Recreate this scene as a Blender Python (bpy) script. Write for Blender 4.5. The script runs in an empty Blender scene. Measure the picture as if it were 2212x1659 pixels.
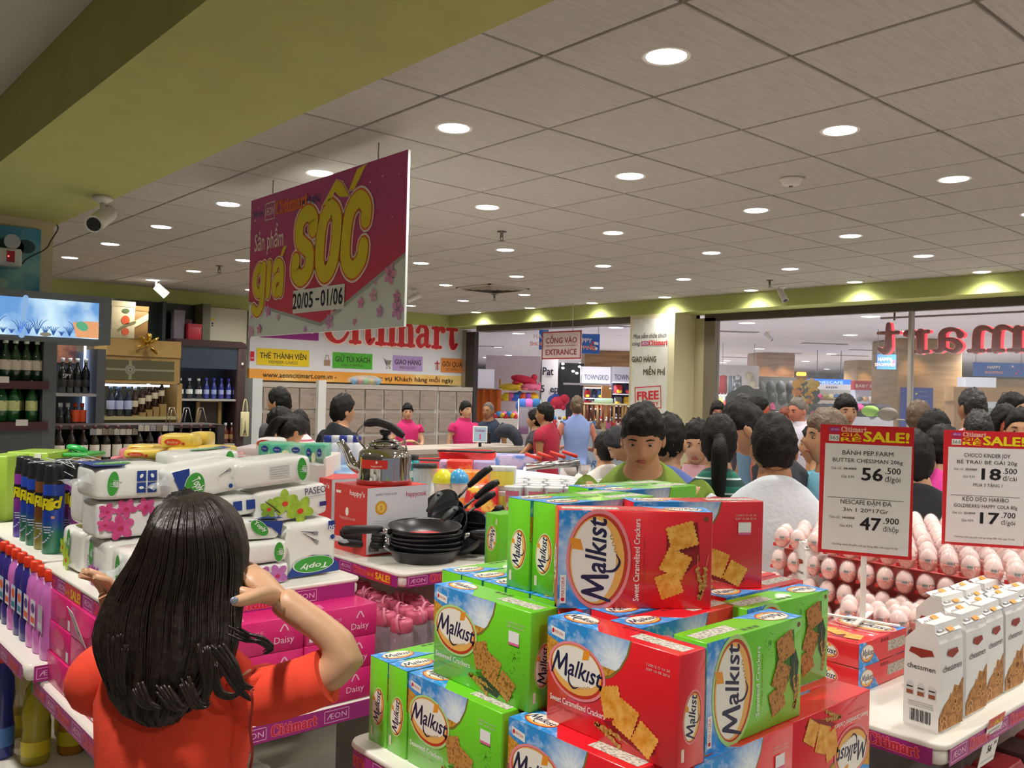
import bpy, math, random
from mathutils import Vector, Matrix, noise as mnoise
R = random.Random(7)
pi = math.pi
SC = bpy.context.scene
COL = SC.collection
# ---------------------------------------------------------------- camera (building axes: X along the locker wall, Y along the shopfront)
FPX, PITCH, ROLL, TH, EYE = 1902.7, .00749, -.02437, .72466, Vector((0, 0, 1.75))
RV = Vector((math.cos(TH), -math.sin(TH), 0)); FV = Vector((math.sin(TH), math.cos(TH), 0)); ZV = Vector((0, 0, 1))
def ray(px, py):
    x = (px - 1106) / FPX; y = -(py - 829.5) / FPX
    c, s = math.cos(ROLL), math.sin(ROLL); x, y = c * x + s * y, -s * x + c * y
    c, s = math.cos(PITCH), math.sin(PITCH)
    return RV * x + FV * (c - s * y) + ZV * (s + c * y)
def at(px, py, x=None, y=None, z=None, d=None):
    r = ray(px, py)
    t = (x / r.x) if x is not None else (y / r.y) if y is not None else ((z - EYE.z) / r.z) if z is not None else d / r.dot(FV)
    return EYE + r * t
cam = bpy.data.cameras.new('camera'); co = bpy.data.objects.new('camera', cam); COL.objects.link(co)
fw = ray(1106, 829.5).normalized(); rt = (ray(1206, 829.5) - ray(1006, 829.5)).normalized(); upv = rt.cross(fw)
mw = Matrix((rt, upv, -fw)).transposed().to_4x4(); mw.translation = EYE; co.matrix_world = mw
cam.sensor_width = 36; cam.lens = 36 * FPX / 2212; cam.clip_start = .05; cam.clip_end = 200
SC.camera = co
SC.view_settings.view_transform = 'Standard'; SC.view_settings.look = 'None'; SC.view_settings.gamma = 1
SC.view_settings.use_curve_mapping = False; SC.view_settings.exposure = 0.15
wd = bpy.data.worlds.new('world'); SC.world = wd; wd.use_nodes = True
wd.node_tree.nodes['Background'].inputs[0].default_value = (.86, .9, 1, 1); wd.node_tree.nodes['Background'].inputs[1].default_value = .22
CEIL = 2.923
LAMP_W, MALL_W = 15.0, 52.0
# ---------------------------------------------------------------- materials
def lin(h):
    h = h.lstrip('#'); c = [int(h[i:i + 2], 16) / 255 for i in (0, 2, 4)]
    return tuple(x / 12.92 if x <= .04045 else ((x + .055) / 1.055) ** 2.4 for x in c) + (1,)
_M = {}
def mt(hexc, rough=.55, metal=0, emit=0, alpha=1, trans=0, var=0, vs=30, bump=0, bs=200, coat=0, name=None, kind=None, p=None, spec=.5):
    key = (hexc, rough, metal, emit, alpha, trans, var, vs, bump, bs, coat, kind, str(p), spec)
    if key in _M: return _M[key]
    m = bpy.data.materials.new(name or 'm_' + hexc.lstrip('#')); m.use_nodes = True; nt = m.node_tree; N = nt.nodes; L = nt.links
    b = N['Principled BSDF']; b.inputs['Base Color'].default_value = lin(hexc); b.inputs['Roughness'].default_value = rough
    b.inputs['Metallic'].default_value = metal; b.inputs['Alpha'].default_value = alpha; b.inputs['Transmission Weight'].default_value = trans
    b.inputs['Coat Weight'].default_value = coat; b.inputs['Specular IOR Level'].default_value = spec
    if emit: b.inputs['Emission Color'].default_value = lin(hexc); b.inputs['Emission Strength'].default_value = emit
    tc = N.new('ShaderNodeTexCoord'); out = tc.outputs['Object']; colsock = None
    def mixc(fac, c1, c2):
        x = N.new('ShaderNodeMix'); x.data_type = 'RGBA'
        for s_, v_ in ((0, fac), (6, c1), (7, c2)):
            if isinstance(v_, bpy.types.NodeSocket): L.new(v_, x.inputs[s_])
            else: x.inputs[s_].default_value = v_ if s_ == 0 else (lin(v_) if isinstance(v_, str) else v_)
        return x.outputs[2]
    def noise(scale, detail=3, vec=out, rot=None):
        n = N.new('ShaderNodeTexNoise'); n.inputs['Scale'].default_value = scale; n.inputs['Detail'].default_value = detail; L.new(vec, n.inputs['Vector']); return n.outputs[0]
    def ramp(sock, a, b_):
        r_ = N.new('ShaderNodeMapRange'); r_.inputs[1].default_value = a; r_.inputs[2].default_value = b_; L.new(sock, r_.inputs[0]); return r_.outputs[0]
    def scaled(s3, vec=out):
        q = N.new('ShaderNodeMapping'); q.inputs['Scale'].default_value = s3; L.new(vec, q.inputs[0]); return q.outputs[0]
    if kind == 'stripes':      # p = (axis, period m, fraction, colour2[, axis3 colour3 fraction])
        sp = N.new('ShaderNodeSeparateXYZ'); L.new(out, sp.inputs[0])
        q = N.new('ShaderNodeMath'); q.operation = 'MULTIPLY'; q.inputs[1].default_value = 1 / p[1]; L.new(sp.outputs[p[0]], q.inputs[0])
        fr = N.new('ShaderNodeMath'); fr.operation = 'FRACT'; L.new(q.outputs[0], fr.inputs[0])
        g = N.new('ShaderNodeMath'); g.operation = 'LESS_THAN'; g.inputs[1].default_value = p[2]; L.new(fr.outputs[0], g.inputs[0])
        colsock = mixc(g.outputs[0], hexc, p[3])
        if len(p) > 4:
            g2 = N.new('ShaderNodeMath'); g2.operation = 'GREATER_THAN'; g2.inputs[1].default_value = p[4]; L.new(fr.outputs[0], g2.inputs[0]); colsock = mixc(g2.outputs[0], colsock, p[5])
    elif kind == 'sky':        # printed sky with a sunburst; UV in metres, p = (sun u, sun v, radius)
        uv = N.new('ShaderNodeUVMap'); sb = N.new('ShaderNodeVectorMath'); sb.operation = 'SUBTRACT'; sb.inputs[1].default_value = (p[0], p[1], 0); L.new(uv.outputs[0], sb.inputs[0])
        ln = N.new('ShaderNodeVectorMath'); ln.operation = 'LENGTH'; L.new(sb.outputs[0], ln.inputs[0])
        gr = N.new('ShaderNodeTexGradient'); gr.gradient_type = 'RADIAL'; L.new(sb.outputs[0], gr.inputs[0])
        ws = N.new('ShaderNodeMath'); ws.operation = 'MULTIPLY'; ws.inputs[1].default_value = 90; L.new(gr.outputs[0], ws.inputs[0])
        sn = N.new('ShaderNodeMath'); sn.operation = 'SINE'; L.new(ws.outputs[0], sn.inputs[0])
        ra = N.new('ShaderNodeMath'); ra.operation = 'MULTIPLY_ADD'; ra.inputs[1].default_value = .003; L.new(sn.outputs[0], ra.inputs[0]); L.new(ln.outputs['Value'], ra.inputs[2])
        colsock = mixc(ramp(ra.outputs[0], p[2] * .12, p[2]), '#f4fbff', hexc)
        colsock = mixc(ramp(noise(60, 3, uv.outputs[0]), .5, .8), colsock, '#dcefff')
    elif kind == 'mottle':     # p = (colour2, scale, lo, hi[, xyz stretch])
        v = scaled(p[4]) if len(p) > 4 else out
        colsock = mixc(ramp(noise(p[1], 4, v), p[2], p[3]), hexc, p[0])
    elif kind == 'voro':       # p = (colour2, scale, lo, hi)
        vn = N.new('ShaderNodeTexVoronoi'); vn.inputs['Scale'].default_value = p[1]; L.new(out, vn.inputs['Vector'])
        colsock = mixc(ramp(vn.outputs['Distance'], p[2], p[3]), hexc, p[0])
    elif kind == 'grad':       # p = (colour2, axis, lo, hi) printed gradient along an object axis
        sp = N.new('ShaderNodeSeparateXYZ'); L.new(out, sp.inputs[0]); colsock = mixc(ramp(sp.outputs[p[1]], p[2], p[3]), hexc, p[0])
    if var:
        x = noise(vs, 4); base = colsock
        d = mixc(ramp(x, .3, .7), tuple(c * (1 - var) for c in lin(hexc)[:3]) + (1,), tuple(min(1, c * (1 + var)) for c in lin(hexc)[:3]) + (1,))
        if base is None: colsock = d
    if colsock is not None: L.new(colsock, b.inputs['Base Color'])
    if colsock is not None and emit: L.new(colsock, b.inputs['Emission Color'])
    if bump:
        bp = N.new('ShaderNodeBump'); bp.inputs['Strength'].default_value = bump; bp.inputs['Distance'].default_value = .01
        L.new(noise(bs, 3), bp.inputs['Height']); L.new(bp.outputs[0], b.inputs['Normal'])
    _M[key] = m; return m
# ---------------------------------------------------------------- mesh builder
class MB:
    def __init__(s, M=None): s.v = []; s.f = []; s.m = []; s.s = []; s.ms = []; s.uv = {}; s.M = M
    def mi(s, m):
        if m not in s.ms: s.ms.append(m)
        return s.ms.index(m)
    def add(s, vs, fs, m, smooth=False, M=None):
        n = len(s.v); T = M or s.M
        s.v += [tuple(T @ Vector(p)) for p in vs] if T else [tuple(p) for p in vs]
        k = s.mi(m)
        for f in fs: s.f.append([i + n for i in f]); s.m.append(k); s.s.append(smooth)
        return n
    def box(s, a, b, m, M=None):
        x0, y0, z0 = a; x1, y1, z1 = b
        s.add([(x0, y0, z0), (x1, y0, z0), (x1, y1, z0), (x0, y1, z0), (x0, y0, z1), (x1, y0, z1), (x1, y1, z1), (x0, y1, z1)],
              [(0, 3, 2, 1), (4, 5, 6, 7), (0, 1, 5, 4), (1, 2, 6, 5), (2, 3, 7, 6), (3, 0, 4, 7)], m, M=M); return s
    def rbox(s, a, b, m, r=.01, M=None, k=3):     # box with rounded vertical edges and slightly eased top
        x0, y0, z0 = a; x1, y1, z1 = b; ring = []
        for cx, cy, t0 in ((x1 - r, y1 - r, 0), (x0 + r, y1 - r, 90), (x0 + r, y0 + r, 180), (x1 - r, y0 + r, 270)):
            for i in range(k + 1):
                t = math.radians(t0 + 90 * i / k); ring.append((cx, cy, math.cos(t), math.sin(t)))
        e = min(r, (z1 - z0) * .3); rows = []
        for z, q in ((z0, r - e * .6), (z0 + e, r), (z1 - e, r), (z1, r - e * .6)): rows.append([(cx + c * q, cy + w * q, z) for cx, cy, c, w in ring])
        s.loft(rows, m, M=M); return s
    def loft(s, rows, m, smooth=True, caps=True, M=None, closed=True):
        n = len(rows[0]); vs = [p for r_ in rows for p in r_]; fs = []
        for i in range(len(rows) - 1):
            for j in range(n if closed else n - 1):
                k = (j + 1) % n; fs.append((i * n + j, i * n + k, (i + 1) * n + k, (i + 1) * n + j))
        s.add(vs, fs, m, smooth, M)
        if caps:
            N0 = len(s.v) - len(vs); k = s.mi(m)
            s.f.append([N0 + j for j in reversed(range(n))]); s.m.append(k); s.s.append(False)
            s.f.append([N0 + (len(rows) - 1) * n + j for j in range(n)]); s.m.append(k); s.s.append(False)
        return s
    def lathe(s, prof, m, seg=16, c=(0, 0, 0), M=None, smooth=True, caps=True, sx=1, sy=1, ph=0):
        rows = [[(c[0] + r * sx * math.cos(2 * pi * j / seg + ph), c[1] + r * sy * math.sin(2 * pi * j / seg + ph), c[2] + z) for j in range(seg)] for r, z in prof]
        return s.loft(rows, m, smooth, caps, M)
    def ell(s, c, r, m, seg=14, M=None, rings=8):
        prof = [(max(.002, math.sin(pi * i / rings)), -math.cos(pi * i / rings)) for i in range(rings + 1)]
        rows = [[(c[0] + r[0] * q * math.cos(2 * pi * j / seg), c[1] + r[1] * q * math.sin(2 * pi * j / seg), c[2] + r[2] * h) for j in range(seg)] for q, h in prof]
        return s.loft(rows, m, True, True, M)
    def tube(s, pts, r, m, seg=8, M=None, caps=True, flat=None, smooth=True):
        pts = [Vector(p) for p in pts]; n = len(pts); rr = [lerp_list(list(r), i / (n - 1)) for i in range(n)] if isinstance(r, (list, tuple)) else [r] * n; rows = []; prev = None
        for i, p in enumerate(pts):
            t = (pts[min(i + 1, n - 1)] - pts[max(i - 1, 0)]).normalized()
            if prev is None: a = t.cross(Vector((0, 0, 1)) if abs(t.z) < .9 else Vector((1, 0, 0))).normalized()
            else: a = (prev - t * prev.dot(t)).normalized()
            prev = a; b = t.cross(a); fl = flat or 1
            rows.append([p + a * (math.cos(2 * pi * j / seg) * rr[i]) + b * (math.sin(2 * pi * j / seg) * rr[i] * fl) for j in range(seg)])
        return s.loft(rows, m, smooth, caps, M)
    # flat print on a frame fr = (origin, u, v, eps)
    def fp(s, fr, pts, m, layer=1):
        o, u, v, e = fr; n = u.cross(v)
        i0 = s.add([o + u * a + v * b + n * (e * layer) for a, b in pts], [tuple(range(len(pts)))], m)
        for i, (a, b) in enumerate(pts): s.uv[i0 + i] = (a, b)
        return s
    def fr_(s, fr, x0, y0, x1, y1, m, layer=1): return s.fp(fr, [(x0, y0), (x1, y0), (x1, y1), (x0, y1)], m, layer)
    def fe(s, fr, cx, cy, rx, ry, m, layer=1, rot=0, n=28, a0=0, a1=360):
        c, w = math.cos(rot), math.sin(rot); pts = []
        for i in range(n if a1 - a0 >= 360 else n + 1):
            t = math.radians(a0 + (a1 - a0) * i / n); x, y = rx * math.cos(t), ry * math.sin(t); pts.append((cx + c * x - w * y, cy + w * x + c * y))
        return s.fp(fr, pts, m, layer)
    def ft(s, fr, txt, x, y, size, m, layer=2, bold=0, shear=0, sx=1, align='C', rot=0, sp=1, h=None, w=None):
        vs, fs, wd_ = text2d(txt, bold, shear, sp)
        k = size
        if w: sx = w / (wd_ * k)
        x0 = {'C': -wd_ / 2, 'L': 0, 'R': -wd_}[align]; c, q = math.cos(rot), math.sin(rot); o, u, v, e = fr; n = u.cross(v); P = []
        for a, b, j in vs:
            a = (a + x0) * k * sx; b = b * k; P.append(o + u * (x + c * a - q * b) + v * (y + q * a + c * b) + n * (e * (layer + j * .02)))
        s.add(P, fs, m); return s
    def stroke(s, fr, pts, wds, m, layer=2, n=6, rnd=True):
        P = catmull(pts, n); k = len(P); W = [lerp_list(wds, i / (k - 1)) for i in range(k)]; Lf = []; Rt = []
        for i, (x, y) in enumerate(P):
            a, b = P[max(0, i - 1)], P[min(k - 1, i + 1)]; dx, dy = b[0] - a[0], b[1] - a[1]; l = math.hypot(dx, dy) or 1; nx, ny = -dy / l, dx / l; h = W[i] / 2
            Lf.append((x + nx * h, y + ny * h)); Rt.append((x - nx * h, y - ny * h))
        o, u, v, e = fr; nn = u.cross(v); Q = [o + u * a + v * b + nn * (e * layer) for a, b in Lf + Rt]
        s.add(Q, [(i, i + k, i + k + 1, i + 1) for i in range(k - 1)], m)
        if rnd:
            for j in (0, k - 1): s.fe(fr, P[j][0], P[j][1], W[j] / 2, W[j] / 2, m, layer + .012 * (1 if j else 2), n=10)
        return s
    def build(s, name, parent=None, world=False, loc=None):
        me = bpy.data.meshes.new(name); me.from_pydata(s.v, [], s.f)
        for m in s.ms: me.materials.append(m)
        me.polygons.foreach_set('material_index', s.m); me.polygons.foreach_set('use_smooth', s.s)
        if s.uv:
            ul = me.uv_layers.new(name='UVMap')
            for lp in me.loops:
                q = s.uv.get(lp.vertex_index)
                if q: ul.data[lp.index].uv = q
        o = bpy.data.objects.new(name, me); COL.objects.link(o)
        if world and parent is not None: me.transform(wmat(parent).inverted())
        if loc is not None: me.transform(Matrix.Translation(-Vector(loc))); o.location = loc
        if parent is not None: o.parent = parent
        me.update(); return o
def wmat(o):
    m = Matrix.LocRotScale(o.location, o.rotation_euler, o.scale)
    return wmat(o.parent) @ m if o.parent else m
def catmull(pts, n):
    if len(pts) < 3: return [(pts[0][0] + (pts[1][0] - pts[0][0]) * t / n, pts[0][1] + (pts[1][1] - pts[0][1]) * t / n) for t in range(n + 1)]
    out = []; q = [pts[0]] + list(pts) + [pts[-1]]; dim = len(pts[0])
    for i in range(1, len(q) - 2):
        for j in range(n):
            t = j / n; out.append(tuple(.5 * ((2 * q[i][a]) + (-q[i - 1][a] + q[i + 1][a]) * t + (2 * q[i - 1][a] - 5 * q[i][a] + 4 * q[i + 1][a] - q[i + 2][a]) * t * t + (-q[i - 1][a] + 3 * q[i][a] - 3 * q[i + 1][a] + q[i + 2][a]) * t ** 3) for a in range(dim)))
    out.append(tuple(pts[-1])); return out
def lerp_list(l, t):
    if not isinstance(l, (list, tuple)): return l
    k = t * (len(l) - 1); i = min(int(k), len(l) - 2); return l[i] + (l[i + 1] - l[i]) * (k - i)
_T = {}
def text2d(txt, bold=0, shear=0, sp=1):
    txt = txt.replace('Đ', 'Ð')
    key = (txt, bold, shear, sp)
    if key not in _T:
        c = bpy.data.curves.new('t', 'FONT'); c.body = txt; c.offset = 0; c.shear = shear; c.space_character = sp; c.resolution_u = 2; c.fill_mode = 'FRONT'
        o = bpy.data.objects.new('t', c); me = o.to_mesh(); vs = [(v.co.x, v.co.y) for v in me.vertices]; fs = [tuple(p.vertices) for p in me.polygons]
        w = max([a for a, b in vs] or [1]); x0 = min([a for a, b in vs] or [0]); vs = [(a - x0, b) for a, b in vs]
        if bold:
            n_ = len(vs); b_ = bold * .8; V = []; F = []
            for j, (dx, dy) in enumerate(((0, 0), (b_, b_ * .5), (-b_, -b_ * .5), (b_ * .6, -b_ * .8), (-b_ * .6, b_ * .8))): V += [(a + dx, b + dy, j) for a, b in vs]; F += [tuple(i + j * n_ for i in f) for f in fs]
            vs, fs = V, F
        else: vs = [(a, b, 0) for a, b in vs]
        o.to_mesh_clear(); bpy.data.objects.remove(o); bpy.data.curves.remove(c); _T[key] = (vs, fs, w - x0)
    return _T[key]
def FR(o, u, v=(0, 0, 1), e=.0004): return (Vector(o), Vector(u).normalized(), Vector(v).normalized(), e)
# ---------------------------------------------------------------- things
def tag(o, label=None, cat=None, group=None, kind=None):
    if label: o['label'] = label
    if cat: o['category'] = cat
    if group: o['group'] = group
    if kind: o['kind'] = kind
    return o
def thing(name, label, cat, loc=(0, 0, 0), rz=0, group=None):
    o = bpy.data.objects.new(name, None); COL.objects.link(o); o.location = loc; o.rotation_euler = (0, 0, rz); o.empty_display_size = .05
    return tag(o, label, cat, group)
def dup(o, loc=None, rz=None, label=None, group=None, parent=None, scale=None):
    c = o.copy(); COL.objects.link(c)
    if parent is not None: c.parent = parent
    if loc is not None: c.location = loc
    if rz is not None: c.rotation_euler = (0, 0, rz) if not isinstance(rz, (tuple, list)) else rz
    if scale: c.scale = (scale,) * 3 if not isinstance(scale, tuple) else scale
    if label: c['label'] = label
    if group: c['group'] = group
    for ch in list(o.children): dup(ch, parent=c)
    return c
def struct(name, mb, parent=None):
    o = mb.build(name, parent); o['kind'] = 'structure'; return o
def ordn(i): return ['first', 'second', 'third', 'fourth', 'fifth', 'sixth', 'seventh', 'eighth', 'ninth', 'tenth', 'eleventh', 'twelfth', 'thirteenth', 'fourteenth', 'fifteenth', 'sixteenth', 'seventeenth', 'eighteenth', 'nineteenth', 'twentieth', 'twenty-first', 'twenty-second', 'twenty-third', 'twenty-fourth', 'twenty-fifth', 'twenty-sixth'][i]
# the rounded slab-serif shop lettering, drawn stroke by stroke
GL = {
    'C': (.86, [([(.78, .72), (.62, .93), (.4, .95), (.17, .8), (.13, .5), (.18, .2), (.42, .04), (.66, .1), (.82, .3)], [.16, .1, .1, .2, .24, .2, .1, .1, .09]), ([(.78, .95), (.78, .68)], .09), ([(.74, .74), (.78, .7)], .16)]),
    'i': (.42, [([(.22, .62), (.22, .08)], .2), ([(.06, .62), (.2, .62)], .1), ([(.05, .06), (.39, .06)], .1), ([(.21, .88), (.23, .88)], .2)]),
    't': (.5, [([(.25, .86), (.25, .24), (.32, .08), (.46, .18)], [.12, .2, .18, .09]), ([(.05, .62), (.45, .62)], .1)]),
    'm': (1.06, [([(.2, .6), (.2, .08)], .19), ([(.05, .62), (.2, .62)], .1), ([(.05, .06), (.34, .06)], .1), ([(.22, .5), (.4, .66), (.54, .58), (.56, .08)], [.06, .12, .19, .19]), ([(.44, .06), (.69, .06)], .1), ([(.58, .5), (.74, .66), (.89, .58), (.91, .08)], [.06, .12, .19, .19]), ([(.78, .06), (1.04, .06)], .1)]),
    'a': (.66, [([(.12, .5), (.2, .63), (.36, .65), (.46, .52), (.46, .16), (.54, .07), (.62, .1)], [.17, .1, .12, .18, .18, .12, .07]), ([(.44, .4), (.24, .36), (.14, .2), (.24, .05), (.44, .16)], [.08, .12, .18, .12, .06])]),
    'r': (.58, [([(.2, .6), (.2, .08)], .19), ([(.05, .62), (.2, .62)], .1), ([(.05, .06), (.38, .06)], .1), ([(.22, .46), (.34, .62), (.46, .58)], [.06, .12, .2])]),
}
def citi(mb, fr, txt, x, y, h, m, layer=2, extra=0, mirror=False):
    cx = x; fr = (fr[0], fr[1], fr[2], fr[3])
    kk = 0
    for ch in txt:
        w, st = GL[ch]
        for pts, wd_ in st:
            kk += 1; L_ = layer + .035 * kk
            W = [q * h + extra for q in wd_] if isinstance(wd_, list) else wd_ * h + extra
            mb.stroke(fr, [(cx + a * h * .92, y + b * h) for a, b in pts], W, m, L_, n=4)
        cx += w * h * .92
    return cx
HV = {'s': [(.92, .70), (.88, .84), (.5, .93), (.16, .82), (.2, .6), (.5, .5), (.82, .4), (.86, .18), (.5, .07), (.12, .16), (.1, .32)], 'o': [(.5, .92), (.14, .75), (.14, .25), (.5, .07), (.86, .25), (.86, .75), (.5, .92), (.4, .91)], 'c': [(.88, .66), (.84, .82), (.5, .93), (.14, .75), (.14, .25), (.5, .07), (.84, .18), (.88, .34)],
    'g1': [(.8, .75), (.5, .96), (.16, .8), (.16, .5), (.5, .32), (.8, .5)], 'g2': [(.84, .98), (.84, .1), (.5, -.12), (.12, -.02)], 'i': [(.5, .98), (.5, .28)], 'a1': [(.14, .84), (.4, .98), (.8, .84), (.82, .28)], 'a2': [(.8, .62), (.4, .64), (.16, .46), (.4, .28), (.8, .42)]}
def heavy(mb, fr, keys, x, y, w, h, sh, wd_, passes):
    for ex, m, L in passes:
        for j, k_ in enumerate(keys): mb.stroke(fr, [(x + a * w + b * h * sh, y + b * h) for a, b in HV[k_]], wd_ + ex, m, L + .06 * j, 7, True)
CITI_W = sum(GL[c][0] for c in 'Citimart') * .92
def aeon(mb, fr, x, y, w, h, box, txt, layer=2, outline=False):
    if outline:
        t = h * .05
        for a, b, c, d in ((x, y, x + w, y + t), (x, y + h - t, x + w, y + h), (x, y, x + t, y + h), (x + w - t, y, x + w, y + h)): mb.fr_(fr, a, b, c, d, txt, layer)
    else: mb.fr_(fr, x, y, x + w, y + h, box, layer)
    mb.ft(fr, 'ÆON', x + w / 2, y + h * .27, h * .66, txt, layer + 1, w=w * .8)
WHITE = mt('#f2f0ea', .4); BLACK = mt('#15151a', .5); RED = mt('#d41f2c', .4)
# ================================================================ structure
GRN = mt('#a2a45c', .7, var=.04, vs=6); GRNW = mt('#a8b268', .75, var=.04, vs=5); CEILW = mt('#cdc6bd', .85, var=.05, vs=3, bump=.15, bs=60)
TILE = mt('#b4b0ab', .9, kind='mottle', p=('#a8a49e', 6, .4, .7, (1, 12, 1))); GRID = mt('#857c72', .8)
s = MB(); s.box((-6, -5, -.1), (9.06, 12, 0), mt('#a8a298', .3, kind='mottle', p=('#98907f', 2, .3, .8))); fl = struct('floor', s); s = MB(); s.box((9.06, -6, -.1), (42, 36, 0), mt('#dedad4', .3)); s.box((8, 12, -.1), (9.06, 36, 0), mt('#dedad4', .3)); struct('floor', s)
s = MB(); s.box((1.0, -4.5, CEIL + .012), (8.8, 11.6, CEIL + .1), GRID); ceil = struct('ceiling', s)
U0, V0, SPC = 2.402, 1.947, 1.2025
LU = [U0 + SPC * i for i in range(6)]; LV = [V0 + SPC * j for j in range(-4, 8)]
tm = MB(); h_ = SPC / 4; g = .007
tm.loft([[(a * (h_ - g - q), b * (h_ - g - q), z) for a, b in ((-1, -1), (1, -1), (1, 1), (-1, 1))] for q, z in ((.002, 0), (0, .004), (0, .012))], TILE, False)
first = None
for i in range(-1, 11):
    for j in range(-9, 17):
        x = U0 + SPC / 2 * i; y = V0 + SPC / 2 * j
        if x > 8.6 or y > 11.45 or y < -3.4: continue
        if abs(x - 4.21) < .01 and False: continue
        if first is None: first = tm.build('ceiling_tile', ceil); o = first
        else: o = first.copy(); COL.objects.link(o)
        o.location = (x, y, CEIL + R.uniform(-.0006, .0006)); o.rotation_euler = (R.uniform(-.001, .001), R.uniform(-.001, .001), 0)
s = MB(); s.box((-6, -5, 3.0), (.95, 11.6, 3.1), mt('#b9b5a9', .8, var=.05, vs=2)); struct('ceiling', s)
s = MB(); s.box((.86, -4.5, 2.70), (1.474, 5.98, 3.02), GRN); struct('beam', s)
# store walls
s = MB(); s.box((1.0, 11.2, 2.75), (8.60, 11.75, CEIL + .02), GRNW); struct('trim_1', s)
s = MB(); s.box((-6, 11.5, 0), (9.05, 11.75, 2.75), mt('#c9c3b4', .8, var=.04, vs=3)); struct('wall_back', s)
s = MB(); s.box((-6.1, -5, 0), (-6, 11.75, 3.1), mt('#c9c3b4', .8)); struct('wall_left', s)
s = MB(); s.box((8.56, -4.5, 2.745), (9.06, 11.2, CEIL + .2), GRNW); struct('trim_2', s)
s = MB(); s.box((8.56, 11.2, 2.745), (9.06, 11.5, CEIL + .2), GRNW); struct('trim_3', s)
s = MB(); s.box((8.56, 6.71, 0), (9.06, 7.42, 2.745), mt('#cfc9a2', .7, var=.03, vs=4)); pil = struct('pillar', s)
s = MB(); s.box((.45, 5.82, 0), (1.43, 6.4, 3.05), mt('#c2b695', .75, var=.04, vs=4)); pil2 = struct('pillar', s)
# shopfront frame and glass
ALU = mt('#8d8578', .4, metal=.6); DARK = mt('#2c2b2b', .5)
GLASS = mt('#dfe8ea', .02, alpha=.07, spec=.5)
win = thing('window_1', None, None, (9.0, 0, 0)); win['kind'] = 'structure'
def wf(a, b, m=ALU, nm='window_frame'): q = MB(); q.box(a, b, m); return q.build(nm, win, world=True)
wf((8.95, 6.40, 0), (9.05, 6.56, 2.7)); wf((8.96, 6.56, 0), (9.04, 6.71, 2.7), mt('#b9b08f', .6)); wf((8.95, -4.5, 2.66), (9.05, 6.56, 2.745), mt('#4d4944', .5)); wf((8.95, -4.5, 0), (9.05, 6.40, .12))
wf((8.95, 1.6, .12), (9.05, 1.7, 2.66)); wf((8.96, 4.02, .12), (9.04, 4.05, 2.66), mt('#a9a49b', .3), 'mullion')
for a, b in ((1.7, 4.02), (4.05, 6.40), (-4.5, 1.6)): q = MB(); q.box((8.995, a, .12), (9.005, b, 2.66), GLASS); q.build('window_pane', win, world=True)
dr = thing('door_1', None, None, (8.8, 9, 0)); dr['kind'] = 'structure'
def df(a, b, m, nm='door_frame'): q = MB(); q.box(a, b, m); return q.build(nm, dr, world=True)
df((8.7, 7.42, 2.66), (8.95, 10.7, 2.745), mt('#55504a', .5)); df((8.95, 11.24, 0), (9.03, 11.36, 2.72), mt('#a9a398', .4, metal=.5))
df((8.9, 10.98, 0), (8.98, 11.2, 2.68), DARK, 'door_panel')
# purple lettered panel in the recess beside the pillar
s = MB(); ya, yb = 7.03, 6.70; s.box((8.985, 6.71, .3), (9.06, 7.42, 2.745), mt('#9a9270', .7)); s.build('recess_panel', pil, world=False); 
PUR = mt('#6d4b62', .5, kind='grad', p=('#8a5070', 2, 2.7, .6)); s = MB(); o0 = at(1484, 690, x=8.97)
s.box((8.962, 6.72, .2), (8.972, 7.03, 2.70), PUR); LP = mt('#a58aa0', .5); fr = FR((8.961, 7.03, 0), (0, -1, 0))
for k, (cx, cz, r_) in enumerate(((.16, 2.6, .1), (.16, 2.62, .06), (.05, 2.6, .035), (.27, 1.45, .04), (.27, 1.6, .03), (.24, 1.05, .04))): 
    for a in range(0, 360, 15):
        t = math.radians(a); t2 = math.radians(a + 15)
        if cz + r_ * math.sin(t) < 2.69: s.fp(fr, [(cx + r_ * math.cos(t), cz + r_ * math.sin(t)), (cx + (r_ - .004) * math.cos(t), cz + (r_ - .004) * math.sin(t)), (cx + (r_ - .004) * math.cos(t2), cz + (r_ - .004) * math.sin(t2)), (cx + r_ * math.cos(t2), cz + r_ * math.sin(t2))], LP, 1)
for z in (2.25, 1.75, 1.25, .95): s.ft(fr, 'Citimart', .2, z, .055, LP, 1, bold=.02)
tag(s.build('purple_panel'), 'narrow purple printed panel in the recess beside the poster pillar', 'panel')
# ================================================================ downlights
LENS = mt('#fffaf2', .5, emit=9.0, name='lamp_lens'); TRIM = mt('#e8e6e0', .35); LENSC = mt('#f2f5ff', .5, emit=9.0, name='lamp_lens_cool'); LENSW = mt('#ffe9c8', .5, emit=9.0, name='lamp_lens_warm')
def downlight(name, lens, r_=.07):
    t = thing(name, None, None)
    q = MB(); q.lathe([(r_, .004), (r_ + .012, -.004), (r_ + .016, 0), (r_ + .016, .012)], TRIM, 20, caps=False); q.build('trim_ring', t)
    q = MB(); q.lathe([(r_, -.002), (r_, .001)], lens, 20); q.build('lens', t); return t
def spot(p, w, col=(1, .95, .88), size=140, blend=.8, rad=.06):
    l = bpy.data.lights.new('lamp', 'SPOT'); l.energy = w; l.color = col; l.spot_size = math.radians(size); l.spot_blend = blend; l.shadow_soft_size = rad
    o = bpy.data.objects.new('lamp', l); COL.objects.link(o); o.location = p; return o
proto = {k: downlight('ceiling_downlight', v) for k, v in (('n', LENS), ('c', LENSC), ('w', LENSW))}
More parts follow.
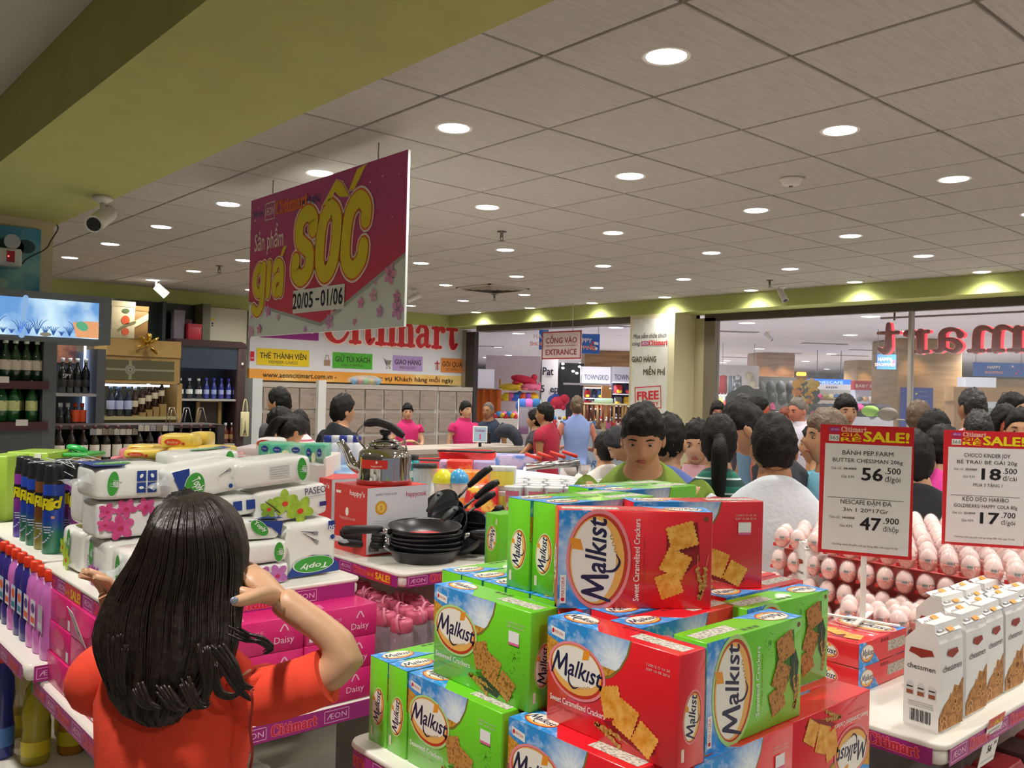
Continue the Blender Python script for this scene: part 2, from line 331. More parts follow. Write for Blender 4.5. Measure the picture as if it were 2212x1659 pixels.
used = set(); base_l = bpy.data.lights.new('store_lamp', 'SPOT'); base_l.energy = LAMP_W * 4; base_l.color = (1, .95, .88); base_l.spot_size = math.radians(150); base_l.spot_blend = 1.0; base_l.shadow_soft_size = .06
for i, x in enumerate(LU):
    for j, y in enumerate(LV):
        if i == 4 and y < -2: continue
        k = 'c' if (i, j) in ((0, 8), (0, 9), (0, 10), (1, 6)) else 'w' if (i, j) in ((2, 6), (3, 9)) else 'n'
        row = ['row nearest the green beam', 'second row from the green beam', 'third row from the green beam', 'fourth row from the green beam', 'row before the header row', 'row along the green header'][i]
        lb = 'round recessed ceiling downlight, ' + row + ', ' + (ordn(len(LV) - 1 - j)) + ' from the locker wall'
        if k in used: o = dup(proto[k], (x, y, CEIL), label=lb)
        else: o = proto[k]; o.location = (x, y, CEIL); o['label'] = lb; used.add(k)
        o['category'] = 'ceiling light'; o['group'] = 'recessed downlights in the store ceiling'
        l = bpy.data.objects.new('lamp', base_l); COL.objects.link(l); l.location = (x, y, CEIL - .012)
for y in [1.2 + 2.4 * k for k in range(-1, 4)]: spot((0.1, y, 2.98), 135)  # unseen spots without fittings, added to brighten the left-facing sides of the goods
# ================================================================ ceiling fittings
def sprinkler(px, py, lb):
    p = at(px, py, z=CEIL); t = thing('sprinkler', lb, 'sprinkler', p, 0, 'ceiling sprinklers'); m = mt('#6b6660', .4, metal=.7)
    q = MB(); q.lathe([(.035, 0), (.035, -.006), (.012, -.01), (.012, -.04), (.004, -.045)], m, 10); q.build('body', t)
    q = MB(); q.tube([(-.012, 0, -.03), (-.014, 0, -.055), (0, 0, -.07), (.014, 0, -.055), (.012, 0, -.03)], .003, m, 5); q.lathe([(.022, -.07), (.024, -.074)], m, 10); q.build('deflector', t)
sprinkler(1084, 500, 'small metal sprinkler on the ceiling right of the pink sale banner'); sprinkler(474, 574, 'small metal sprinkler on the ceiling left of the pink sale banner')
sprinkler(1663, 605, 'small metal sprinkler before the white ceiling camera at the green header'); sprinkler(1068, 636, 'small metal sprinkler beside the square air grille')
p = at(1709, 385, z=CEIL); t = thing('smoke_detector', 'white round smoke detector on the tiled ceiling', 'smoke detector', p)
q = MB(); q.lathe([(.06, 0), (.06, -.012), (.05, -.02), (.045, -.035), (.02, -.042)], mt('#d8d4cc', .5), 20); q.build('housing', t); q = MB(); q.lathe([(.012, -.042), (.01, -.05)], mt('#8c8880', .5), 10); q.build('sensor', t)
p = at(1064, 622, z=CEIL); t = thing('air_grille', 'square four-way air grille in the tiled ceiling before the header', 'air vent', p)
q = MB()
for r0 in (.28, .21, .14, .07):
    for k in range(4):
        M = Matrix.Rotation(pi / 2 * k, 4, 'Z'); q.add([(-r0, -r0, -.004), (r0, -r0, -.004), (r0 - .045, -r0 + .045, -.03), (-r0 + .045, -r0 + .045, -.03)], [(0, 1, 2, 3)], mt('#8f887e', .6), M=M)
q.build('louvres', t); q = MB()
for k in range(4): q.box((-.3, -.3, -.012), (.3, -.27, 0), mt('#bdb6aa', .6), M=Matrix.Rotation(pi / 2 * k, 4, 'Z'))
q.build('frame', t)
def camera_fix(px, py, z, to, lb, sc=1.0, mount='z'):
    p = at(px, py, z=z); t = thing('security_camera', lb, 'security camera', p); d = Vector(to).normalized(); W = mt('#dcdad4', .4)
    top = Vector((0, 0, .0)); q = MB(); q.lathe([(.045 * sc, 0), (.045 * sc, -.015 * sc), (.02 * sc, -.03 * sc)], W, 14); q.build('mount', t)
    q = MB(); q.tube([(0, 0, -.02 * sc), (0, 0, -.07 * sc), tuple(Vector((0, 0, -.09 * sc)) + d * .02)], .012 * sc, W, 8); q.build('bracket', t)
    c = Vector((0, 0, -.1 * sc)); q = MB(); q.tube([c - d * .1 * sc, c - d * .09 * sc, c + d * .1 * sc, c + d * .11 * sc], [.03 * sc, .04 * sc, .04 * sc, .042 * sc], W, 14); q.build('camera_body', t)
    q = MB(); q.tube([c + d * .108 * sc, c + d * .114 * sc], .032 * sc, BLACK, 12); q.build('camera_lens', t)
camera_fix(222, 425, 2.70, (-.55, -.75, -.45), 'white bullet security camera under the green beam', 1.1)
camera_fix(1690, 619, 2.9, (-.2, -.5, -.7), 'white bullet security camera near the green header over the glass', .8)
camera_fix(895, 628, 2.9, (-.6, .5, -.4), 'small security camera on the ceiling right of the pink banner', .8)
p = at(338, 605, z=CEIL); t = thing('track_spot', 'lit white cylinder spotlight hanging from the ceiling over the wine shelves', 'spotlight', p); q = MB(); q.tube([(0, 0, 0), (0, 0, -.08), (.02, -.02, -.1)], .012, WHITE, 8); q.build('stem', t)
q = MB(); q.tube([(.0, 0.0, -.07), (.10, -.05, -.17)], [.045, .05], mt('#ffffff', .5, emit=.7), 14); q.build('spot_head', t)
# ================================================================ big pink hanging banner (plane x = 2.3)
t = thing('sale_banner', 'large pink and white hanging sale banner with yellow letters', 'banner', (2.3, 4.15, 2.03))
q = MB(); fr = FR((2.288, 4.96, 2.03), (0, -1, 0), e=.0012); Wb, Hb = 1.62, .81
q.box((2.29, 3.34, 2.03), (2.302, 4.96, 2.84), mt('#dfe7e2', .4, var=.02, vs=3)); q.build('board', t, world=True)
q = MB(); PK = mt('#b5447f', .45, kind='grad', p=('#d83d50', 2, .64, .12)); q.fp(fr, [(0, Hb - .6), (0, Hb), (Wb, Hb), (Wb, Hb - .47), (.86, .05)], PK, 1)
q.fp(fr, [(0, Hb - .615), (.86, .03), (Wb, Hb - .49), (Wb, Hb - .47), (.86, .05), (0, Hb - .6)], mt('#a9b3ae', .5), 1)
Y = mt('#e3cf2a', .45); OR = mt('#e0672c', .45); WH = mt('#f3e4da', .45); NV = mt('#4d4a86', .45)
def tri(txt, x, y, sz, w, sh=0, f=1):
    w0 = text2d(txt, 0, sh, .86)[2]; k = w / w0
    for b, m, L in ((.105 * f, WH, 3), (.075 * f, OR, 4), (.055 * f, Y, 5)): q.ft(fr, txt, x, y, sz, m, L, bold=b, shear=sh, sx=k / sz, align='C', sp=.86 + 0 * b)
def poly3(pts, off=.022):
    cx = sum(a for a, b in pts) / len(pts); cy = sum(b for a, b in pts) / len(pts)
    for k, m, L in ((1.0 + off * 14, WH, 3), (1 + off * 6, OR, 4), (1, Y, 5)): q.fp(fr, [(cx + (a - cx) * k, cy + (b - cy) * k) for a, b in pts], m, L)
PS = ((.042, WH, 3), (.02, OR, 4), (0, Y, 5))
for keys, x_, w_ in ((('s',), .545, .20), (('o',), .80, .20), (('c',), 1.055, .22)): heavy(q, fr, keys, x_, .27, w_, .40, .13, .088, PS)
poly3([(.86, .66), (.99, .77), (1.05, .75), (1.12, .67), (1.03, .68), (.98, .715), (.94, .66)], .01); poly3([(1.12, .70), (1.17, .70), (1.27, .80), (1.19, .79)], .01)
PT = ((.03, WH, 3.2), (.014, OR, 4.2), (0, Y, 5.2))
for keys, x_, w_ in ((('g1', 'g2'), .055, .15), (('i',), .215, .07), (('a1', 'a2'), .30, .13)): heavy(q, fr, keys, x_, .17, w_, .24, .08, .052, PT)
poly3([(.40, .44), (.425, .44), (.47, .49), (.43, .49)], .012)
q.ft(fr, 'Sản phẩm', .245, .50, .145, WH, 3, bold=.012, w=.36); q.ft(fr, 'Siêu thị', .10, .70, .062, NV, 3, bold=.012, w=.13); aeon(q, fr, .19, .665, .12, .1, PK, WH, 2, True)
citi(q, fr, 'Citimart', .325, .68, .08, OR, 3, .004); q.ft(fr, 'NHA TRANG', .70, .685, .062, NV, 3, bold=.02, w=.26)
q.fr_(fr, .56, .11, 1.10, .235, mt('#e9ebe4', .45), 4); q.ft(fr, '20/05', .67, .135, .12, BLACK, 5, bold=.022, w=.22); q.fr_(fr, .81, .168, .85, .18, BLACK, 5); q.ft(fr, '01/06', .975, .135, .12, BLACK, 5, bold=.022, w=.22)
for (x, y, r_) in [(.05, .12, .02), (.26, .14, .035), (.38, .1, .02), (.15, .04, .03), (1.25, .13, .03), (1.36, .16, .035), (1.42, .08, .03), (1.5, .25, .05), (1.38, .22, .015), (.04, .03, .04), (1.57, .08, .05), (1.56, .14, .03), (.95, .05, .04), (.98, .1, .02), (1.2, .04, .02), (.7, .02, .02)]:
    m = mt(R.choice(['#e79ac0', '#dba0cf', '#e8b3cb', '#d98bc0']), .5)
    for k in range(5): a = 2 * pi * k / 5 + r_ * 50; q.fe(fr, x + math.cos(a) * r_ * .55, y + math.sin(a) * r_ * .55, r_ * .5, r_ * .32, m, 2, a, 10)
for k in range(34):
    x, y = R.uniform(.03, 1.6), R.uniform(.3, .8); a = R.uniform(.006, .02)
    if k % 2: q.fp(fr, [(x - a, y), (x, y - a * .12), (x + a, y), (x, y + a * .12)], WH, 2); q.fp(fr, [(x, y - a), (x + a * .12, y), (x, y + a), (x - a * .12, y)], WH, 2)
    else: q.fp(fr, [(x + (a * .6 if i % 2 else a * .25) * math.sin(pi * i / 5), y + (a * .6 if i % 2 else a * .25) * math.cos(pi * i / 5)) for i in range(10)], WH, 2)
q.build('front_print', t, world=True)
for y in (4.7, 3.6):
    q = MB(); q.tube([(2.296, y, 2.83), (2.296, y, 2.86), (2.300, y + .01, 2.875), (2.296, y, 2.89), (2.296, y, CEIL)], .003, mt('#888480', .4, metal=.8), 6); q.build('hook', t, world=True)
# ================================================================ hanging entrance sign (plane x = 8.2)
t = thing('entrance_sign', 'white hanging entrance sign with red border and red lettering', 'sign', (8.2, 8.3, 2.18)); q = MB(); q.box((8.2, 7.93, 2.18), (8.21, 8.67, 2.555), mt('#e9dcd9', .5, kind='mottle', p=('#d9b8bd', 9, .5, .75))); q.build('board', t, world=True)
q = MB(); fr = FR((8.198, 8.67, 2.18), (0, -1, 0), e=.001); RB = mt('#c23a4c', .5); RT = mt('#a8394f', .5)
for a in ((.005, .005, .735, .02), (.005, .355, .735, .37), (.005, .005, .02, .37), (.72, .005, .735, .37)): q.fr_(fr, *a, RB, 1)
q.ft(fr, 'CỔNG VÀO', .37, .215, .105, RT, 2, bold=.02, w=.58); q.fr_(fr, .08, .178, .64, .184, RT, 2); q.ft(fr, 'EXTRANCE', .37, .06, .105, RT, 2, bold=.02, w=.58); q.build('front_print', t, world=True)
for y in (8.1, 8.5): q = MB(); q.tube([(8.205, y, 2.55), (8.205, y, CEIL)], .002, mt('#b8b3ab', .5), 5); q.build('string', t, world=True)
# ================================================================ red back-to-front shop letters behind the glass
LR = mt('#7a0c1c', .18, emit=.12, coat=1.0); RIM = mt('#ff2f3c', .4, emit=2.2)
t = thing('shop_sign_letters', 'glossy red shop letters seen from behind above the shop window', 'sign', (9.3, 4, 2.2)); cx = 4.52; Hs = .37
q = MB(); q.box((9.28, -.4, 2.62), (9.30, 4.5, 2.64), mt('#8b8b8d', .4)); q.build('hanging_rail', t, world=True)
for ch in reversed('Citimart'):
    w, st = GL[ch]; wv = w * Hs * 1.42; x0 = cx - wv; q = MB(); q2 = MB()
    for pts, wd_ in st:
        P = catmull(pts, 5); k = len(P)
        W = [lerp_list([v * 1.25 for v in wd_] if isinstance(wd_, list) else wd_ * 1.25, i / (k - 1)) * Hs / 2 for i in range(k)]
        for qq, dx, gr, m in ((q, 0, 0, LR), (q2, .035, -.004, RIM)):
            pp = [Vector((9.24 + dx, (-.016 if dx else 0) + x0 + a * Hs * 1.42, 2.235 + b * Hs)) for a, b in P]
            qq.tube(pp, [v + gr for v in W], m, 10)
            for e_ in (0, k - 1): qq.ell(pp[e_], (W[e_], W[e_] + gr, W[e_] + gr), m, 10, rings=6)
    o = q.build('letter', t, world=True); q2.build('lit_rim', o, world=True); cx = x0 - .01
for y in (4.35, 1.9): q = MB(); q.box((9.285, y - .008, 2.6), (9.30, y + .008, 2.745), mt('#5b4a48', .5)); q.build('hanger', t, world=True)
# tall poster on the pillar
t = thing('pillar_poster', 'tall white delivery poster on the pillar with a red and white helmet', 'poster', (8.55, 7.1, 1.0)); fr = FR((8.548, 7.375, 1.05), (0, -1, 0), e=.001); q = MB()
q.box((8.55, 6.80, 1.05), (8.558, 7.375, 2.69), mt('#d9dbd2', .5, kind='mottle', p=('#c4cdb9', 5, .45, .75))); q.build('board', t, world=True); q = MB(); DK = mt('#2b2f3a', .5); OL = mt('#4a4418', .5); RP = mt('#c8323c', .5)
q.ft(fr, 'Mua sắm thỏa thích', .285, 1.40, .075, DK, 1, bold=.012, shear=.25, w=.53); q.ft(fr, 'cùng', .07, 1.31, .072, DK, 1, bold=.012, shear=.25, w=.13); q.fr_(fr, .155, 1.305, .275, 1.36, mt('#b0417f', .5), 1); q.ft(fr, 'ÆON', .215, 1.315, .05, WHITE, 2, w=.1)
citi(q, fr, 'Citimart', .28, 1.305, .063, RP, 2, .002); q.ft(fr, 'GIAO HÀNG', .2, 1.10, .1, OL, 1, bold=.03, w=.39); q.ft(fr, 'MIỄN PHÍ', .37, .94, .1, OL, 1, bold=.03, w=.34)
c_, s_ = math.cos(.07), math.sin(.07); fr2 = (fr[0] + fr[1] * .08 + fr[2] * .50, (fr[1] * c_ + fr[2] * s_), (fr[2] * c_ - fr[1] * s_), fr[3])
for a in ((0, 0, .42, .012), (0, .268, .42, .28), (0, 0, .012, .28), (.408, 0, .42, .28)): q.fr_(fr2, *a, RP, 1)
q.ft(fr2, 'FREE', .21, .115, .15, RP, 1, bold=.05, w=.34); q.ft(fr2, 'DELIVERY', .21, .03, .072, RP, 1, bold=.03, w=.33)
q.fe(fr, .19, .22, .19, .21, mt('#9a9a90', .5), 1, 0, 30, 0, 180); q.fe(fr, .19, .22, .18, .2, WHITE, 2, 0, 30, 0, 180)
q.stroke(fr, [(.18, .415), (.27, .37), (.33, .3), (.355, .22)], [.03, .05, .05], RP, 3); q.stroke(fr, [(.205, .41), (.285, .36), (.335, .29), (.35, .22)], [.008, .012, .01], WHITE, 4); q.stroke(fr, [(.2, .22), (.32, .2), (.42, .24)], [.02, .05, .02], mt('#3c3630', .5), 4)
q.build('front_print', t, world=True)
# blue poster, exit lamp and cable on the near pillar
t = thing('blue_poster', 'blue watery poster on the beige pillar under the green beam', 'poster', (.9, 5.8, 2.3)); q = MB(); q.box((.46, 5.805, 2.1), (1.36, 5.818, 2.64), mt('#3d87a8', .5, kind='mottle', p=('#8fc3bb', 5, .4, .7)))
q.build('board', t, world=True); q = MB(); fr = FR((.46, 5.803, 2.1), (1, 0, 0), e=.001)
for (x, y, r_, c) in ((.74, .42, .07, '#2d4f52'), (.82, .43, .05, '#254347'), (.70, .2, .035, '#a9cbb8'), (.6, .45, .06, '#7fa28a')): q.fe(fr, x, y, r_, r_ * .8, mt(c, .5), 1)
q.build('front_print', t, world=True)
t = thing('emergency_light', 'white emergency light box with a round lamp and a red panel on the blue poster', 'emergency light', (1.15, 5.78, 2.2)); q = MB(); q.rbox((.95, 5.72, 2.395), (1.245, 5.803, 2.50), mt('#cfd3cf', .45), .012)
q.build('case', t, world=True); q = MB(); q.box((1.165, 5.714, 2.42), (1.205, 5.72, 2.485), mt('#a32233', .4)); q.ell((1.172, 5.712, 2.452), (.004, .003, .004), mt('#ff5a5a', .4, emit=4), 8, rings=5); q.build('red_panel', t, world=True)
for x in (1.19, 1.02): q = MB(); q.tube([(x, 5.77, 2.545), (x, 5.73, 2.54), (x, 5.715, 2.538)], [.02, .04, .043], mt('#9fa49f', .25, metal=.4), 16); q.build('lamp_head', t, world=True)
q = MB(); P = [at(150, 523, y=5.79), at(140, 545, y=5.79)]; q.tube(catmull([tuple(v) for v in (at(122, 485, y=5.79), at(125, 495, y=5.79), at(110, 520, y=5.79), at(98, 538, y=5.79), at(60, 558, y=5.79), at(48, 570, y=5.79))], 5), .004, mt('#3a352e', .6), 6)
tag(q.build('power_cable'), 'thin dark power cable hanging down from the green beam to the emergency light', 'cable')
# ================================================================ customer service wall (y = 11.4)
t = thing('service_sign', 'big white wall sign with red lettering over the lockers', 'sign', (7.2, 11.38, 1.8)); q = MB(); q.box((5.28, 11.38, 1.965), (9.0, 11.44, 2.75), mt('#e6e8ee', .4)); q.build('board', t, world=True)
q = MB(); q.box((5.28, 11.375, 1.81), (9.0, 11.44, 1.965), mt('#f0a745', .45, kind='mottle', p=('#f8d98a', .9, .45, .6))); q.build('orange_band', t, world=True)
fr = FR((0, 11.376, 0), (1, 0, 0), e=.0015); q = MB(); AE = mt('#98218c', .4); SR = mt('#dc2c33', .4); SO = mt('#ffe3da', .4)
aeon(q, fr, 5.42, 2.40, .9, .36, AE, WHITE); k = 2.42 / (CITI_W * .56); hC = .56
citi(q, (fr[0], fr[1] * 1.0, fr[2], fr[3]), 'Citimart', 6.40, 2.385, 2.46 / CITI_W, SO, 2, .05); citi(q, fr, 'Citimart', 6.40, 2.385, 2.46 / CITI_W, SR, 3, .0)
for x0, x1, c, a, b in ((5.38, 6.18, '#efd11f', 'THẺ THÀNH VIÊN', 'MEMBER CARDS'), (6.56, 7.24, '#4eb82f', 'GIỮ TÚI XÁCH', 'BAG-KEEPING'), (7.61, 8.17, '#b89ad6', 'GIAO HÀNG', 'FREE DELIVERY'), (8.53, 8.99, '#e58f45', 'GÓI QUÀ', 'GIFT WRAPPING')):
    q.fr_(fr, x0, 2.02, x1, 2.25, mt(c, .45), 2); q.ft(fr, a, (x0 + x1) / 2, 2.115, .11, mt('#35301c', .5), 3, bold=.02, w=(x1 - x0) * .88); q.ft(fr, b, (x0 + x1) / 2, 2.045, .06, mt('#5b5434', .5), 3, w=(x1 - x0) * .55)
q.fr_(fr, 5.285, 2.07, 5.345, 2.2, RED, 2); q.ft(fr, 'CARD', 5.315, 2.1, .03, WHITE, 3, w=.05)
GY = mt('#8f8a84', .5); BR = mt('#a5876b', .5)
q.fr_(fr, 6.42, 2.05, 6.52, 2.13, BR, 2); q.stroke(fr, [(6.44, 2.13), (6.45, 2.19), (6.49, 2.19), (6.5, 2.13)], .01, BR, 2)
q.stroke(fr, [(7.44, 2.19), (7.47, 2.17), (7.5, 2.09), (7.56, 2.08)], .009, GY, 2); q.fp(fr, [(7.46, 2.17), (7.585, 2.17), (7.56, 2.1), (7.49, 2.1)], GY, 2); q.fe(fr, 7.5, 2.05, .014, .014, GY, 2); q.fe(fr, 7.555, 2.05, .014, .014, GY, 2)
q.fr_(fr, 8.42, 2.05, 8.5, 2.15, mt('#c9c5c0', .5), 2); q.fr_(fr, 8.45, 2.05, 8.47, 2.2, RED, 3); q.fr_(fr, 8.41, 2.15, 8.51, 2.165, RED, 3)
q.ft(fr, 'www.aeoncitimart.com.vn -', 6.05, 1.855, .1, mt('#3b3524', .5), 6, bold=.01, w=1.15); q.ft(fr, 'Phục vụ Khách hàng mỗi ngày', 7.98, 1.855, .1, mt('#3b3524', .5), 6, bold=.01, w=1.62)
q.build('front_print', t, world=True)
t = thing('plastic_pack', 'clear bag of coloured balls lying on the locker top', 'bag', (6.95, 11.1, 1.78)); q = MB(); q.ell((6.95, 11.1, 1.85), (.3, .12, .075), mt('#e4ecec', .1, alpha=.35), 18); q.build('bag_film', t, world=True)
for k, c in enumerate(('#6fb7e6', '#df6b73', '#7ccf7c', '#e9c14b', '#67b0d8')): q = MB(); q.ell((6.75 + .1 * k, 11.08 + .02 * (k % 2), 1.835), (.05, .05, .05), mt(c, .4), 12); q.build('ball', t, world=True)
# lockers
LK = mt('#a3958a', .5, var=.05, vs=3, kind='mottle', p=('#998b7f', 3, .4, .6, (1, 1, 14))); LE = mt('#d8d4cc', .5); KN = mt('#c9c9c9', .3, metal=.8)
def lockers(x0, n, lb, w=.325):
    t = thing('locker_bank', lb, 'lockers', (x0, 11.0, 0), 0, 'bag lockers along the back wall'); q = MB()
    W = n * w; q.box((0, .02, 0), (W + .03, .36, 1.78), LE); q.build('carcass', t)
    q = MB(); q.box((0, -.005, 1.72), (W + .03, .02, 1.785), mt('#b9b2a8', .5)); q.build('top_rail', t)
    d = None
    for i in range(n):
        for j in range(5):
            z = 1.43 - .34 * j; x = .03 + w * i
            q = MB(); q.box((0, 0, 0), (w - .03, .02, .28 if z > .1 else .2), LK)
            for a, b in ((.03, .21), (.07, .21), (.05, .14)): q.lathe([(.008, 0), (.008, .012)], KN, 6, M=Matrix.Translation((w - .03 - a if i % 2 == 0 else a, 0, b)) @ Matrix.Rotation(pi / 2, 4, 'X'))
            kk = (i % 2, j == 4)
            if kk not in cache: o = cache[kk] = q.build('locker_door', t)
            else: o = cache[kk].copy(); COL.objects.link(o); o.parent = t
            o.location = (x, -.012, z if j < 4 else .06)
    return t
cache = {}
lockers(5.28, 3, 'grey-brown locker bank left of the white post, behind the shoppers', .27)
cache = {}
lockers(6.22, 6, 'grey-brown locker bank behind the first pink-shirted cashier', .325)
cache = {}
lockers(8.21, 2, 'grey-brown locker bank nearest the entrance door', .34)
s = MB(); s.box((6.09, 10.92, 0), (6.21, 11.0, 1.83), mt('#d9dbd8', .5)); tag(s.build('white_post'), 'white square post between two locker banks', 'post')
s = MB(); s.box((5.12, 10.92, 0), (5.26, 11.3, 1.83), mt('#ccd2d2', .5)); tag(s.build('white_post'), 'pale upright post beside the dark wine cabinet', 'post')
# cashier counters (front faces -Y)
CT = mt('#cfcbc2', .5, kind='mottle', p=('#b8b2a6', 5, .45, .75, (1, 1, .3)))
def counter(p0, p1, yy, lb, lx, tx, front_at, full=True):
    z1 = 1.08; t = thing('checkout_counter', lb, 'counter', (p0, yy, 0), 0, 'cashier counters'); q = MB(); q.box((p0, yy, .05), (p1, yy + .6, z1 - .05), CT); q.build('body', t, world=True)
    q = MB(); q.box((p0 - .03, yy - .05, z1 - .05), (p1 + .03, yy + .62, z1), mt('#b5aca0', .4)); q.build('worktop', t, world=True)
    q = MB(); q.box((p0 + .02, yy - .02, .80), (p1 - .02, yy, .985), mt('#ddd9d0', .5)); q.build('logo_board', t, world=True)
    q = MB(); f = FR((0, yy - .022, 0), (1, 0, 0), e=.001); aeon(q, f, lx, .815, .3, .15, AE, WHITE); citi(q, f, 'Citimart', tx, .82, .137, mt('#c52a35', .4), 2, .004); q.build('front_print', t, world=True)
    q = MB(); q.box((p0 + .05, yy - .012, .25), (p1 - .05, yy, .66), mt('#c5c0b5', .5)); q.build('front_panel', t, world=True); return t
def xat(px, yy): return at(px, 970, y=yy).x
YC = 7.9
counter(xat(822, YC), xat(1012, YC), YC, 'white cashier counter in front of the two pink-shirted cashiers', xat(826, YC) + .02, xat(888, YC), 0)
counter(xat(1014, YC) + .02, xat(1142, YC), YC + .02, 'white cashier counter right of the cashier number sign', xat(1004, YC) + .04, xat(1004, YC) + .35, 0)
p = at(1037, 938, y=8.0); t = thing('cashier_sign', 'small upright white cashier number one sign on the counter', 'sign', p, -TH); q = MB(); q.box((-.085, 0, -.095), (.085, .02, .095), WHITE); q.build('frame', t)
q = MB(); f = (Vector((-.085, -.001, -.095)), Vector((1, 0, 0)), Vector((0, 0, 1)), .0008); q.fr_(f, .014, .014, .156, .176, mt('#a9c7e0', .4), 1); q.ft(f, 'Cashier', .085, .125, .04, mt('#a33a78', .4), 2, bold=.02, w=.115); q.ft(f, '1', .085, .035, .09, mt('#e0457e', .4), 2, bold=.05); q.build('sign_face', t)
q = MB(); q.tube([(0, .03, -.3), (0, .03, .05)], .018, BLACK, 8); q.build('stand', t); q = MB(); q.box((.06, .03, -.11), (.13, .1, .02), BLACK); q.build('backing_box', t)
p = at(1100, 946, y=8.1); t = thing('covered_bag', 'dark navy draped bag lying on the checkout counter', 'bag', p, -TH); q = MB()
q.tube(catmull([(-.17, 0, .03), (-.08, 0, .08), (.02, 0, .07), (.1, -.03, -.02), (.12, -.06, -.12)], 5), [.04, .05, .06, .07, .08, .085, .09, .09, .09, .088, .085, .08, .08, .08, .07, .07, .065, .06, .05, .04, .03], mt('#1c2433', .7, bump=.6, bs=12), 12); q.build('cloth', t)
# ================================================================ liquor corner
STEEL = mt('#5c6066', .5); WINE = mt('#4a2329', .5); CAB = mt('#3c2a2a', .4)
YU = 5.45; zt = lambda py, px=110, yy=YU: at(px, py, y=yy).z; xt = lambda px, py=750, yy=YU: at(px, py, y=yy).x
t = thing('drinks_shelf', 'dark grey drinks shelving unit with a lit screen panel on top', 'shelf unit', (1.0, YU, 0)); SX0, SX1 = .3, xt(240, 690)
q = MB(); q.box((SX0, YU, 1.96), (SX1, YU + .34, 2.24), mt('#6b7379', .45)); q.build('screen_box', t, world=True)
q = MB(); q.box((SX0, YU + .3, 0), (1.32, YU + .345, 1.97), mt('#2b2c2f', .5)); q.build('back_panel', t, world=True)
q = MB(); q.box((xt(95), YU - .0, 0), (xt(124), YU + .34, 1.96), STEEL); q.build('side_panel', t, world=True)
o = MB(); q = o; f = FR((SX0, YU - .004, 0), (1, 0, 0), e=.0006); x1 = xt(213, 690) - SX0; za, zb = 1.99, 2.2
q.box((SX0 + .02, YU - .004, za), (SX0 + x1, YU, zb), mt('#c6e4f6', .4, emit=.85, kind='mottle', p=('#5f93cf', 4, .42, .62))); scn = q.build('screen', t, world=True)
q = MB(); PB = mt('#3f6fae', .4, emit=.45)
for k in range(26):
    x = x1 - .03 - k * .042; h = R.uniform(.03, .11)
    for a in (-.6, -.3, 0, .3, .6): q.stroke(f, [(x, za + .01), (x + a * h * .5, za + h * .8), (x + a * h, za + h)], [.006, .004, .001], PB, 2, 3, False)
q.stroke(f, [(x1 - .40, za), (x1 - .385, zb)], [.03, .028], mt('#8fb8e8', .4, emit=.6), 2); OB = mt('#e2a274', .4, emit=.7)
q.fp(f, [(x1 - .12, za + .005), (x1, za + .005), (x1, za + .1), (x1 - .06, za + .1), (x1 - .14, za + .09)], OB, 3); q.fe(f, x1 - .09, za + .07, .035, .025, mt('#63b68e', .4, emit=.6), 4, -.5); q.fe(f, x1 - .28, za + .012, .03, .012, WHITE, 3); q.build('screen_picture', scn, world=True)
shz = [zt(823, 60), zt(911, 60)]; hs = .045
for z in shz: q = MB(); q.box((SX0, YU - .03, z - hs), (xt(105), YU + .3, z), WINE); q.build('shelf_board', t, world=True)
q = MB(); q.box((SX0, YU, 0), (xt(95), YU + .3, shz[1] - hs - .002), mt('#4f5257', .5)); q.build('lower_panel', t, world=True)
for px, py in ((6, 820), (47, 913)):
    p = at(px, py, y=YU - .032); q = MB(); q.box((p.x - .03, YU - .036, p.z - .017), (p.x + .03, YU - .032, p.z + .017), mt('#d8d4d0', .5)); tag(q.build('price_tag'), 'small white price label on the %s dark red shelf' % ('upper' if py < 850 else 'lower'), 'price label')
def bottle(name, glass, label, h=.22, r_=.031, cap='#b9bfb4', neck=.011, lab=(.06, .115), shape=0, capm=0):
    t = thing(name, None, None); q = MB()
    q.lathe([(r_ * .8, 0), (r_, .006), (r_, h * .55), (r_ * .9, h * .62), (neck * 1.3, h * .74), (neck, h * .8), (neck, h * .9)], glass, 14); q.build('glass_body', t)
    q = MB(); q.lathe([(r_ * 1.01, lab[0]), (r_ * 1.015, lab[0] + .001), (r_ * 1.015, lab[1]), (r_ * 1.01, lab[1] + .001)], mt(label, .5, kind='mottle', p=('#6e6c60', 60, .62, .7)), 14, caps=False); q.build('paper_label', t)
    q = MB(); q.lathe([(neck * 1.25, h * .88), (neck * 1.3, h), (neck * .8, h)], mt(cap, .35, metal=capm), 10); q.build('cap', t); return t
GG = mt('#1c3b22', .08, spec=.8); bA = bottle('liquor_bottle', GG, '#d8cdbb', .235, .031, '#cfd4c6'); bB = bottle('liquor_bottle', mt('#1f5a2c', .08, spec=.8), '#cdd494', .235, .031, '#dfe4d6')
def row(proto_, pts, lbs, cat, grp, rz=0, first=True, scale=None):
    for i, (p, lb) in enumerate(zip(pts, lbs)):
        if i == 0 and first: o = proto_; o.location = p
        else: o = dup(proto_, p)
        o['label'] = lb; o['category'] = cat; o['group'] = grp
        if scale: o.scale = (scale,) * 3
    return proto_
sw = at(97, 780, y=YU).x
row(bA, [(xt(px, 780) , YU + .05, shz[0]) for px in (85, 62, 38, 16, -8)], ['dark green cream-labelled bottle on the upper shelf, ' + ordn(i) + ' from the grey panel' for i in range(5)], 'bottle', 'bottles on the upper drinks shelf')
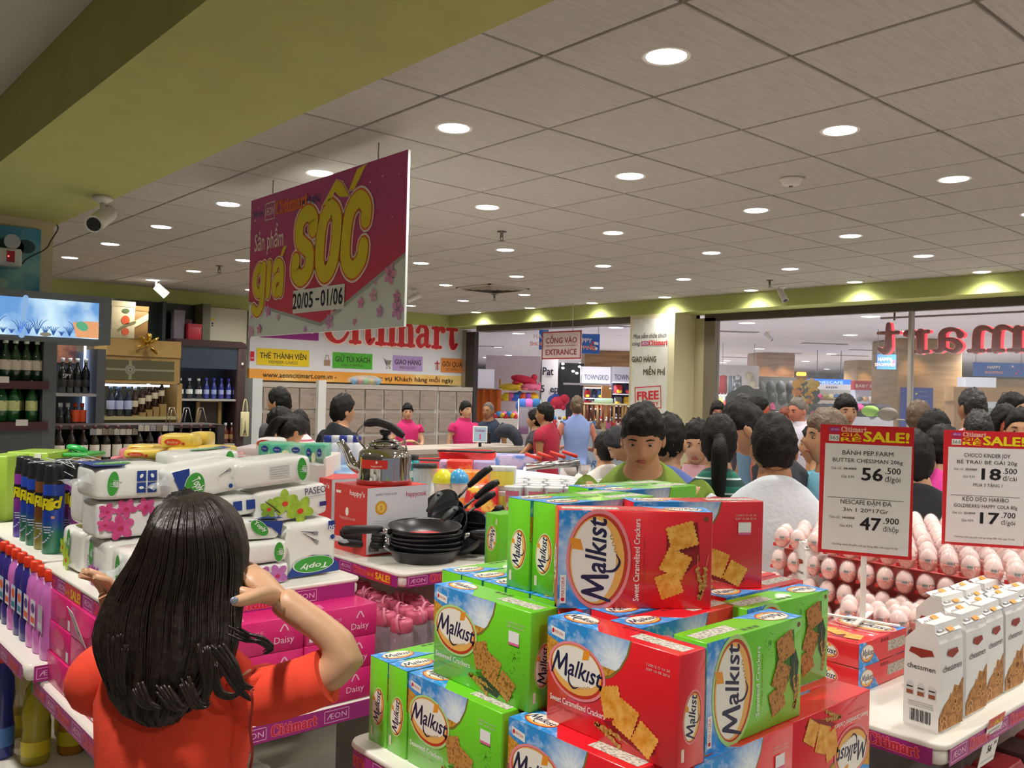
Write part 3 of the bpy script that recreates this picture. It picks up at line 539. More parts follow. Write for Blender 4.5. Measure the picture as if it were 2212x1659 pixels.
row(bB, [(xt(px, 880), YU + .05, shz[1]) for px in (73, 34, 8)] + [(xt(82, 880), YU + .13, shz[1]), (xt(52, 880), YU + .13, shz[1])], ['bright green bottle on the lower shelf, ' + ordn(i) + ' from the grey panel' for i in range(3)] + ['bright green bottle half hidden behind the ' + s_ + ' one on the lower shelf' for s_ in ('end', 'middle')], 'bottle', 'bottles on the lower drinks shelf')
# wine wall: glass cabinets along y = 10.6
t = thing('wine_cabinet', 'dark brown glass-fronted wine cabinet with rounded corners beside the locker sign', 'cabinet', (4.4, 10.7, 0)); X0, X1 = 3.98, 4.88
q = MB(); q.box((X0, 11.0, .0), (X1, 11.05, 2.28), mt('#3b4653', .5)); q.build('back_panel', t, world=True)
q = MB(); q.rbox((X0, 10.6, 0), (X0 + .07, 11.0, 2.24), CAB, .01); q.build('side_panel', t, world=True); q = MB(); q.rbox((X1 - .12, 10.6, 0), (X1, 11.0, 2.22), CAB, .03); q.build('side_panel', t, world=True)
q = MB(); M = Matrix.Translation((X0, 11.0, 0)) @ Matrix.Rotation(pi / 2, 4, 'X'); pr = [(0, 2.2), (0, 2.28), (X1 - X0 - .07, 2.28), (X1 - X0 - .02, 2.26), (X1 - X0, 2.2)]
q.loft([[(a, b, z) for a, b in pr] for z in (0, .4)], CAB, False, M=M); q.build('top_panel', t, world=True)
q = MB(); q.box((X0 + .07, 10.61, 1.93), (X1 - .12, 10.62, 2.2), mt('#3a4452', .1, spec=.8)); q.build('glass_panel', t, world=True)
zs = [zt(862, 450, 10.6), zt(960, 450, 10.6), .6]
for z in zs: q = MB(); q.box((X0 + .07, 10.62, z - .025), (X1 - .12, 11.0, z), mt('#a9a8a6', .4)); q.build('shelf_board', t, world=True)
q = MB(); q.box((X0 + .1, 10.62, 0), (X1 - .12, 10.64, .97), mt('#30262a', .5)); q.build('base_panel', t, world=True)
q = MB(); q.box((X0 + .12, 10.93, 2.16), (X1 - .15, 10.96, 2.18), mt('#dfe9ff', .4, emit=6)); q.build('light_strip', t, world=True)
q = MB(); q.box((X1 - .07, 10.59, 1.99), (X1 - .045, 10.6, 2.02), WHITE); q.build('lock_plate', t, world=True)
bw = bottle('spirit_bottle', mt('#20242f', .08, spec=.8), '#e4e6ea', .25, .04, '#e8edf5', .015); bc = bottle('spirit_bottle', mt('#2f3fa0', .08, spec=.8), '#aab2e8', .26, .032, '#5a5ae0', .013, capm=.3)
row(bw, [(xt(px, 850, 10.68), 10.7, zs[0]) for px in (390, 410, 430)], ['dark flask bottle with a white label, ' + ordn(i) + ' from the left in the cabinet' for i in range(3)], 'bottle', 'bottles in the dark wine cabinet')
row(bc, [(xt(px, 850, 10.68), 10.7, zs[0]) for px in (447, 463, 479, 495, 510)], ['blue bottle with a silver neck in the cabinet, ' + ordn(i) + ' after the flask bottles' for i in range(5)], 'bottle', 'blue bottles in the dark wine cabinet')
q = MB(); pts = [at(423, 862, y=10.7), at(478, 862, y=10.7)]; 
t = thing('bottle_stand', 'yellow wooden display frame on the cabinet floor behind the wine bottles', 'display', at(450, 955, y=10.75)); WD = mt('#8d7440', .5, var=.1, vs=12)
for a in ((-.16, 0, 0, -.12, .04, .55), (.12, 0, 0, .16, .04, .55), (-.16, 0, .5, .16, .04, .55)): q = MB(); q.box(a[:3], a[3:], WD); q.build('rail', t)
q = MB(); q.box((-.12, .03, 0), (.12, .04, .5), mt('#2c2118', .5)); q.build('back_panel', t)
bd = bottle('spirit_bottle', mt('#5a2a18', .1, spec=.8), '#9a7750', .26, .04, '#dfe6f5', .015)
row(bd, [(xt(px, 950, 10.7), 10.72, zs[1]) for px in (488, 502, 516, 410, 398)], ['brown spirit bottle on the lower cabinet shelf, ' + ordn(i) for i in ()] + ['brown spirit bottle on the lower cabinet shelf, ' + x for x in ('first right of the wooden frame', 'second right of the wooden frame', 'third right of the wooden frame', 'first left of the wooden frame', 'second left of the wooden frame')], 'bottle', 'spirit bottles in the lower cabinet')
# dark display window over the cabinets
t = thing('display_case', 'dark glazed display case above the wine cabinets under the green header', 'display case', (3.7, 11.0, 2.2)); q = MB(); q.box((3.2, 11.15, 2.24), (4.42, 11.2, 2.74), mt('#1d2524', .3)); q.build('back_panel', t, world=True)
q = MB(); q.box((3.15, 10.75, 2.225), (4.95, 11.2, 2.245), mt('#2b2522', .5)); q.build('base_board', t, world=True); q = MB(); q.box((4.42, 10.9, 2.245), (4.52, 11.2, 2.75), mt('#55543f', .6)); q.build('side_post', t, world=True)
q = MB(); q.box((4.52, 11.1, 2.245), (5.1, 11.2, 2.73), mt('#b9b6a0', .6)); q.build('pale_panel', t, world=True); q = MB(); q.box((3.94, 10.95, 2.245), (3.98, 11.15, 2.74), mt('#2a2f2f', .4)); q.build('divider', t, world=True)
f = FR((4.52, 11.098, 2.245), (1, 0, 0), e=.001); q = MB(); q.stroke(f, [(.08, .32), (.11, .34), (.14, .32)], .02, mt('#c9a81f', .5), 1); q.fe(f, .11, .28, .014, .012, BLACK, 1); q.fe(f, .11, .25, .012, .01, BLACK, 1); q.build('wall_mark', t, world=True)
def giftbox(px, py, w, h, d, yy, c, lb, name='gift_box', deco=None, z0=None):
    p = at(px, py, y=yy); z = z0 if z0 is not None else p.z
    t = thing(name, lb, 'box', (p.x, yy, z), 0); q = MB(); q.rbox((-w / 2, 0, 0), (w / 2, d, h), mt(c, .5, var=.08, vs=20), .006); q.build('carton', t)
    q = MB(); q.box((-w / 2 - .003, -.003, h * .86), (w / 2 + .003, d + .003, h + .004), mt(c, .5)); q.build('lid', t)
    if deco: q = MB(); deco(q, (Vector((-w / 2, -.0035, 0)), Vector((1, 0, 0)), Vector((0, 0, 1)), .0006), w, h); q.build('front_print', t)
    return t
def dA(q, f, w, h):
    q.fe(f, w * .6, h * .5, w * .18, h * .12, mt('#c9552f', .5), 1); q.fe(f, w * .6, h * .75, w * .16, h * .06, mt('#5a6a44', .5), 1); q.stroke(f, [(w * .3, h * .2), (w * .6, h * .35), (w, h * .45)], .03, mt('#6f6a45', .5), 1); q.fe(f, w * .6, h * .18, w * .16, h * .1, mt('#b5522f', .5), 1)
giftbox(265, 730, .26, .42, .2, 10.55, '#d3c7a0', 'cream gift box with orange flowers above the wooden hamper', deco=dA, z0=2.245)
giftbox(302, 733, .18, .38, .2, 10.57, '#8e6b3c', 'brown gift box with a cream diagonal band above the wooden hamper', deco=lambda q, f, w, h: q.fp(f, [(0, h * .3), (w, h * .6), (w, h * .8), (0, h * .5)], mt('#d8c9a2', .5), 1), z0=2.245)
giftbox(387, 728, .13, .40, .12, 10.95, '#77727a', 'tall grey bottle box in the display case', z0=2.245); giftbox(421, 732, .17, .24, .12, 10.9, '#a2242f', 'red square box in the display case', z0=2.245); giftbox(405, 730, .1, .3, .1, 11.02, '#4c1f24', 'dark maroon box behind the red square box', z0=2.245)
giftbox(440, 730, .09, .36, .08, 11.03, '#3c6a5a', 'dark green tube box right of the red square box', z0=2.245)
# gold hamper display with ribbon bow
GW = mt('#a88a52', .5, var=.06, vs=8); t = thing('gift_hamper_crate', 'tan wooden hamper display with a glazed front and bottles inside', 'display crate', (3.0, 9.0, 0)); y0 = 9.0
def xz(px, py): p = at(px, py, y=y0); return p.x, p.z
a_, b_ = xz(231, 760), xz(391, 765); q = MB(); q.box((a_[0], y0, 2.0), (b_[0], y0 + .4, 2.165), mt('#b79657', .5)); q.build('lid_board', t, world=True)
c_, d_ = xz(222, 830), xz(385, 830); q = MB(); q.box((c_[0] - .02, y0 + .02, 1.73), (d_[0] + .02, y0 + .05, 2.0), GW); q.build('front_panel', t, world=True)
q = MB(); q.box((c_[0] + .03, y0 + .012, 1.765), (d_[0] - .04, y0 + .02, 1.96), mt('#5f5c3c', .15, spec=.7)); q.build('glazing', t, world=True)
f = FR((c_[0], y0 + .01, 1.7), (1, 0, 0), e=.001); q = MB(); SV = mt('#8d8c6c', .4)
q.fr_(f, .03, .155, d_[0] - c_[0] - .04, .175, SV, 1); q.fr_(f, .24, .065, .27, .26, SV, 1); q.fe(f, .255, .165, .05, .05, mt('#8f907a', .4), 2); 
for k in range(12): a = k * pi / 6; q.fe(f, .255 + .032 * math.cos(a), .165 + .032 * math.sin(a), .006, .003, BLACK, 3, a, 8)
q.fe(f, .255, .165, .008, .008, BLACK, 3); q.build('emblem', t, world=True)
for xx in (c_[0] - .04, d_[0]): q = MB(); q.box((xx, y0 + .02, .9), (xx + .05, y0 + .4, 1.74), GW); q.build('side_post', t, world=True)
zc = xz(300, 900)[1]; q = MB(); q.box((c_[0], y0 - .02, zc - .03), (d_[0], y0 + .4, zc), mt('#a39a6c', .5)); q.build('shelf_board', t, world=True); q = MB(); q.box((c_[0], y0 + .38, .9), (d_[0], y0 + .4, 1.74), mt('#5b5a42', .5)); q.build('back_panel', t, world=True)
q = MB(); q.box((c_[0] + .05, y0 + .1, 1.70), (d_[0] - .05, y0 + .13, 1.72), mt('#dfeaff', .4, emit=5)); q.build('light_strip', t, world=True)
p = at(318, 745, y=8.97); t = thing('ribbon_bow', 'shiny gold ribbon bow on the hamper display', 'bow', p); GO = mt('#c9a545', .2, metal=.85)
for k, a in enumerate((.6, 2.4, 3.4, 5.6, 1.5)):
    q = MB(); c, s_ = math.cos(a), math.sin(a); pts = [(0, 0, 0), (c * .05, -.05, s_ * .05), (c * .1, -.05, s_ * .1), (c * .11, -.01, s_ * .11), (c * .05, .0, s_ * .05)]
    q.tube(catmull(pts, 4), .02, GO, 6, flat=.12); q.build('ribbon_loop', t)
q = MB(); q.ell((0, -.01, 0), (.02, .02, .02), GO, 10); q.build('knot', t)
bl = bottle('wine_bottle', mt('#1e2a3f', .08, spec=.8), '#aeb9dd', .3, .038, '#6d8ba5', .014, (.07, .155)); row(bl, [at(px, 900, y=9.12) * 1 for px in (238, 257, 276)], ['dark blue-lit wine bottle in the hamper display, ' + ordn(i) + ' from the left' for i in range(3)], 'bottle', 'wine bottles in the hamper display')
for o in [bl] + [x for x in COL.objects if x.get('group') == 'wine bottles in the hamper display']: o.location.z = zc
bl2 = dup(bl, at(250, 900, y=9.25), label='wine bottle behind the left pair in the hamper display'); bl2.location.z = zc
bm = bottle('wine_bottle', mt('#301a14', .1, spec=.8), '#c9bfa5', .28, .034, '#cfd8e0', .013, (.08, .14))
for i, px in enumerate((292, 307, 321, 335, 349)):
    p = at(px, 880 - i * 5, y=9.1); o = bm if i == 0 else dup(bm); o.location = (p.x, 9.12, zc + .015 + i * .028); o['label'] = 'brown wine bottle on the rising rack in the hamper display, ' + ordn(i) + ' step'; o['category'] = 'bottle'; o['group'] = 'wine bottles on the rising rack'
q = MB()
for i, px in enumerate((292, 307, 321, 335, 349)): p = at(px, 880, y=9.1); q.box((p.x - .036, 9.06, zc), (p.x + .036, 9.19, zc + .012 + i * .028), WD)
tag(q.build('stepped_rack'), 'stepped wooden rack under the brown bottles in the hamper display', 'rack')
# second dark cabinet behind the grey unit
t = thing('spirits_cabinet', 'grey glass cabinet of black bottles beside the green bottle shelf', 'cabinet', (2.3, 8.0, 0)); yy = 8.0; xa, xb = xt(118, 850, yy), xt(216, 850, yy)
q = MB(); q.box((xa, yy + .35, 0), (xb, yy + .38, 2.0), mt('#3b4248', .4)); q.build('back_panel', t, world=True); q = MB(); q.box((xb - .03, yy, 0), (xb + .04, yy + .38, 2.02), mt('#53565b', .4)); q.build('side_panel', t, world=True)
z1_, z2_ = zt(850, 160, yy), zt(948, 160, yy)
for z in (z1_, z2_): q = MB(); q.box((xa, yy, z - .025), (xb - .03, yy + .35, z), mt('#9d9c9c', .4)); q.build('shelf_board', t, world=True)
q = MB(); q.box((xa, yy + .02, z2_ - .3), (xb, yy + .35, z2_ - .03), WINE); q.build('base_panel', t, world=True); q = MB(); q.box((xb - .05, yy + .3, z2_ + .05), (xb - .035, yy + .32, z1_ + .42), mt('#bcd4ff', .4, emit=3)); q.build('light_strip', t, world=True)
q = MB(); q.box((xa, yy + .34, z1_ + .26), (xa + .25, yy + .347, z1_ + .46), mt('#b57b62', .5, kind='mottle', p=('#5a3a3c', 8, .4, .6))); q.build('poster_panel', t, world=True)
bk = bottle('black_bottle', mt('#141416', .1, spec=.8), '#2a2a2c', .3, .036, '#c9ced2', .013)
row(bk, [(xt(px, 840, yy + .1), yy + .1, z1_) for px in (134, 150, 166, 184)], ['black bottle on the upper glass shelf, ' + ordn(i) + ' from the grey shelf unit' for i in range(4)], 'bottle', 'black bottles in the grey cabinet')
q = MB(); f = FR((xt(135, 800, yy + .05), yy + .06, z1_ + .13), (1, 0, 0)); q.ft(f, 'SPY', .04, .0, .05, mt('#bfc3c6', .5), 1, w=.07); tag(q.build('bottle_lettering'), 'white lettering on the black bottles of the upper glass shelf', 'lettering')
bo = bottle('orange_bottle', mt('#2a1a14', .1, spec=.8), '#d9542a', .3, .034, '#d9542a', .014, (.14, .24)); row(bo, [(xt(px, 940, yy + .1), yy + .1, z2_) for px in (161, 176)], ['bottle with an orange sleeve on the lower glass shelf, ' + x for x in ('left one', 'right one')], 'bottle', 'orange bottles in the grey cabinet')
row(bk, [(xt(px, 940, yy + .1), yy + .1, z2_) for px in (129, 145)], ['black bottle left of the orange ones, ' + x for x in ('nearest the shelf unit', 'beside them')], 'bottle', 'black bottles on the lower glass shelf', first=False)
# low wine display with curved front
t = thing('wine_display', 'long low dark wine counter with rows of red wine bottles', 'display counter', (3.0, 7.6, 0)); yy = 7.6; xa, xb = xt(118, 960, yy), xt(470, 960, yy); zA = zt(915, 300, yy + .3); zB = zt(1000, 250, yy)
q = MB(); q.box((xa, yy + .05, zA - .03), (xb, yy + .45, zA), mt('#3a3432', .4)); q.build('top_board', t, world=True); q = MB(); q.box((xa, yy + .4, 0), (xb, yy + .45, zA - .03), mt('#241f20', .5)); q.build('back_panel', t, world=True)
q = MB(); q.box((xa, yy - .05, zB - .03), (xb, yy + .4, zB), mt('#c2bcae', .5)); q.build('shelf_board', t, world=True); q = MB(); q.box((xa, yy, 0), (xb, yy + .4, zB - .03), mt('#221c1e', .5)); q.build('base_panel', t, world=True)
q = MB(); q.box((xb, yy, 0), (xb + .06, yy + .45, zA), mt('#34302f', .4)); q.build('end_panel', t, world=True)
wb = bottle('red_wine_bottle', mt('#1a1512', .08, spec=.8), '#d9d5c8', .31, .038, '#4b1c20', .014, (.05, .15))
n = int((xb - xa) / .088); row(wb, [(xa + .05 + .088 * i, yy + .06, zB) for i in range(n)], ['white-labelled wine bottle in the low wine counter, ' + ordn(i) + ' from the shelf unit' for i in range(n)], 'bottle', 'front row of the low wine counter')
n = min(n, 20); row(wb, [(xa + .09 + .088 * i, yy + .2, zB + .0) for i in range(n - 1)], ['wine bottle in the back row of the low wine counter'] * (n - 1), 'bottle', 'back row of the low wine counter', first=False)
for i in range(14):
    px = 200 + i * 13; q = MB(); p = at(px, 932 - (i > 7) * 8, y=yy + .03); q.box((p.x - .022, yy + .02, p.z - .028), (p.x + .022, yy + .026, p.z + .02), mt(R.choice(['#a9a9a6', '#7d7468', '#b9b4a8', '#8c8f92']), .4, metal=.3)); q.tube([(p.x, yy + .026, p.z + .02), (p.x, yy + .1, zA - .035)], .004, KN, 5)
    tag(q.build('hanging_price_holder'), 'small price holder hanging under the wine counter top', 'price label', 'price holders under the wine counter top')
# easels on the counter top and tote bag on the cabinet
for i, (px, w) in enumerate(((370, .1), (402, .1), (433, .1))):
    p = at(px, 917, y=7.85); t = thing('wire_easel', 'small wire bottle easel on the wine counter, ' + ordn(i) + ' from the left', 'stand', (p.x, 7.85, zA), 0, 'wire easels'); q = MB(); q.tube([(-.05, 0, 0), (-.02, 0, .14), (.02, 0, .14), (.06, 0, 0)], .004, KN, 5); q.build('wire_frame', t)
    q = MB(); q.tube([(0, 0, .12), (.0, .05, 0)], .004, KN, 5); q.build('rear_leg', t)
p = at(528, 905, y=10.57); t = thing('tote_bag', 'cream cloth tote bag printed with a tower, hanging on the dark cabinet side', 'bag', p); CR = mt('#d6d0a2', .8, var=.04, bump=.2, bs=60)
q = MB(); q.rbox((-.055, -.02, -.22), (.055, .0, .09), CR, .005); q.build('cloth_body', t); q = MB(); q.tube(catmull([(-.03, -.01, .09), (-.02, -.012, .2), (0, -.01, .25), (.02, -.012, .2), (.03, -.01, .09)], 4), .008, CR, 6); q.build('handle', t)
q = MB(); f = (Vector((-.055, -.0205, -.22)), Vector((1, 0, 0)), Vector((0, 0, 1)), .0006); K = mt('#3a352a', .6); q.fp(f, [(.03, .01), (.045, .01), (.056, .06), (.067, .01), (.082, .01), (.062, .09), (.058, .2), (.054, .2), (.05, .09)], K, 1); q.fr_(f, .035, .055, .077, .062, K, 1); q.ft(f, 'VINTAGE DE PARIS', .018, .13, .022, K, 1, rot=pi / 2, w=.2); q.build('tower_print', t)
# ================================================================ the mall beyond the glass
MC = mt('#d6d2dc', .8, var=.03, vs=1.5)
s = MB(); s.box((9.06, -6, 2.95), (42, 36, 3.05), MC); struct('ceiling', s)
s = MB(); s.box((41.8, -6, 0), (42, 36, 3), mt('#c9c6c9', .7, kind='mottle', p=('#9c9aa4', 1.2, .4, .7))); struct('wall_far', s); s = MB(); s.box((9, 35.8, 0), (42, 36, 3), mt('#b9b4bb', .7, kind='mottle', p=('#9c9aa4', 1.2, .4, .7))); struct('wall_side', s)
s = MB(); s.box((9.06, 11.75, 0), (9.3, 11.9, 2.95), mt('#cfc6c9', .7)); struct('wall_mall', s)
def mbox(name, px0, py0, px1, py1, d, th, m, lb=None, cat=None, group=None, parts=None, floor=False, z0=None):
    """a camera-facing box at depth d covering the pixel rectangle"""
    a = at(px0, py1, d=d); b = at(px1, py0, d=d); w = (b - a).dot(RV); z = a.z; h = b.z - a.z
    if floor: h += z; z = 0
    p = a + RV * (w / 2); p.z = z
    t = thing(name, lb, cat, p, -TH, group) if lb else None
    q = MB(); q.box((-w / 2, 0, 0), (w / 2, th, h), m)
    if t is None: o = q.build(name); o.location = p; o.rotation_euler = (0, 0, -TH); return o, w, h
    q.build('body', t); return t, w, h
def lfr(w, y=-.004, z=0, e=.003): return (Vector((-w / 2, y, z)), Vector((1, 0, 0)), Vector((0, 0, 1)), e)
# ceiling lamps of the mall
ML = mt('#ffffff', .5, emit=12, name='mall_lens')
def mlamp(name):
    t = thing(name, None, None); q = MB(); q.lathe([(.13, 0), (.15, -.012), (.16, 0)], TRIM, 16, caps=False); q.build('trim_ring', t); q = MB(); q.lathe([(.125, -.008), (.125, -.001)], ML, 16); q.build('lens', t); return t
mp = mlamp('mall_downlight'); mm = bpy.data.lights.new('mall_lamp', 'SPOT'); mm.energy = MALL_W * 8; mm.spot_size = math.radians(150); mm.spot_blend = 1; mm.shadow_soft_size = .12; mm.color = (1, .97, .96)
vis = [(1614, 697), (1881, 683), (1837, 723), (1640, 753), (1796, 764), (1740, 780), (1843, 788), (1786, 797), (1562, 783), (1570, 779), (2158, 758), (1330, 707), (1120, 720), (1076, 749), (1050, 772), (1098, 767), (2100, 760), (1960, 715), (1256, 784), (1218, 795), (1700, 800)]
k = 0
for i, (px, py) in enumerate(vis):
    p = at(px, py, z=2.95); o = mp if i == 0 else dup(mp); o.location = p; o['label'] = 'bright round mall ceiling lamp'; o['category'] = 'ceiling light'; o['group'] = 'mall ceiling lamps'
for x in (11, 14.5, 18, 22, 26, 31):
    for y in (-2, 2.5, 6.5, 10.5, 14.5, 18.5, 23, 27):
        if y > x + 3 or y < x - 16: continue
        l = bpy.data.objects.new('lamp', mm); COL.objects.link(l); l.location = (x, y, 2.93)
for i, (px, py, w) in enumerate(((1585, 716, .9), (1690, 762, 1.0), (1780, 742, 1.0), (1835, 768, 1.0), (1870, 756, .8), (1060, 748, .7), (1350, 705, .7), (1600, 772, 1.2))):
    p = at(px, py, z=2.95); q = MB()
    for k_ in range(3): q.box((-w / 2, -.12 + k_ * .09, -.012), (w / 2, -.08 + k_ * .09, 0), mt('#8e8c93', .6))
    o = q.build('slot_vent'); o.location = p; o.rotation_euler = (0, 0, -TH + .1); tag(o, 'dark slotted air vent in the mall ceiling', 'air vent', 'mall ceiling vents')
camera_fix(1660, 716, 2.95, (.2, -.6, -.6), 'small ceiling camera in the mall above the clothes wall', .9)
# pillars
TRV = mt('#a8875f', .35, kind='mottle', p=('#86683f', 3.5, .35, .7, (.4, .4, 3)), spec=.4)
def pillar(px0, px1, d, m, lb): 
    a = at(px0, 850, d=d); b = at(px1, 850, d=d); w = (b - a).dot(RV); p = a + RV * w / 2; p.z = 0; t = thing('mall_pillar', lb, 'pillar', p, -TH); t['kind'] = 'structure'; q = MB(); q.rbox((-w / 2, 0, 0), (w / 2, w, 2.95), m, .03); q.build('shaft', t); return t, w
pA, wA = pillar(1938, 2078, 17.0, TRV, 'big brown stone pillar with the blue directory board')
pB, wB = pillar(1634, 1716, 24.0, mt('#b0876a', .3, kind='mottle', p=('#8a6040', 3, .4, .7, (.4, .4, 3))), 'brown stone pillar behind the black clothes display'); pC, wC = pillar(1851, 1930, 27.0, TRV, 'brown stone pillar over the red shop sign'); pD, wD = pillar(1262, 1375, 25.0, mt('#a8835f', .35, kind='mottle', p=('#7e5f40', 3, .4, .7, (.4, .4, 3))), 'brown stone pillar over the white shop sign')
for px, d in ((1990, 16.7), (1660, 23.7), (1700, 23.7), (1876, 26.7), (1915, 26.7), (1290, 24.6), (1340, 24.6), (2190, 24)): p = at(px, 750, d=d); spot((p.x, p.y, 2.9), 25, (1, .72, .4), 90, .6, .04)
# blue directory board
t, w, h = mbox('directory_board', 1945, 838, 2016, 958, 16.8, .06, mt('#213a8c', .35), 'blue mall directory board with white lines of text on the stone pillar', 'sign'); q = MB(); f = lfr(w)
for i in range(11): q.ft(f, R.choice(['Restaurant', 'Supermarket', 'Fashion', 'Cinema', 'Toilet']), w * .28, h * (.9 - .075 * i), .035, mt('#8fa4d6', .5), 1, w=w * .22)
for i in range(8): q.ft(f, R.choice(['Nhà hàng', 'Siêu thị', 'Thời trang', 'Rạp phim']), w * .68, h * (.92 - .08 * i), .035, mt('#7f96cc', .5), 1, w=w * .28)
for z in (.87, .55): q.fp(f, [(w * .43, h * z), (w * .5, h * (z + .01)), (w * .5, h * (z + .04)), (w * .43, h * (z + .03))], mt('#b9c46a', .5), 1)
q.build('lettering', t)
# overhead promo banners
def promo(px0, py0, px1, py1, d, lb, w2=None):
    t, w, h = mbox('promo_banner', px0, py0, px1, py1, d, .03, mt('#2a5fb8', .4, kind='mottle', p=('#3f86c9', .8, .4, .7)), lb, 'banner'); q = MB(); f = lfr(w)
    q.ft(f, 'HAPPY', w * .4, h * .55, h * .32, mt('#e6dcd8', .5), 1, bold=.03); q.ft(f, 'SHOPPING', w * .4, h * .2, h * .28, mt('#e9a58e', .5), 1, bold=.03)
    for i in range(7): q.fe(f, w * (.7 + .035 * i), h * R.uniform(.2, .8), h * .08, h * .08, mt(R.choice(['#c5485c', '#dfe6f2', '#7b5fc0']), .5), 1, n=8)
    q.build('lettering', t)
    for x in (-w * .45, w * .45):
        q = MB(); z = 2.95 - t.location.z; q.tube([(x, .015, h), (x, .015, max(z, h + .02))], .006, mt('#9a9aa0', .4), 5); q.build('wire', t)
promo(1557, 792, 1633, 809, 20, 'blue hanging promotion banner over the red and grey dresses'); promo(1894, 766, 1936, 797, 15, 'blue hanging promotion banner beside the big stone pillar'); promo(2103, 785, 2212, 812, 15.5, 'blue hanging promotion banner above the shop with the wooden fascia')
promo(1233, 722, 1296, 763, 14.5, 'blue printed hanging banner right of the entrance sign'); promo(1164, 713, 1185, 755, 14.7, 'purple-blue hanging banner behind the entrance sign')
# white pillar with broken lettering, plush wall, dark shop, clothes racks
t, w, h = mbox('lettered_pillar', 1167, 740, 1207, 960, 15.3, .5, mt('#cfcacb', .6), 'white square column with broken black lettering', 'pillar', floor=True); q = MB(); f = lfr(w, z=-.0); z0 = at(1187, 795, d=15.3).z
q.ft(f, 'Pat', w * .38, z0 - .12, .19, mt('#26263a', .5), 1, bold=.03, sx=.8); q.ft(f, '5  ep', w * .5, z0 - .42, .17, mt('#26263a', .5), 1, bold=.03, sx=.9); q.build('lettering', t)
t, w, h = mbox('plush_shop_wall', 1045, 770, 1168, 960, 18, .15, mt('#dccdd2', .7, kind='mottle', p=('#e9dde2', 1, .4, .7)), 'pinkish white shop wall behind the stuffed toys', 'wall', floor=True); t['kind'] = 'structure'
mbox('white_board', 1032, 798, 1068, 838, 16.5, .1, mt('#e9e6f2', .6, emit=.25), 'blank white square panel above the orange curtain', 'panel')
p = at(1050, 840, d=16.2); z1 = p.z; t = thing('orange_curtain', 'orange hanging curtain under the blank white panel', 'curtain', (p.x, p.y, 0), -TH); q = MB(); rows = []
for zz in (1.05, z1): rows.append([(-.28 + .56 * i / 24, .03 * math.sin(i * 1.1), zz) for i in range(25)] + [(.28 - .56 * i / 24, .02 + .03 * math.sin((24 - i) * 1.1), zz) for i in range(25)])
q.loft(rows, mt('#e0732c', .7), True); q.build('cloth', t); q = MB(); q.tube([(-.3, 0, z1), (.3, 0, z1)], .012, KN, 6); q.build('rail', t)
# toy shelf
t, w, h = mbox('toy_shelf', 1077, 862, 1166, 866, 17, .4, mt('#d98a3a', .5), 'orange wall shelf stacked with stuffed toys', 'shelf')
q = MB(); q.box((-w / 2, 0, .0), (-w / 2 + .03, .4, .42), mt('#d98a3a', .5)); q.build('side_panel', t)
def blob(name, px, py, d, r, c, lb, cat, group=None, kind='ell', rot=0):
    p = at(px, py, d=d); t = thing(name, lb, cat, p, -TH, group); q = MB(); q.ell((0, 0, 0), r, mt(c, .8, var=.08, vs=15), 14, M=Matrix.Rotation(rot, 4, 'Y')); q.build('body', t)
    if kind == 'animal':
        q = MB(); q.ell((r[0] * .75, -r[1] * .2, r[2] * .6), (r[2] * .7, r[2] * .7, r[2] * .7), mt(c, .8), 12); q.build('head', t)
        for s_ in (-1, 1): q = MB(); q.ell((r[0] * s_ * .6, -r[1] * .8, -r[2] * .6), (r[0] * .3, r[1] * .4, r[2] * .35), mt(c, .8), 8, rings=6); q.build('leg', t)
    elif kind == 'fish':
        q = MB(); q.fp((Vector((-r[0] * 1.5, 0, -r[2] * .7)), Vector((1, 0, 0)), Vector((0, 0, 1)), .01), [(0, 0), (r[0] * .8, r[2] * .7), (0, r[2] * 1.4)], mt(c, .8), 0); q.ell((-r[0] * 1.25, 0, 0), (r[0] * .35, r[1] * .25, r[2] * .6), mt(c, .8), 8, rings=6); q.build('tail', t)
    elif kind == 'cap':
        q = MB(); q.ell((r[0] * .9, -r[1] * .6, -r[2] * .75), (r[0] * .7, r[1] * .7, r[2] * .12), mt(c, .8), 10, rings=6); q.build('brim', t)
    return t
T_ = 'stuffed toys on and above the orange shelf'
blob('stuffed_toy', 1132, 821, 16.9, (.26, .16, .09), '#cf2f48', 'long red stuffed toy at the very top of the toy pile', 'stuffed toy', T_, 'animal', .2); blob('stuffed_toy', 1105, 836, 16.85, (.24, .16, .07), '#e8c93c', 'yellow stuffed toy under the long red one', 'stuffed toy', T_, 'animal'); blob('stuffed_toy', 1148, 836, 16.8, (.22, .16, .07), '#e0708c', 'pink stuffed toy under the long red one', 'stuffed toy', T_, 'animal')
for px, c, n, kd in ((1094, '#e8cf34', 'yellow', 'fish'), (1104, '#df6fb0', 'pink', 'fish'), (1115, '#3f77d8', 'blue', 'animal'), (1129, '#e05a35', 'orange-red', 'fish'), (1141, '#8a55b5', 'purple', 'fish'), (1153, '#e0b52c', 'yellow and red', 'fish')): blob('stuffed_toy', px, 857, 16.85, (.09, .1, .085), c, n + ' round stuffed toy standing on the orange shelf', 'stuffed toy', T_, kd)
mbox('dark_shop_front', 1207, 785, 1262, 930, 17.5, .3, mt('#1b1c20', .6), 'dark shop interior between the lettered column and white sign', 'wall', floor=True)[0]['kind'] = 'structure'
for i, (px, py) in enumerate(((1216, 786), (1216, 795), (1238, 802), (1246, 806), (1252, 792))): blob('shop_spotlight', px, py, 17.3, (.03, .03, .02), '#ffffff', 'tiny bright spotlight in the dark shop, ' + ordn(i) + ' from the column', 'spotlight', 'tiny spotlights').children[0].data.materials[0] = ML
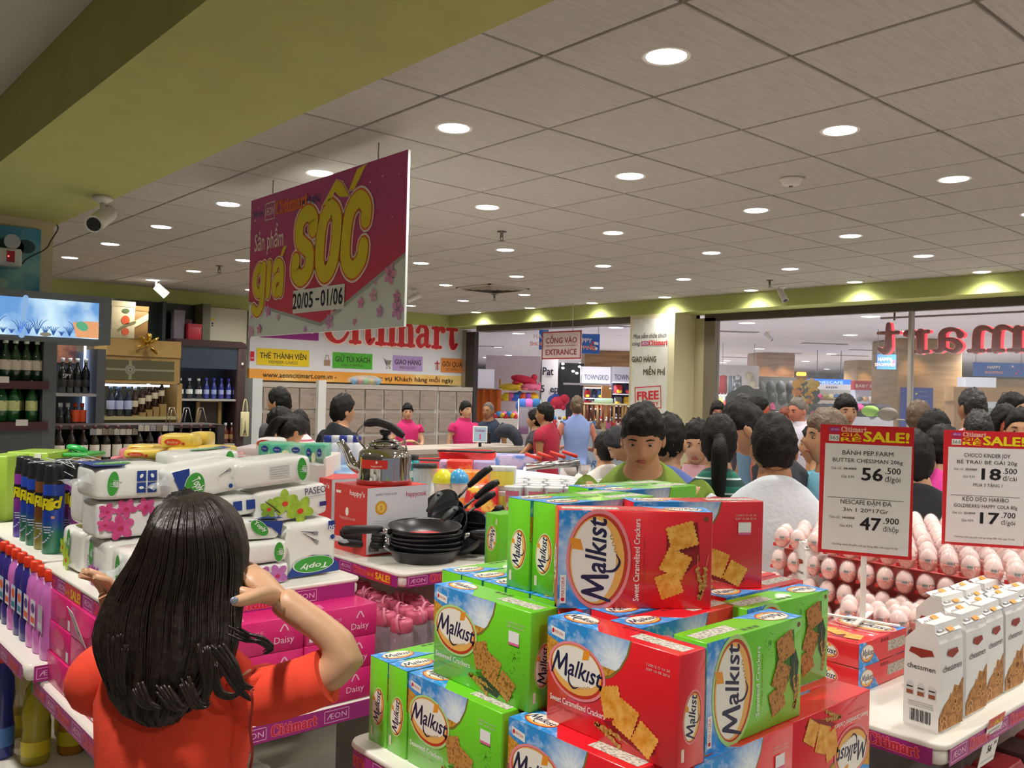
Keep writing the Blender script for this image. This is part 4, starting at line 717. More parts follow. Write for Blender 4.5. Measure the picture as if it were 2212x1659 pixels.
t, w, h = mbox('shop_fascia', 1257, 793, 1320, 832, 16.8, .5, mt('#eceaf4', .5, emit=.35), 'white box sign of the bag shop with thin dark lettering', 'sign'); q = MB(); f = lfr(w); q.ft(f, 'TOWNSKID', w * .5, h * .3, .14, mt('#3c3c62', .5), 1, w=w * .84); q.build('lettering', t)
t, w, h = mbox('shop_fascia', 1322, 793, 1372, 832, 16.5, .5, mt('#b9b8c4', .5), 'greyer side of the bag shop sign, half hidden by the poster pillar', 'sign'); q = MB(); f = lfr(w); q.ft(f, 'TOWNSKID', w * .1, h * .3, .14, mt('#3c3c62', .5), 1, bold=.01, align='L', w=w * 1.0 * 1.1); q.build('lettering', t)
# bag shop shelves
def shelf_bank(name, px0, py0, px1, py1, d, rows, lb, cols, item, glabel, back='#c9ccd8', n=4, kind='cap', cat='bag'):
    t, w, h = mbox(name, px0, py0, px1, py1, d + .4, .05, mt(back, .6), lb, 'shelf unit'); z0 = t.location.z; names = {'#c8313c': 'red', '#2b3550': 'navy', '#3f86c9': 'blue', '#e0b52c': 'yellow', '#1e1f26': 'black', '#e07a3c': 'orange', '#e8e4e0': 'white', '#4a9a5a': 'green', '#df6fb0': 'pink', '#7a5a45': 'brown', '#6e7078': 'grey'}
    for k_ in range(rows + 1):
        q = MB(); q.box((-w / 2, -.4, h * k_ / rows - .02), (w / 2, 0, h * k_ / rows), mt('#d5d5dc', .5)); q.build('shelf_board', t)
    for k_ in range(rows):
        for i in range(n):
            c = cols[(k_ * n + i) % len(cols)]; x = -w / 2 + w * (i + .5) / n; hh = h / rows * .75; o = thing(item, None, None, t.matrix_basis @ Vector((x, -.25, h * k_ / rows)), -TH + R.uniform(-.2, .2)); ww = w / n * .42
            o['label'] = names[c] + ' %s on the %s, %s shelf, %s along' % (item.replace('_', ' '), name.replace('_', ' '), ['lowest', 'second', 'third', 'top', 'top'][k_], ordn(i)); o['category'] = cat; o['group'] = glabel
            q = MB(); q.rbox((-ww, -.06, 0), (ww, .08, hh), mt(c, .7), ww * .5); q.build('bag_body', o)
            q = MB(); q.rbox((-ww * .65, -.1, hh * .08), (ww * .65, -.06, hh * .45), mt(R.choice(cols), .7), ww * .3); q.build('front_pocket', o); q = MB(); q.tube(catmull([(-ww * .3, 0, hh), (0, 0, hh * 1.12), (ww * .3, 0, hh)], 3), .012, BLACK, 5); q.build('handle', o)
    return t
shelf_bank('children_bag_shelf', 1258, 838, 1316, 903, 15.6, 3, 'white shelves of colourful children bags behind the woman in white shorts', ['#c8313c', '#2b3550', '#3f86c9', '#e0b52c', '#c8313c', '#e8e4e0', '#1e1f26', '#e07a3c'], 'small_backpack', 'children bags right of the dark shop', n=4)
shelf_bank('backpack_shelf', 1320, 826, 1362, 925, 15.4, 4, 'shelves of bigger backpacks beside the poster pillar', ['#c8313c', '#2b3550', '#1e1f26', '#c8313c', '#6e7078', '#e0b52c'], 'backpack', 'backpacks beside the poster pillar', '#3a3f55', n=2)
mbox('wooden_post', 1299, 832, 1316, 900, 15.0, .15, mt('#c08a52', .5, var=.1, vs=10), 'tan wooden post in front of the children bags', 'post')
mbox('hanging_rail', 1217, 829, 1318, 831, 14.9, .03, mt('#cfcfd4', .4), 'thin white rail across the bag shop front', 'rail')
# stalls in the doorway: glass counter with trinkets, towel racks
t, w, h = mbox('display_counter', 1190, 930, 1370, 975, 12.2, .7, mt('#b7c8de', .4), 'pale blue display counter beyond the entrance', 'counter', floor=True); q = MB(); q.box((-w / 2 + .05, -.01, .15), (w / 2 - .5, 0, .5), mt('#8fe0f2', .3, emit=.7)); q.build('lit_glass', t)
q = MB(); f = lfr(w, -.012); q.ft(f, 'JEWELRY', .45, .72, .13, mt('#2b5fae', .5), 1, shear=.3); q.build('lettering', t); ztop = h
C_ = ['#c8313c', '#e8e4e0', '#3f86c9', '#7a5a45', '#e0b52c', '#df6fb0']
for i in range(16):
    px = 1198 + i * 10.5; c = C_[i % 6]; p = at(px, 925, d=12.35); p.z = ztop; t2 = thing('trinket', 'small %s trinket on the pale blue counter, %s along' % ({'#c8313c': 'red', '#e8e4e0': 'white', '#3f86c9': 'blue', '#7a5a45': 'brown', '#e0b52c': 'yellow', '#df6fb0': 'pink'}[c], ordn(i)), 'trinket', p, -TH, 'trinkets on the pale blue counter')
    q = MB(); q.lathe([(.03, 0), (.045, .02), (.02, .06), (.035, .1), (.01, .13)], mt(c, .5), 8); q.build('figure_body', t2); q = MB(); q.ell((0, 0, .14), (.025, .025, .03), mt(C_[(i + 2) % 6], .5), 8, rings=5); q.build('knob_top', t2)
p = at(1303, 915, d=11.8); t = thing('trinket_stand', 'round table stand hung with brown beaded strings', 'stand', (p.x, p.y, ztop), -TH); q = MB(); q.lathe([(.16, 0), (.02, .02), (.02, .34), (.32, .35), (.32, .37)], mt('#d9cdb0', .5), 20); q.build('stand_body', t)
q = MB()
for i in range(26): a = 2 * pi * i / 26; q.tube([(.3 * math.cos(a), .3 * math.sin(a), .35), (.3 * math.cos(a), .3 * math.sin(a), .12)], .016, mt(R.choice(['#8a4a35', '#c9a06a', '#6b3d2c', '#d8b48a']), .6), 5)
o = q.build('bead_strings', t); o['kind'] = 'stuff'
q = MB(); q.rbox((-.12, -.1, .37), (.12, .1, .44), mt('#bfe3d6', .5), .03); q.build('folded_cloth', t)
t, w, h = mbox('towel_rack', 1121, 880, 1170, 884, 11.5, .05, mt('#b9bcc2', .4, metal=.5), 'metal rack with grey and mauve towels hanging on it', 'rack'); zz = t.location.z
for x, c, c2 in ((-.09, '#9d97a8', '#8a5f86'), (.07, '#a9a0ae', '#7d5f8e')): q = MB(); q.rbox((x - .06, -.03, -.32), (x + .07, .0, .01), mt(c, .9, kind='grad', p=(c2, 2, -.2, -.26)), .01); q.build('towel', t)
for x in (-.15, .14): q = MB(); q.tube([(x, .02, -zz), (x, .02, .14)], .012, KN, 6); q.build('upright_post', t)
for i, (px, c, n) in enumerate(((1129, '#3f77d8', 'blue'), (1142, '#e070c0', 'pink'), (1158, '#2f6fb0', 'dark blue'))): blob('round_cushion', px, 876, 12.3, (.1, .1, .1), c, n + ' round cushion behind the towel rack', 'cushion', 'round cushions')
mbox('cushion_table', 1122, 886, 1166, 900, 12.2, .4, mt('#a9a2a8', .5), 'low table behind the towel rack', 'table', floor=True)
blob('hanging_doll', 1206, 872, 13.2, (.12, .1, .11), '#c02a45', 'red round soft doll beside the lettered column', 'stuffed toy', None, 'animal'); blob('hanging_doll', 1192, 868, 13.3, (.07, .08, .1), '#31489c', 'blue soft doll left of the red round one', 'stuffed toy', None, 'animal')
mbox('doll_table', 1186, 884, 1222, 900, 13.1, .4, mt('#dfe6ee', .5), 'white table carrying the soft dolls', 'table', floor=True)
mbox('toy_bin', 1068, 905, 1120, 930, 14.5, .6, mt('#d8d1c9', .6), 'white bin of small colourful toys left of the towels', 'bin', floor=True)
for i in range(14): blob('small_toy', 1070 + i * 3.7, 900 - (i % 3) * 3, 14.6 + (i % 2) * .15, (.05, .05, .045), C_[i % 6], 'small coloured toy heaped in the white bin', 'toy', 'small toys in the white bin')
# right half: clothes wall, black gear, hats, shops
t, w, h = mbox('clothes_wall', 1538, 790, 1640, 960, 19, .1, mt('#d8d6da', .6), 'white wall with dresses and shirts beyond the glass', 'wall', floor=True); t['kind'] = 'structure'
def garment(px0, px1, py0, py1, d, c, lb, var='#00000000', pat=None, grp=None):
    a = at(px0, py1, d=d); b = at(px1, py0, d=d); w = (b - a).dot(RV); h = b.z - a.z; p = a + RV * w / 2; t = thing('hanging_dress', lb, 'clothing', p, -TH, grp); q = MB(); rows = []
    for z, k_ in ((0, 1), (h * .6, .85), (h * .85, .8), (h * .96, .9), (h, .25)): rows.append([(w / 2 * k_ * math.cos(2 * pi * j / 16), .05 * math.sin(2 * pi * j / 16) + .012 * math.sin(j * 2.7), z) for j in range(16)])
    q.loft(rows, mt(c, .8, kind='mottle', p=(pat or c, 14, .5, .6)), True); q.build('cloth', t)
    q = MB(); q.tube(catmull([(-w * .4, 0, h * .95), (0, 0, h + .02), (w * .4, 0, h * .95)], 3), .008, KN, 5); q.tube([(0, 0, h + .02), (0, 0, h + .08)], .005, KN, 5); q.build('hanger', t)
G_ = 'dresses on the white wall'
garment(1536, 1549, 811, 853, 18.6, '#c02633', 'red dress with a white pattern at the window frame', pat='#e8b0b0', grp=G_); garment(1552, 1572, 811, 852, 18.6, '#8e2030', 'plain dark red dress on the white wall', grp=G_); garment(1573, 1582, 812, 852, 18.6, '#5f6f78', 'narrow grey-blue dress beside the red one', grp=G_); garment(1581, 1604, 811, 853, 18.6, '#4a4d56', 'dark grey dress printed with pale motifs', pat='#a9adb5', grp=G_)
mbox('clothes_rail', 1536, 853, 1604, 855, 18.3, .04, mt('#d5d5dc', .4), 'white clothes rail under the dresses', 'rail')
for i, c in enumerate(['#e9e9ee', '#9ac8e0', '#e8d878', '#e8e8f0', '#3f86c9', '#c9ddee', '#2f7fc0', '#e07a3c', '#c8313c', '#e8e4e0']): garment(1540 + i * 6.6, 1546 + i * 6.6, 857, 886, 18.2, c, 'small shirt on the white rail, ' + ordn(i) + ' from the window frame', grp='shirts on the white rail')
for i, (px, c, n) in enumerate(((1543, '#c8592a', 'orange'), (1556, '#e0b52c', 'yellow'), (1568, '#c8313c', 'red'), (1588, '#b03038', 'dark red'), (1604, '#c9a03c', 'tan'))): blob('sun_hat', px, 874, 17.5, (.08, .07, .1), c, n + ' hat on the stand before the shirts', 'hat', 'hats before the white rail', 'cap')
for i, (px, py, c, n) in enumerate(((1609, 853, '#8a7a4c', 'tan'), (1626, 830, '#d9d3b8', 'cream'), (1618, 812, '#cfc9a8', 'pale'))): blob('mannequin_hat', px, py, 19, (.09, .08, .09), c, n + ' straw hat hanging beside the grey patterned dress', 'hat', 'straw hats', 'cap')
t, w, h = mbox('outdoor_gear_display', 1636, 815, 1720, 950, 20.5, .6, mt('#3a3836', .8), 'dark column display hung with black jackets and bags', 'display', floor=True)
for i in range(12):
    px = 1610 + (i % 5) * 21 + R.uniform(-4, 4); py = 838 + (i // 5) * 22; blob('black_bag', px + 14, py, 20.0, (.11, .09, .17), R.choice(['#17181c', '#24252b', '#1d1c20', '#2c2d30']), 'black bag hanging on the dark display', 'bag', 'black bags on the dark display')
for i, (px, py, r_) in enumerate(((1590, 866, .18), (1610, 858, .2), (1633, 866, .2), (1643, 880, .16), (1622, 878, .2))): blob('black_hat_stack', px, py, 14.5, (r_, r_ * .8, r_), '#14151a', 'black fluffy hat in the heap before the dark display', 'hat', 'black hats heap', 'cap')
mbox('hat_table', 1585, 893, 1650, 905, 14.4, .5, mt('#3a3a40', .6), 'dark table under the black hats', 'table', floor=True)
blob('pink_bag', 1668, 886, 15, (.05, .06, .13), '#d63a86', 'bright pink bag on the dark display', 'bag'); mbox('blue_board', 1670, 894, 1694, 915, 15.5, .1, mt('#4b78c8', .5), 'plain blue panel behind the couple in the mall', 'panel')
mbox('white_table', 1652, 891, 1712, 960, 16.2, .6, mt('#e6e4ea', .5), 'white counter behind the couple', 'counter', floor=True)
t, w, h = mbox('yellow_lamp_shop', 1716, 803, 1745, 940, 24, .2, mt('#6b4434', .6), 'brown shop alcove with a yellow lamp', 'wall', floor=True); q = MB(); q.rbox((-w / 2, -.2, h - .12), (w / 2 - .1, -.02, h - .02), mt('#ffcf3a', .5, emit=2), .03); q.build('yellow_lamp', t)
for i in range(12): blob('hanging_toy', 1722 + (i % 4) * 11, 830 + (i // 4) * 17 + (i % 2) * 5, 18.5, (.11, .09, .1), ['#e0a82c', '#4a5a50', '#d8c06a', '#e0b52c', '#c97a35', '#3a4a46'][i % 6], 'hanging soft toy beside the brown alcove', 'stuffed toy', 'soft toys hanging beside the alcove', 'animal')
mbox('toy_column', 1724, 826, 1762, 940, 19.0, .2, mt('#a38a50', .7, kind='mottle', p=('#4a4a40', 6, .4, .6)), 'mustard-coloured column behind the hanging soft toys', 'post', floor=True)
t, w, h = mbox('lit_blue_sign', 1752, 820, 1838, 830, 22, .3, mt('#2a6fe0', .4, emit=1.2), 'glowing blue sign hanging from the mall ceiling', 'sign'); q = MB(); f = lfr(w); q.ft(f, 'NESCAFE', w * .5, h * .2, .09, mt('#cfe6ff', .5, emit=1), 1, w=w * .6); q.build('lettering', t)
for x in (-.3, .3): q = MB(); q.tube([(x * w, .15, h), (x * w, .15, 2.95 - t.location.z)], .01, mt('#77787e', .5), 5); q.build('hanging_rod', t)
t, w, h = mbox('white_shop_sign', 1765, 831, 1850, 841, 21.5, .3, mt('#e9e9ef', .5, emit=.3), 'white shop sign with small black capitals', 'sign'); q = MB(); f = lfr(w); q.ft(f, 'AKEMI', w * .36, h * .22, .07, mt('#2b2b30', .5), 1, bold=.02, w=w * .3); q.build('lettering', t)
t, w, h = mbox('red_shop_sign', 1845, 824, 1909, 842, 20, .2, mt('#a82a3c', .45, emit=.15), 'dark red shop sign with pale capitals', 'sign'); q = MB(); f = lfr(w); q.ft(f, 'BABY KIKO', w * .5, h * .28, .1, mt('#ead9d6', .5), 1, bold=.02, w=w * .9); q.build('lettering', t)
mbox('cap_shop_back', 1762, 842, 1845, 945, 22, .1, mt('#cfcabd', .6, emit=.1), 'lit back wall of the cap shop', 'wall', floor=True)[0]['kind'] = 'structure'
for k_, (py, cols) in enumerate(((862, ['#d63a86', '#a8a05a', '#e8e0a8', '#4f8ac8', '#4f8ac8']), (885, ['#6a6a72', '#e8e4e0', '#3b4a6e', '#8fb0c8', '#d8d4c8']))):
    mbox('cap_shelf', 1763, py, 1830, py + 2, 21.3, .5, mt('#b08a5a', .5), 'wooden cap shelf in the lit shop, ' + ('upper' if k_ == 0 else 'lower') + ' board', 'shelf')
    for i, c in enumerate(cols): blob('cap', 1770 + i * 12.5, py - 6, 21.2, (.07, .08, .06), c, {'#d63a86': 'pink', '#a8a05a': 'olive', '#e8e0a8': 'pale yellow', '#4f8ac8': 'blue', '#6a6a72': 'grey', '#e8e4e0': 'white', '#3b4a6e': 'navy', '#8fb0c8': 'pale blue', '#d8d4c8': 'cream'}[c] + ' cap on the ' + ('upper' if k_ == 0 else 'lower') + ' wooden shelf, ' + ordn(i) + ' from the toys', 'cap', 'caps in the lit shop', 'cap')
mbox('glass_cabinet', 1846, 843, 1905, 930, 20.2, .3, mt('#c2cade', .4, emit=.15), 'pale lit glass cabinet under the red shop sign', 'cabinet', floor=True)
for i in range(8): blob('cabinet_item', 1857 + (i % 4) * 12, 862 + (i // 4) * 20, 20.0, (.07, .06, .06), ['#6a6a72', '#d8b48a', '#e8e4e0', '#3a3a44'][i % 4], 'small item in the pale glass cabinet', 'ornament', 'items in the pale glass cabinet')
t, w, h = mbox('portrait_poster', 1908, 838, 1936, 880, 19, .03, mt('#e2d6d8', .5), 'pale poster with a dark-haired figure in pink beside the pillar', 'poster'); q = MB(); f = lfr(w); q.fe(f, w * .5, h * .62, .07, .1, mt('#3a2622', .6), 1); q.fe(f, w * .5, h * .6, .045, .065, mt('#e0b8a0', .6), 2); q.fp(f, [(w * .25, 0), (w * .75, 0), (w * .62, h * .42), (w * .38, h * .42)], mt('#c84a5a', .6), 2); q.build('figure_print', t)
for i in range(22): blob('folded_hat', 1765 + (i % 11) * 14.5, 880 + (i // 11) * 14, 15.5 + (i % 3) * .1, (.12, .1, .07), R.choice(['#2b2a30', '#3c2b35', '#1f2026', '#4a2f44', '#1f4f66', '#b8357a', '#57504a']), 'folded hat or bag in the dark heap before the cap shop', 'hat', 'dark heap before the cap shop', 'cap')
mbox('heap_table', 1760, 902, 1930, 940, 15.4, .7, mt('#8a8890', .6), 'long table under the dark heap of hats', 'table', floor=True)
blob('green_bag', 1880, 888, 14.2, (.14, .12, .09), '#7fb02c', 'lime green bag on the long table', 'bag', None, 'cap'); blob('brown_bag', 1918, 895, 14, (.16, .12, .11), '#6b5d4c', 'brown bag beside the lime green one', 'bag', None, 'cap')
t, w, h = mbox('wooden_fascia', 2060, 841, 2300, 866, 13.5, .3, mt('#a98558', .5, var=.08, vs=5), 'tan wooden shop fascia with brown handwriting', 'sign'); q = MB(); f = lfr(w); q.ft(f, 'Papex A', w * .42, h * .35, .12, mt('#3a2418', .5), 1, shear=.4, align='L', sx=1.1); q.build('lettering', t)
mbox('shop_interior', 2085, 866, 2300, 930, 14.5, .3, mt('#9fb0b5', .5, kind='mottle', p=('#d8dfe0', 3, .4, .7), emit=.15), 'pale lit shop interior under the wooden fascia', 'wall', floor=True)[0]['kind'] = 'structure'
mbox('fascia_post', 2060, 866, 2084, 960, 13.5, .3, mt('#9a7850', .5), 'tan wooden post under the fascia', 'post', floor=True); mbox('lit_white_box', 2086, 816, 2152, 841, 15.5, .3, mt('#dfe3ee', .5, emit=.3), 'white lit box above the wooden fascia', 'panel'); mbox('stone_beam', 2153, 822, 2300, 842, 15.8, .3, TRV, 'brown stone beam above the wooden fascia', 'panel')
for i, (px, py, c, n, r_) in enumerate(((2138, 894, '#7f8a8c', 'grey', .09), (2153, 890, '#d8472c', 'red', .06), (2125, 897, '#8ab0c8', 'blue', .07))): blob('shop_ball', px, py, 13.2, (r_, r_, r_), c, n + ' round item hanging before the pale shop', 'ornament', 'round items before the pale shop')
# ================================================================ promotion tables with price rails
RIMW = mt('#ece8de', .35); MAG = mt('#a3267f', .4); MAGR = mt('#c33a5e', .4); OUT = mt('#f0708c', .4)
def rail_print(q, f, L, h, start=0, order='AC', sale=(), pre=None):
    x = start; k = 0; q.fr_(f, 0, 0, L, h, MAG, 1)
    if pre:
        e_ = citi(q, f, pre, .0, h * .2, h * .62, OUT, 2, .0035); citi(q, f, pre, .0, h * .2, h * .62, mt('#c8243c', .4), 3); x = e_ + .02
    while x < L - .02:
        if order[k % len(order)] == 'A':
            if x + .085 > L: break
            aeon(q, f, x + .006, h * .15, .075, h * .7, MAG, mt('#f0c0dc', .4), 2, True); x += .09
        else:
            hh = h * .62; w = CITI_W * hh
            if x + w > L: break
            citi(q, f, 'Citimart', x + .004, h * .2, hh, OUT, 2, .0035); citi(q, f, 'Citimart', x + .004, h * .2, hh, mt('#c8243c', .4), 3); x += w + .02
        k += 1
    for s_ in sale: q.fr_(f, s_ - .075, .0, s_ + .075, h, mt('#c9304a', .4), 4); q.ft(f, 'SALE!', s_ + .025, h * .2, h * .8, mt('#f2c21c', .4), 5, bold=.04, w=.085); q.ft(f, 'GIÁ RẺ', s_ - .05, h * .3, h * .35, mt('#f2a21c', .4), 5, bold=.02, w=.04)
def table(name, x0, y0, x1, y1, z, h, lb, t=None, legs=True, starts=(0, 0), sale=((), ()), order='AC', pre=(None, None)):
    top = t is None
    if top: t = thing(name, lb, 'display table', ((x0 + x1) / 2, (y0 + y1) / 2, 0))
    q = MB(); q.rbox((x0, y0, z - h), (x1, y1, z - .004), RIMW, .025); q.box((x0 + .02, y0 + .02, z - .006), (x1 - .02, y1 - .02, z), mt('#efece2', .35)); q.build('shelf_tray', t, world=True)
    q = MB(); q.rbox((x0 - .004, y0 - .004, z - .006), (x1 + .004, y1 + .004, z + .006), RIMW, .028); q.box((x0 + .02, y0 + .02, z - .002), (x1 - .02, y1 - .02, z + .0062), mt('#efece2', .35)); q.build('shelf_rim', t, world=True)
    q = MB(); f = FR((x0 - .002, y1 - .02, z - h - .002), (0, -1, 0)); rail_print(q, f, y1 - y0 - .04, h, starts[0], order, sale[0], pre[0]); q.build('price_rail', t, world=True)
    q = MB(); f = FR((x0 + .02, y0 - .002, z - h - .002), (1, 0, 0)); rail_print(q, f, x1 - x0 - .04, h, starts[1], order, sale[1], pre[1]); q.build('price_rail', t, world=True)
    if legs:
        q = MB(); q.box((x0 + .25, y0 + .28, .1), (x1 - .25, y1 - .28, z - h), mt('#b9b6ae', .5)); q.build('centre_column', t, world=True); q = MB(); q.rbox((x0 + .03, y0 + .03, 0), (x1 - .03, y1 - .03, .14), mt('#cfccc4', .5), .02); q.build('base', t, world=True)
    return t
def pricecard(p, u, w, h, txt, lb, lines=('Giá cũ', 'Giá KM'), tilt=0, sale=True, twist=0):
    """price card hanging from a rail; p top centre, u direction of its face"""
    u = Vector(u).normalized(); t = thing('price_card', lb, 'price card', p); M = Matrix.Rotation(twist, 3, 'Z'); u = M @ u; v = Vector((0, 0, 1)); n = u.cross(v); v = (v + n * tilt).normalized(); f = (-u * w / 2 - v * h + Vector((0, 0, 0)), u, v, .0006); nn = u.cross(v)
    q = MB(); o = f[0]; q.add([o, o + u * w, o + u * w + v * h, o + v * h, o - nn * .001, o + u * w - nn * .001, o + u * w + v * h - nn * .001, o + v * h - nn * .001], [(0, 1, 2, 3), (7, 6, 5, 4), (0, 4, 5, 1), (1, 5, 6, 2), (2, 6, 7, 3), (3, 7, 4, 0)], mt('#eceae6', .5)); q.build('paper', t)
    q = MB(); 
    if sale: q.fr_(f, 0, h * .8, w, h, mt('#d3362f', .4), 1); q.ft(f, 'SALE!', w * .62, h * .83, h * .13, mt('#f5d51c', .4), 2, bold=.04, w=w * .5); q.ft(f, 'GIÁ RẺ', w * .2, h * .86, h * .07, mt('#f5b51c', .4), 2, bold=.02, w=w * .24)
    for i, l in enumerate(lines): q.ft(f, l, w * .5, h * (.7 - .1 * i), h * .06, mt('#4a4a4a', .5), 1, w=w * (.7 if i == 0 else .5))
    q.ft(f, txt[0], w * .5, h * .25, h * .22, BLACK, 1, bold=.03); q.ft(f, txt[1], w * .8, h * .36, h * .1, BLACK, 1, bold=.02); q.fr_(f, w * .1, h * .1, w * .9, h * .11, mt('#8a8a8a', .5), 1); q.build('card_print', t); return t
TA = table('cracker_table', .815, .645, 1.42, 1.325, 1.134, .036, 'white display table edge with a purple rail under the cracker boxes', pre=('art', None))
TS = thing('narrow_stand', 'narrow white stand behind the cracker pile', 'stand', (1.60, 1.74, 0)); q = MB(); q.box((-.11, -.03, .1), (.11, .03, 1.284), RIMW); q.build('stand_body', TS); q = MB(); q.box((-.2, -.15, 0), (.2, .15, .1), RIMW); q.build('base', TS)
# ================================================================ cracker boxes
BW, BH, BT = .232, .145, .055
CG = ('g', mt('#74d42a', .32, coat=.4)); CRd = ('r', mt('#e8222e', .32, coat=.4))
SKY = mt('#2b93e2', .4, kind='sky', p=(.125, .112, .055)); SKYB = mt('#2b93e2', .4, kind='sky', p=(.075, .19, .06)); WHT = mt('#e0a93c', .45, kind='mottle', p=('#b97a24', 300, .4, .6, (1, 1, 1)))
NAVY = mt('#1d2047', .4); CREAM = mt('#f4efe2', .4); RING = mt('#c53a22', .4); PEACH = mt('#f0b65c', .4); DIA = mt('#ef9a2a', .4); GLOWR = mt('#ef8f96', .45); GLOWG = mt('#b6e08a', .45)
CRK = mt('#e09326', .5, kind='mottle', p=('#f4bd5a', 90, .35, .7)); CRKG = mt('#c48a42', .5, kind='mottle', p=('#8a5a26', 220, .5, .62)); SW = mt('#263a2c', .5, kind='mottle', p=('#3f5a40', 90, .4, .7)); SHD = mt('#7a1018', .5); WE = mt('#c79a4e', .5)
def cracker(q, f, cx, cy, s, rot, m, L, sy=1.0, hole='#a8641a'):
    c, w = math.cos(rot), math.sin(rot); pts = []; n = 6
    edge = [((i / n) - .5, -.5) for i in range(n)] + [(.5, (i / n) - .5) for i in range(n)] + [(.5 - i / n, .5) for i in range(n)] + [(-.5, .5 - i / n) for i in range(n)]
    N_ = len(edge)
    for i in range(N_):
        a, b = edge[i], edge[(i + 1) % N_]; mx, my = (a[0] + b[0]) / 2, (a[1] + b[1]) / 2; k = 1.07
        for (x, y), g in ((a, .97), ((mx, my), k)): x, y = x * g * s, y * g * s * sy; pts.append((cx + c * x - w * y, cy + w * x + c * y))
    q.fp(f, pts, m, L)
    for i in (-1, 0, 1):
        for j in (-1, 0, 1):
            if (i + j) % 2 == 0: x, y = i * .28 * s, j * .28 * s * sy; q.fe(f, cx + c * x - w * y, cy + w * x + c * y, s * .022, s * .022, mt(hole, .5), L + .3, n=6)
def logo(q, f, cx, cy, rx, ry, w, rot=0, L=3, glow=None, ring=True, diamond=True):
    if glow: q.fe(f, cx, cy, rx * 1.09, ry * 1.1, glow, L - .5, rot, 36)
    q.fe(f, cx, cy, rx, ry, RING, L, rot, 36); ux, uy = math.cos(rot), math.sin(rot); vx, vy = -uy, ux
    def P(a, b): return (cx + ux * a + vx * b, cy + uy * a + vy * b)
    e = P(-rx * .01, ry * .05); q.fe(f, e[0], e[1], rx * .95, ry * .93, PEACH, L + .3, rot, 36); e = P(-rx * .02, ry * .16); q.fe(f, e[0], e[1], rx * .90, ry * .76, CREAM, L + .6, rot, 36)
    bm = w * .26; a = P(0, -bm * .34)
    if diamond:
        d = [P(rx * .2, ry * .52), P(rx * .44, ry * .62), P(rx * .47, ry * 1.0), P(rx * .23, ry * .9)]; q.fp(f, d, DIA, L + .9)
    tw = w; m_ = [P(-w * .50 + w * x_ * .34 , -bm * .42 + bm * y_ * 1.12) for x_, y_ in ((.0, -.12), (.32, 1.0), (.45, .2), (.85, 1.02), (.86, .0))]
    for i_ in range(4): q.stroke(f, [m_[i_], m_[i_ + 1]], [w * .035, w * .05] if i_ == 0 else [w * .05, w * .032] if i_ == 2 else w * .052, NAVY, L + 1.1 + .03 * i_, 2)
    q.ft(f, 'alkıst', *P(w * .175, -bm * .34), bm * 1.4, NAVY, L + 1.2, bold=.022, shear=.24, rot=rot, w=w * .68)
    q.stroke(f, [P(-w * .14, -bm * .3), P(-w * .13, -bm * .75), P(-w * .03, -bm * 1.0), P(w * .07, -bm * .82)], [w * .02, w * .035, w * .03, w * .006], NAVY, L + 1.3)
    for i in range(7): e = P(rx * (.1 + .07 * i), -ry * (.62 - .035 * i)); q.fe(f, e[0], e[1], rx * .045, ry * .03, WE, L + .8, rot + .9 * (1 if i % 2 else -1) + .4, 8)
def wheat(q, f, pts, L, s=.006):
    for k_ in (-1, 1):
        P = catmull([(x, y + k_ * s * .9 * i / 2) for i, (x, y) in enumerate(pts)], 5)
        for i, (x, y) in enumerate(P[:-4]): q.fe(f, x, y, s * .75, s * .38, WE if i % 2 else mt('#a87a34', .5), L + .02 * i, .6 * k_ + i, 8)
        q.stroke(f, [P[-5], P[-1]], s * .15, WE, L, 2, False)
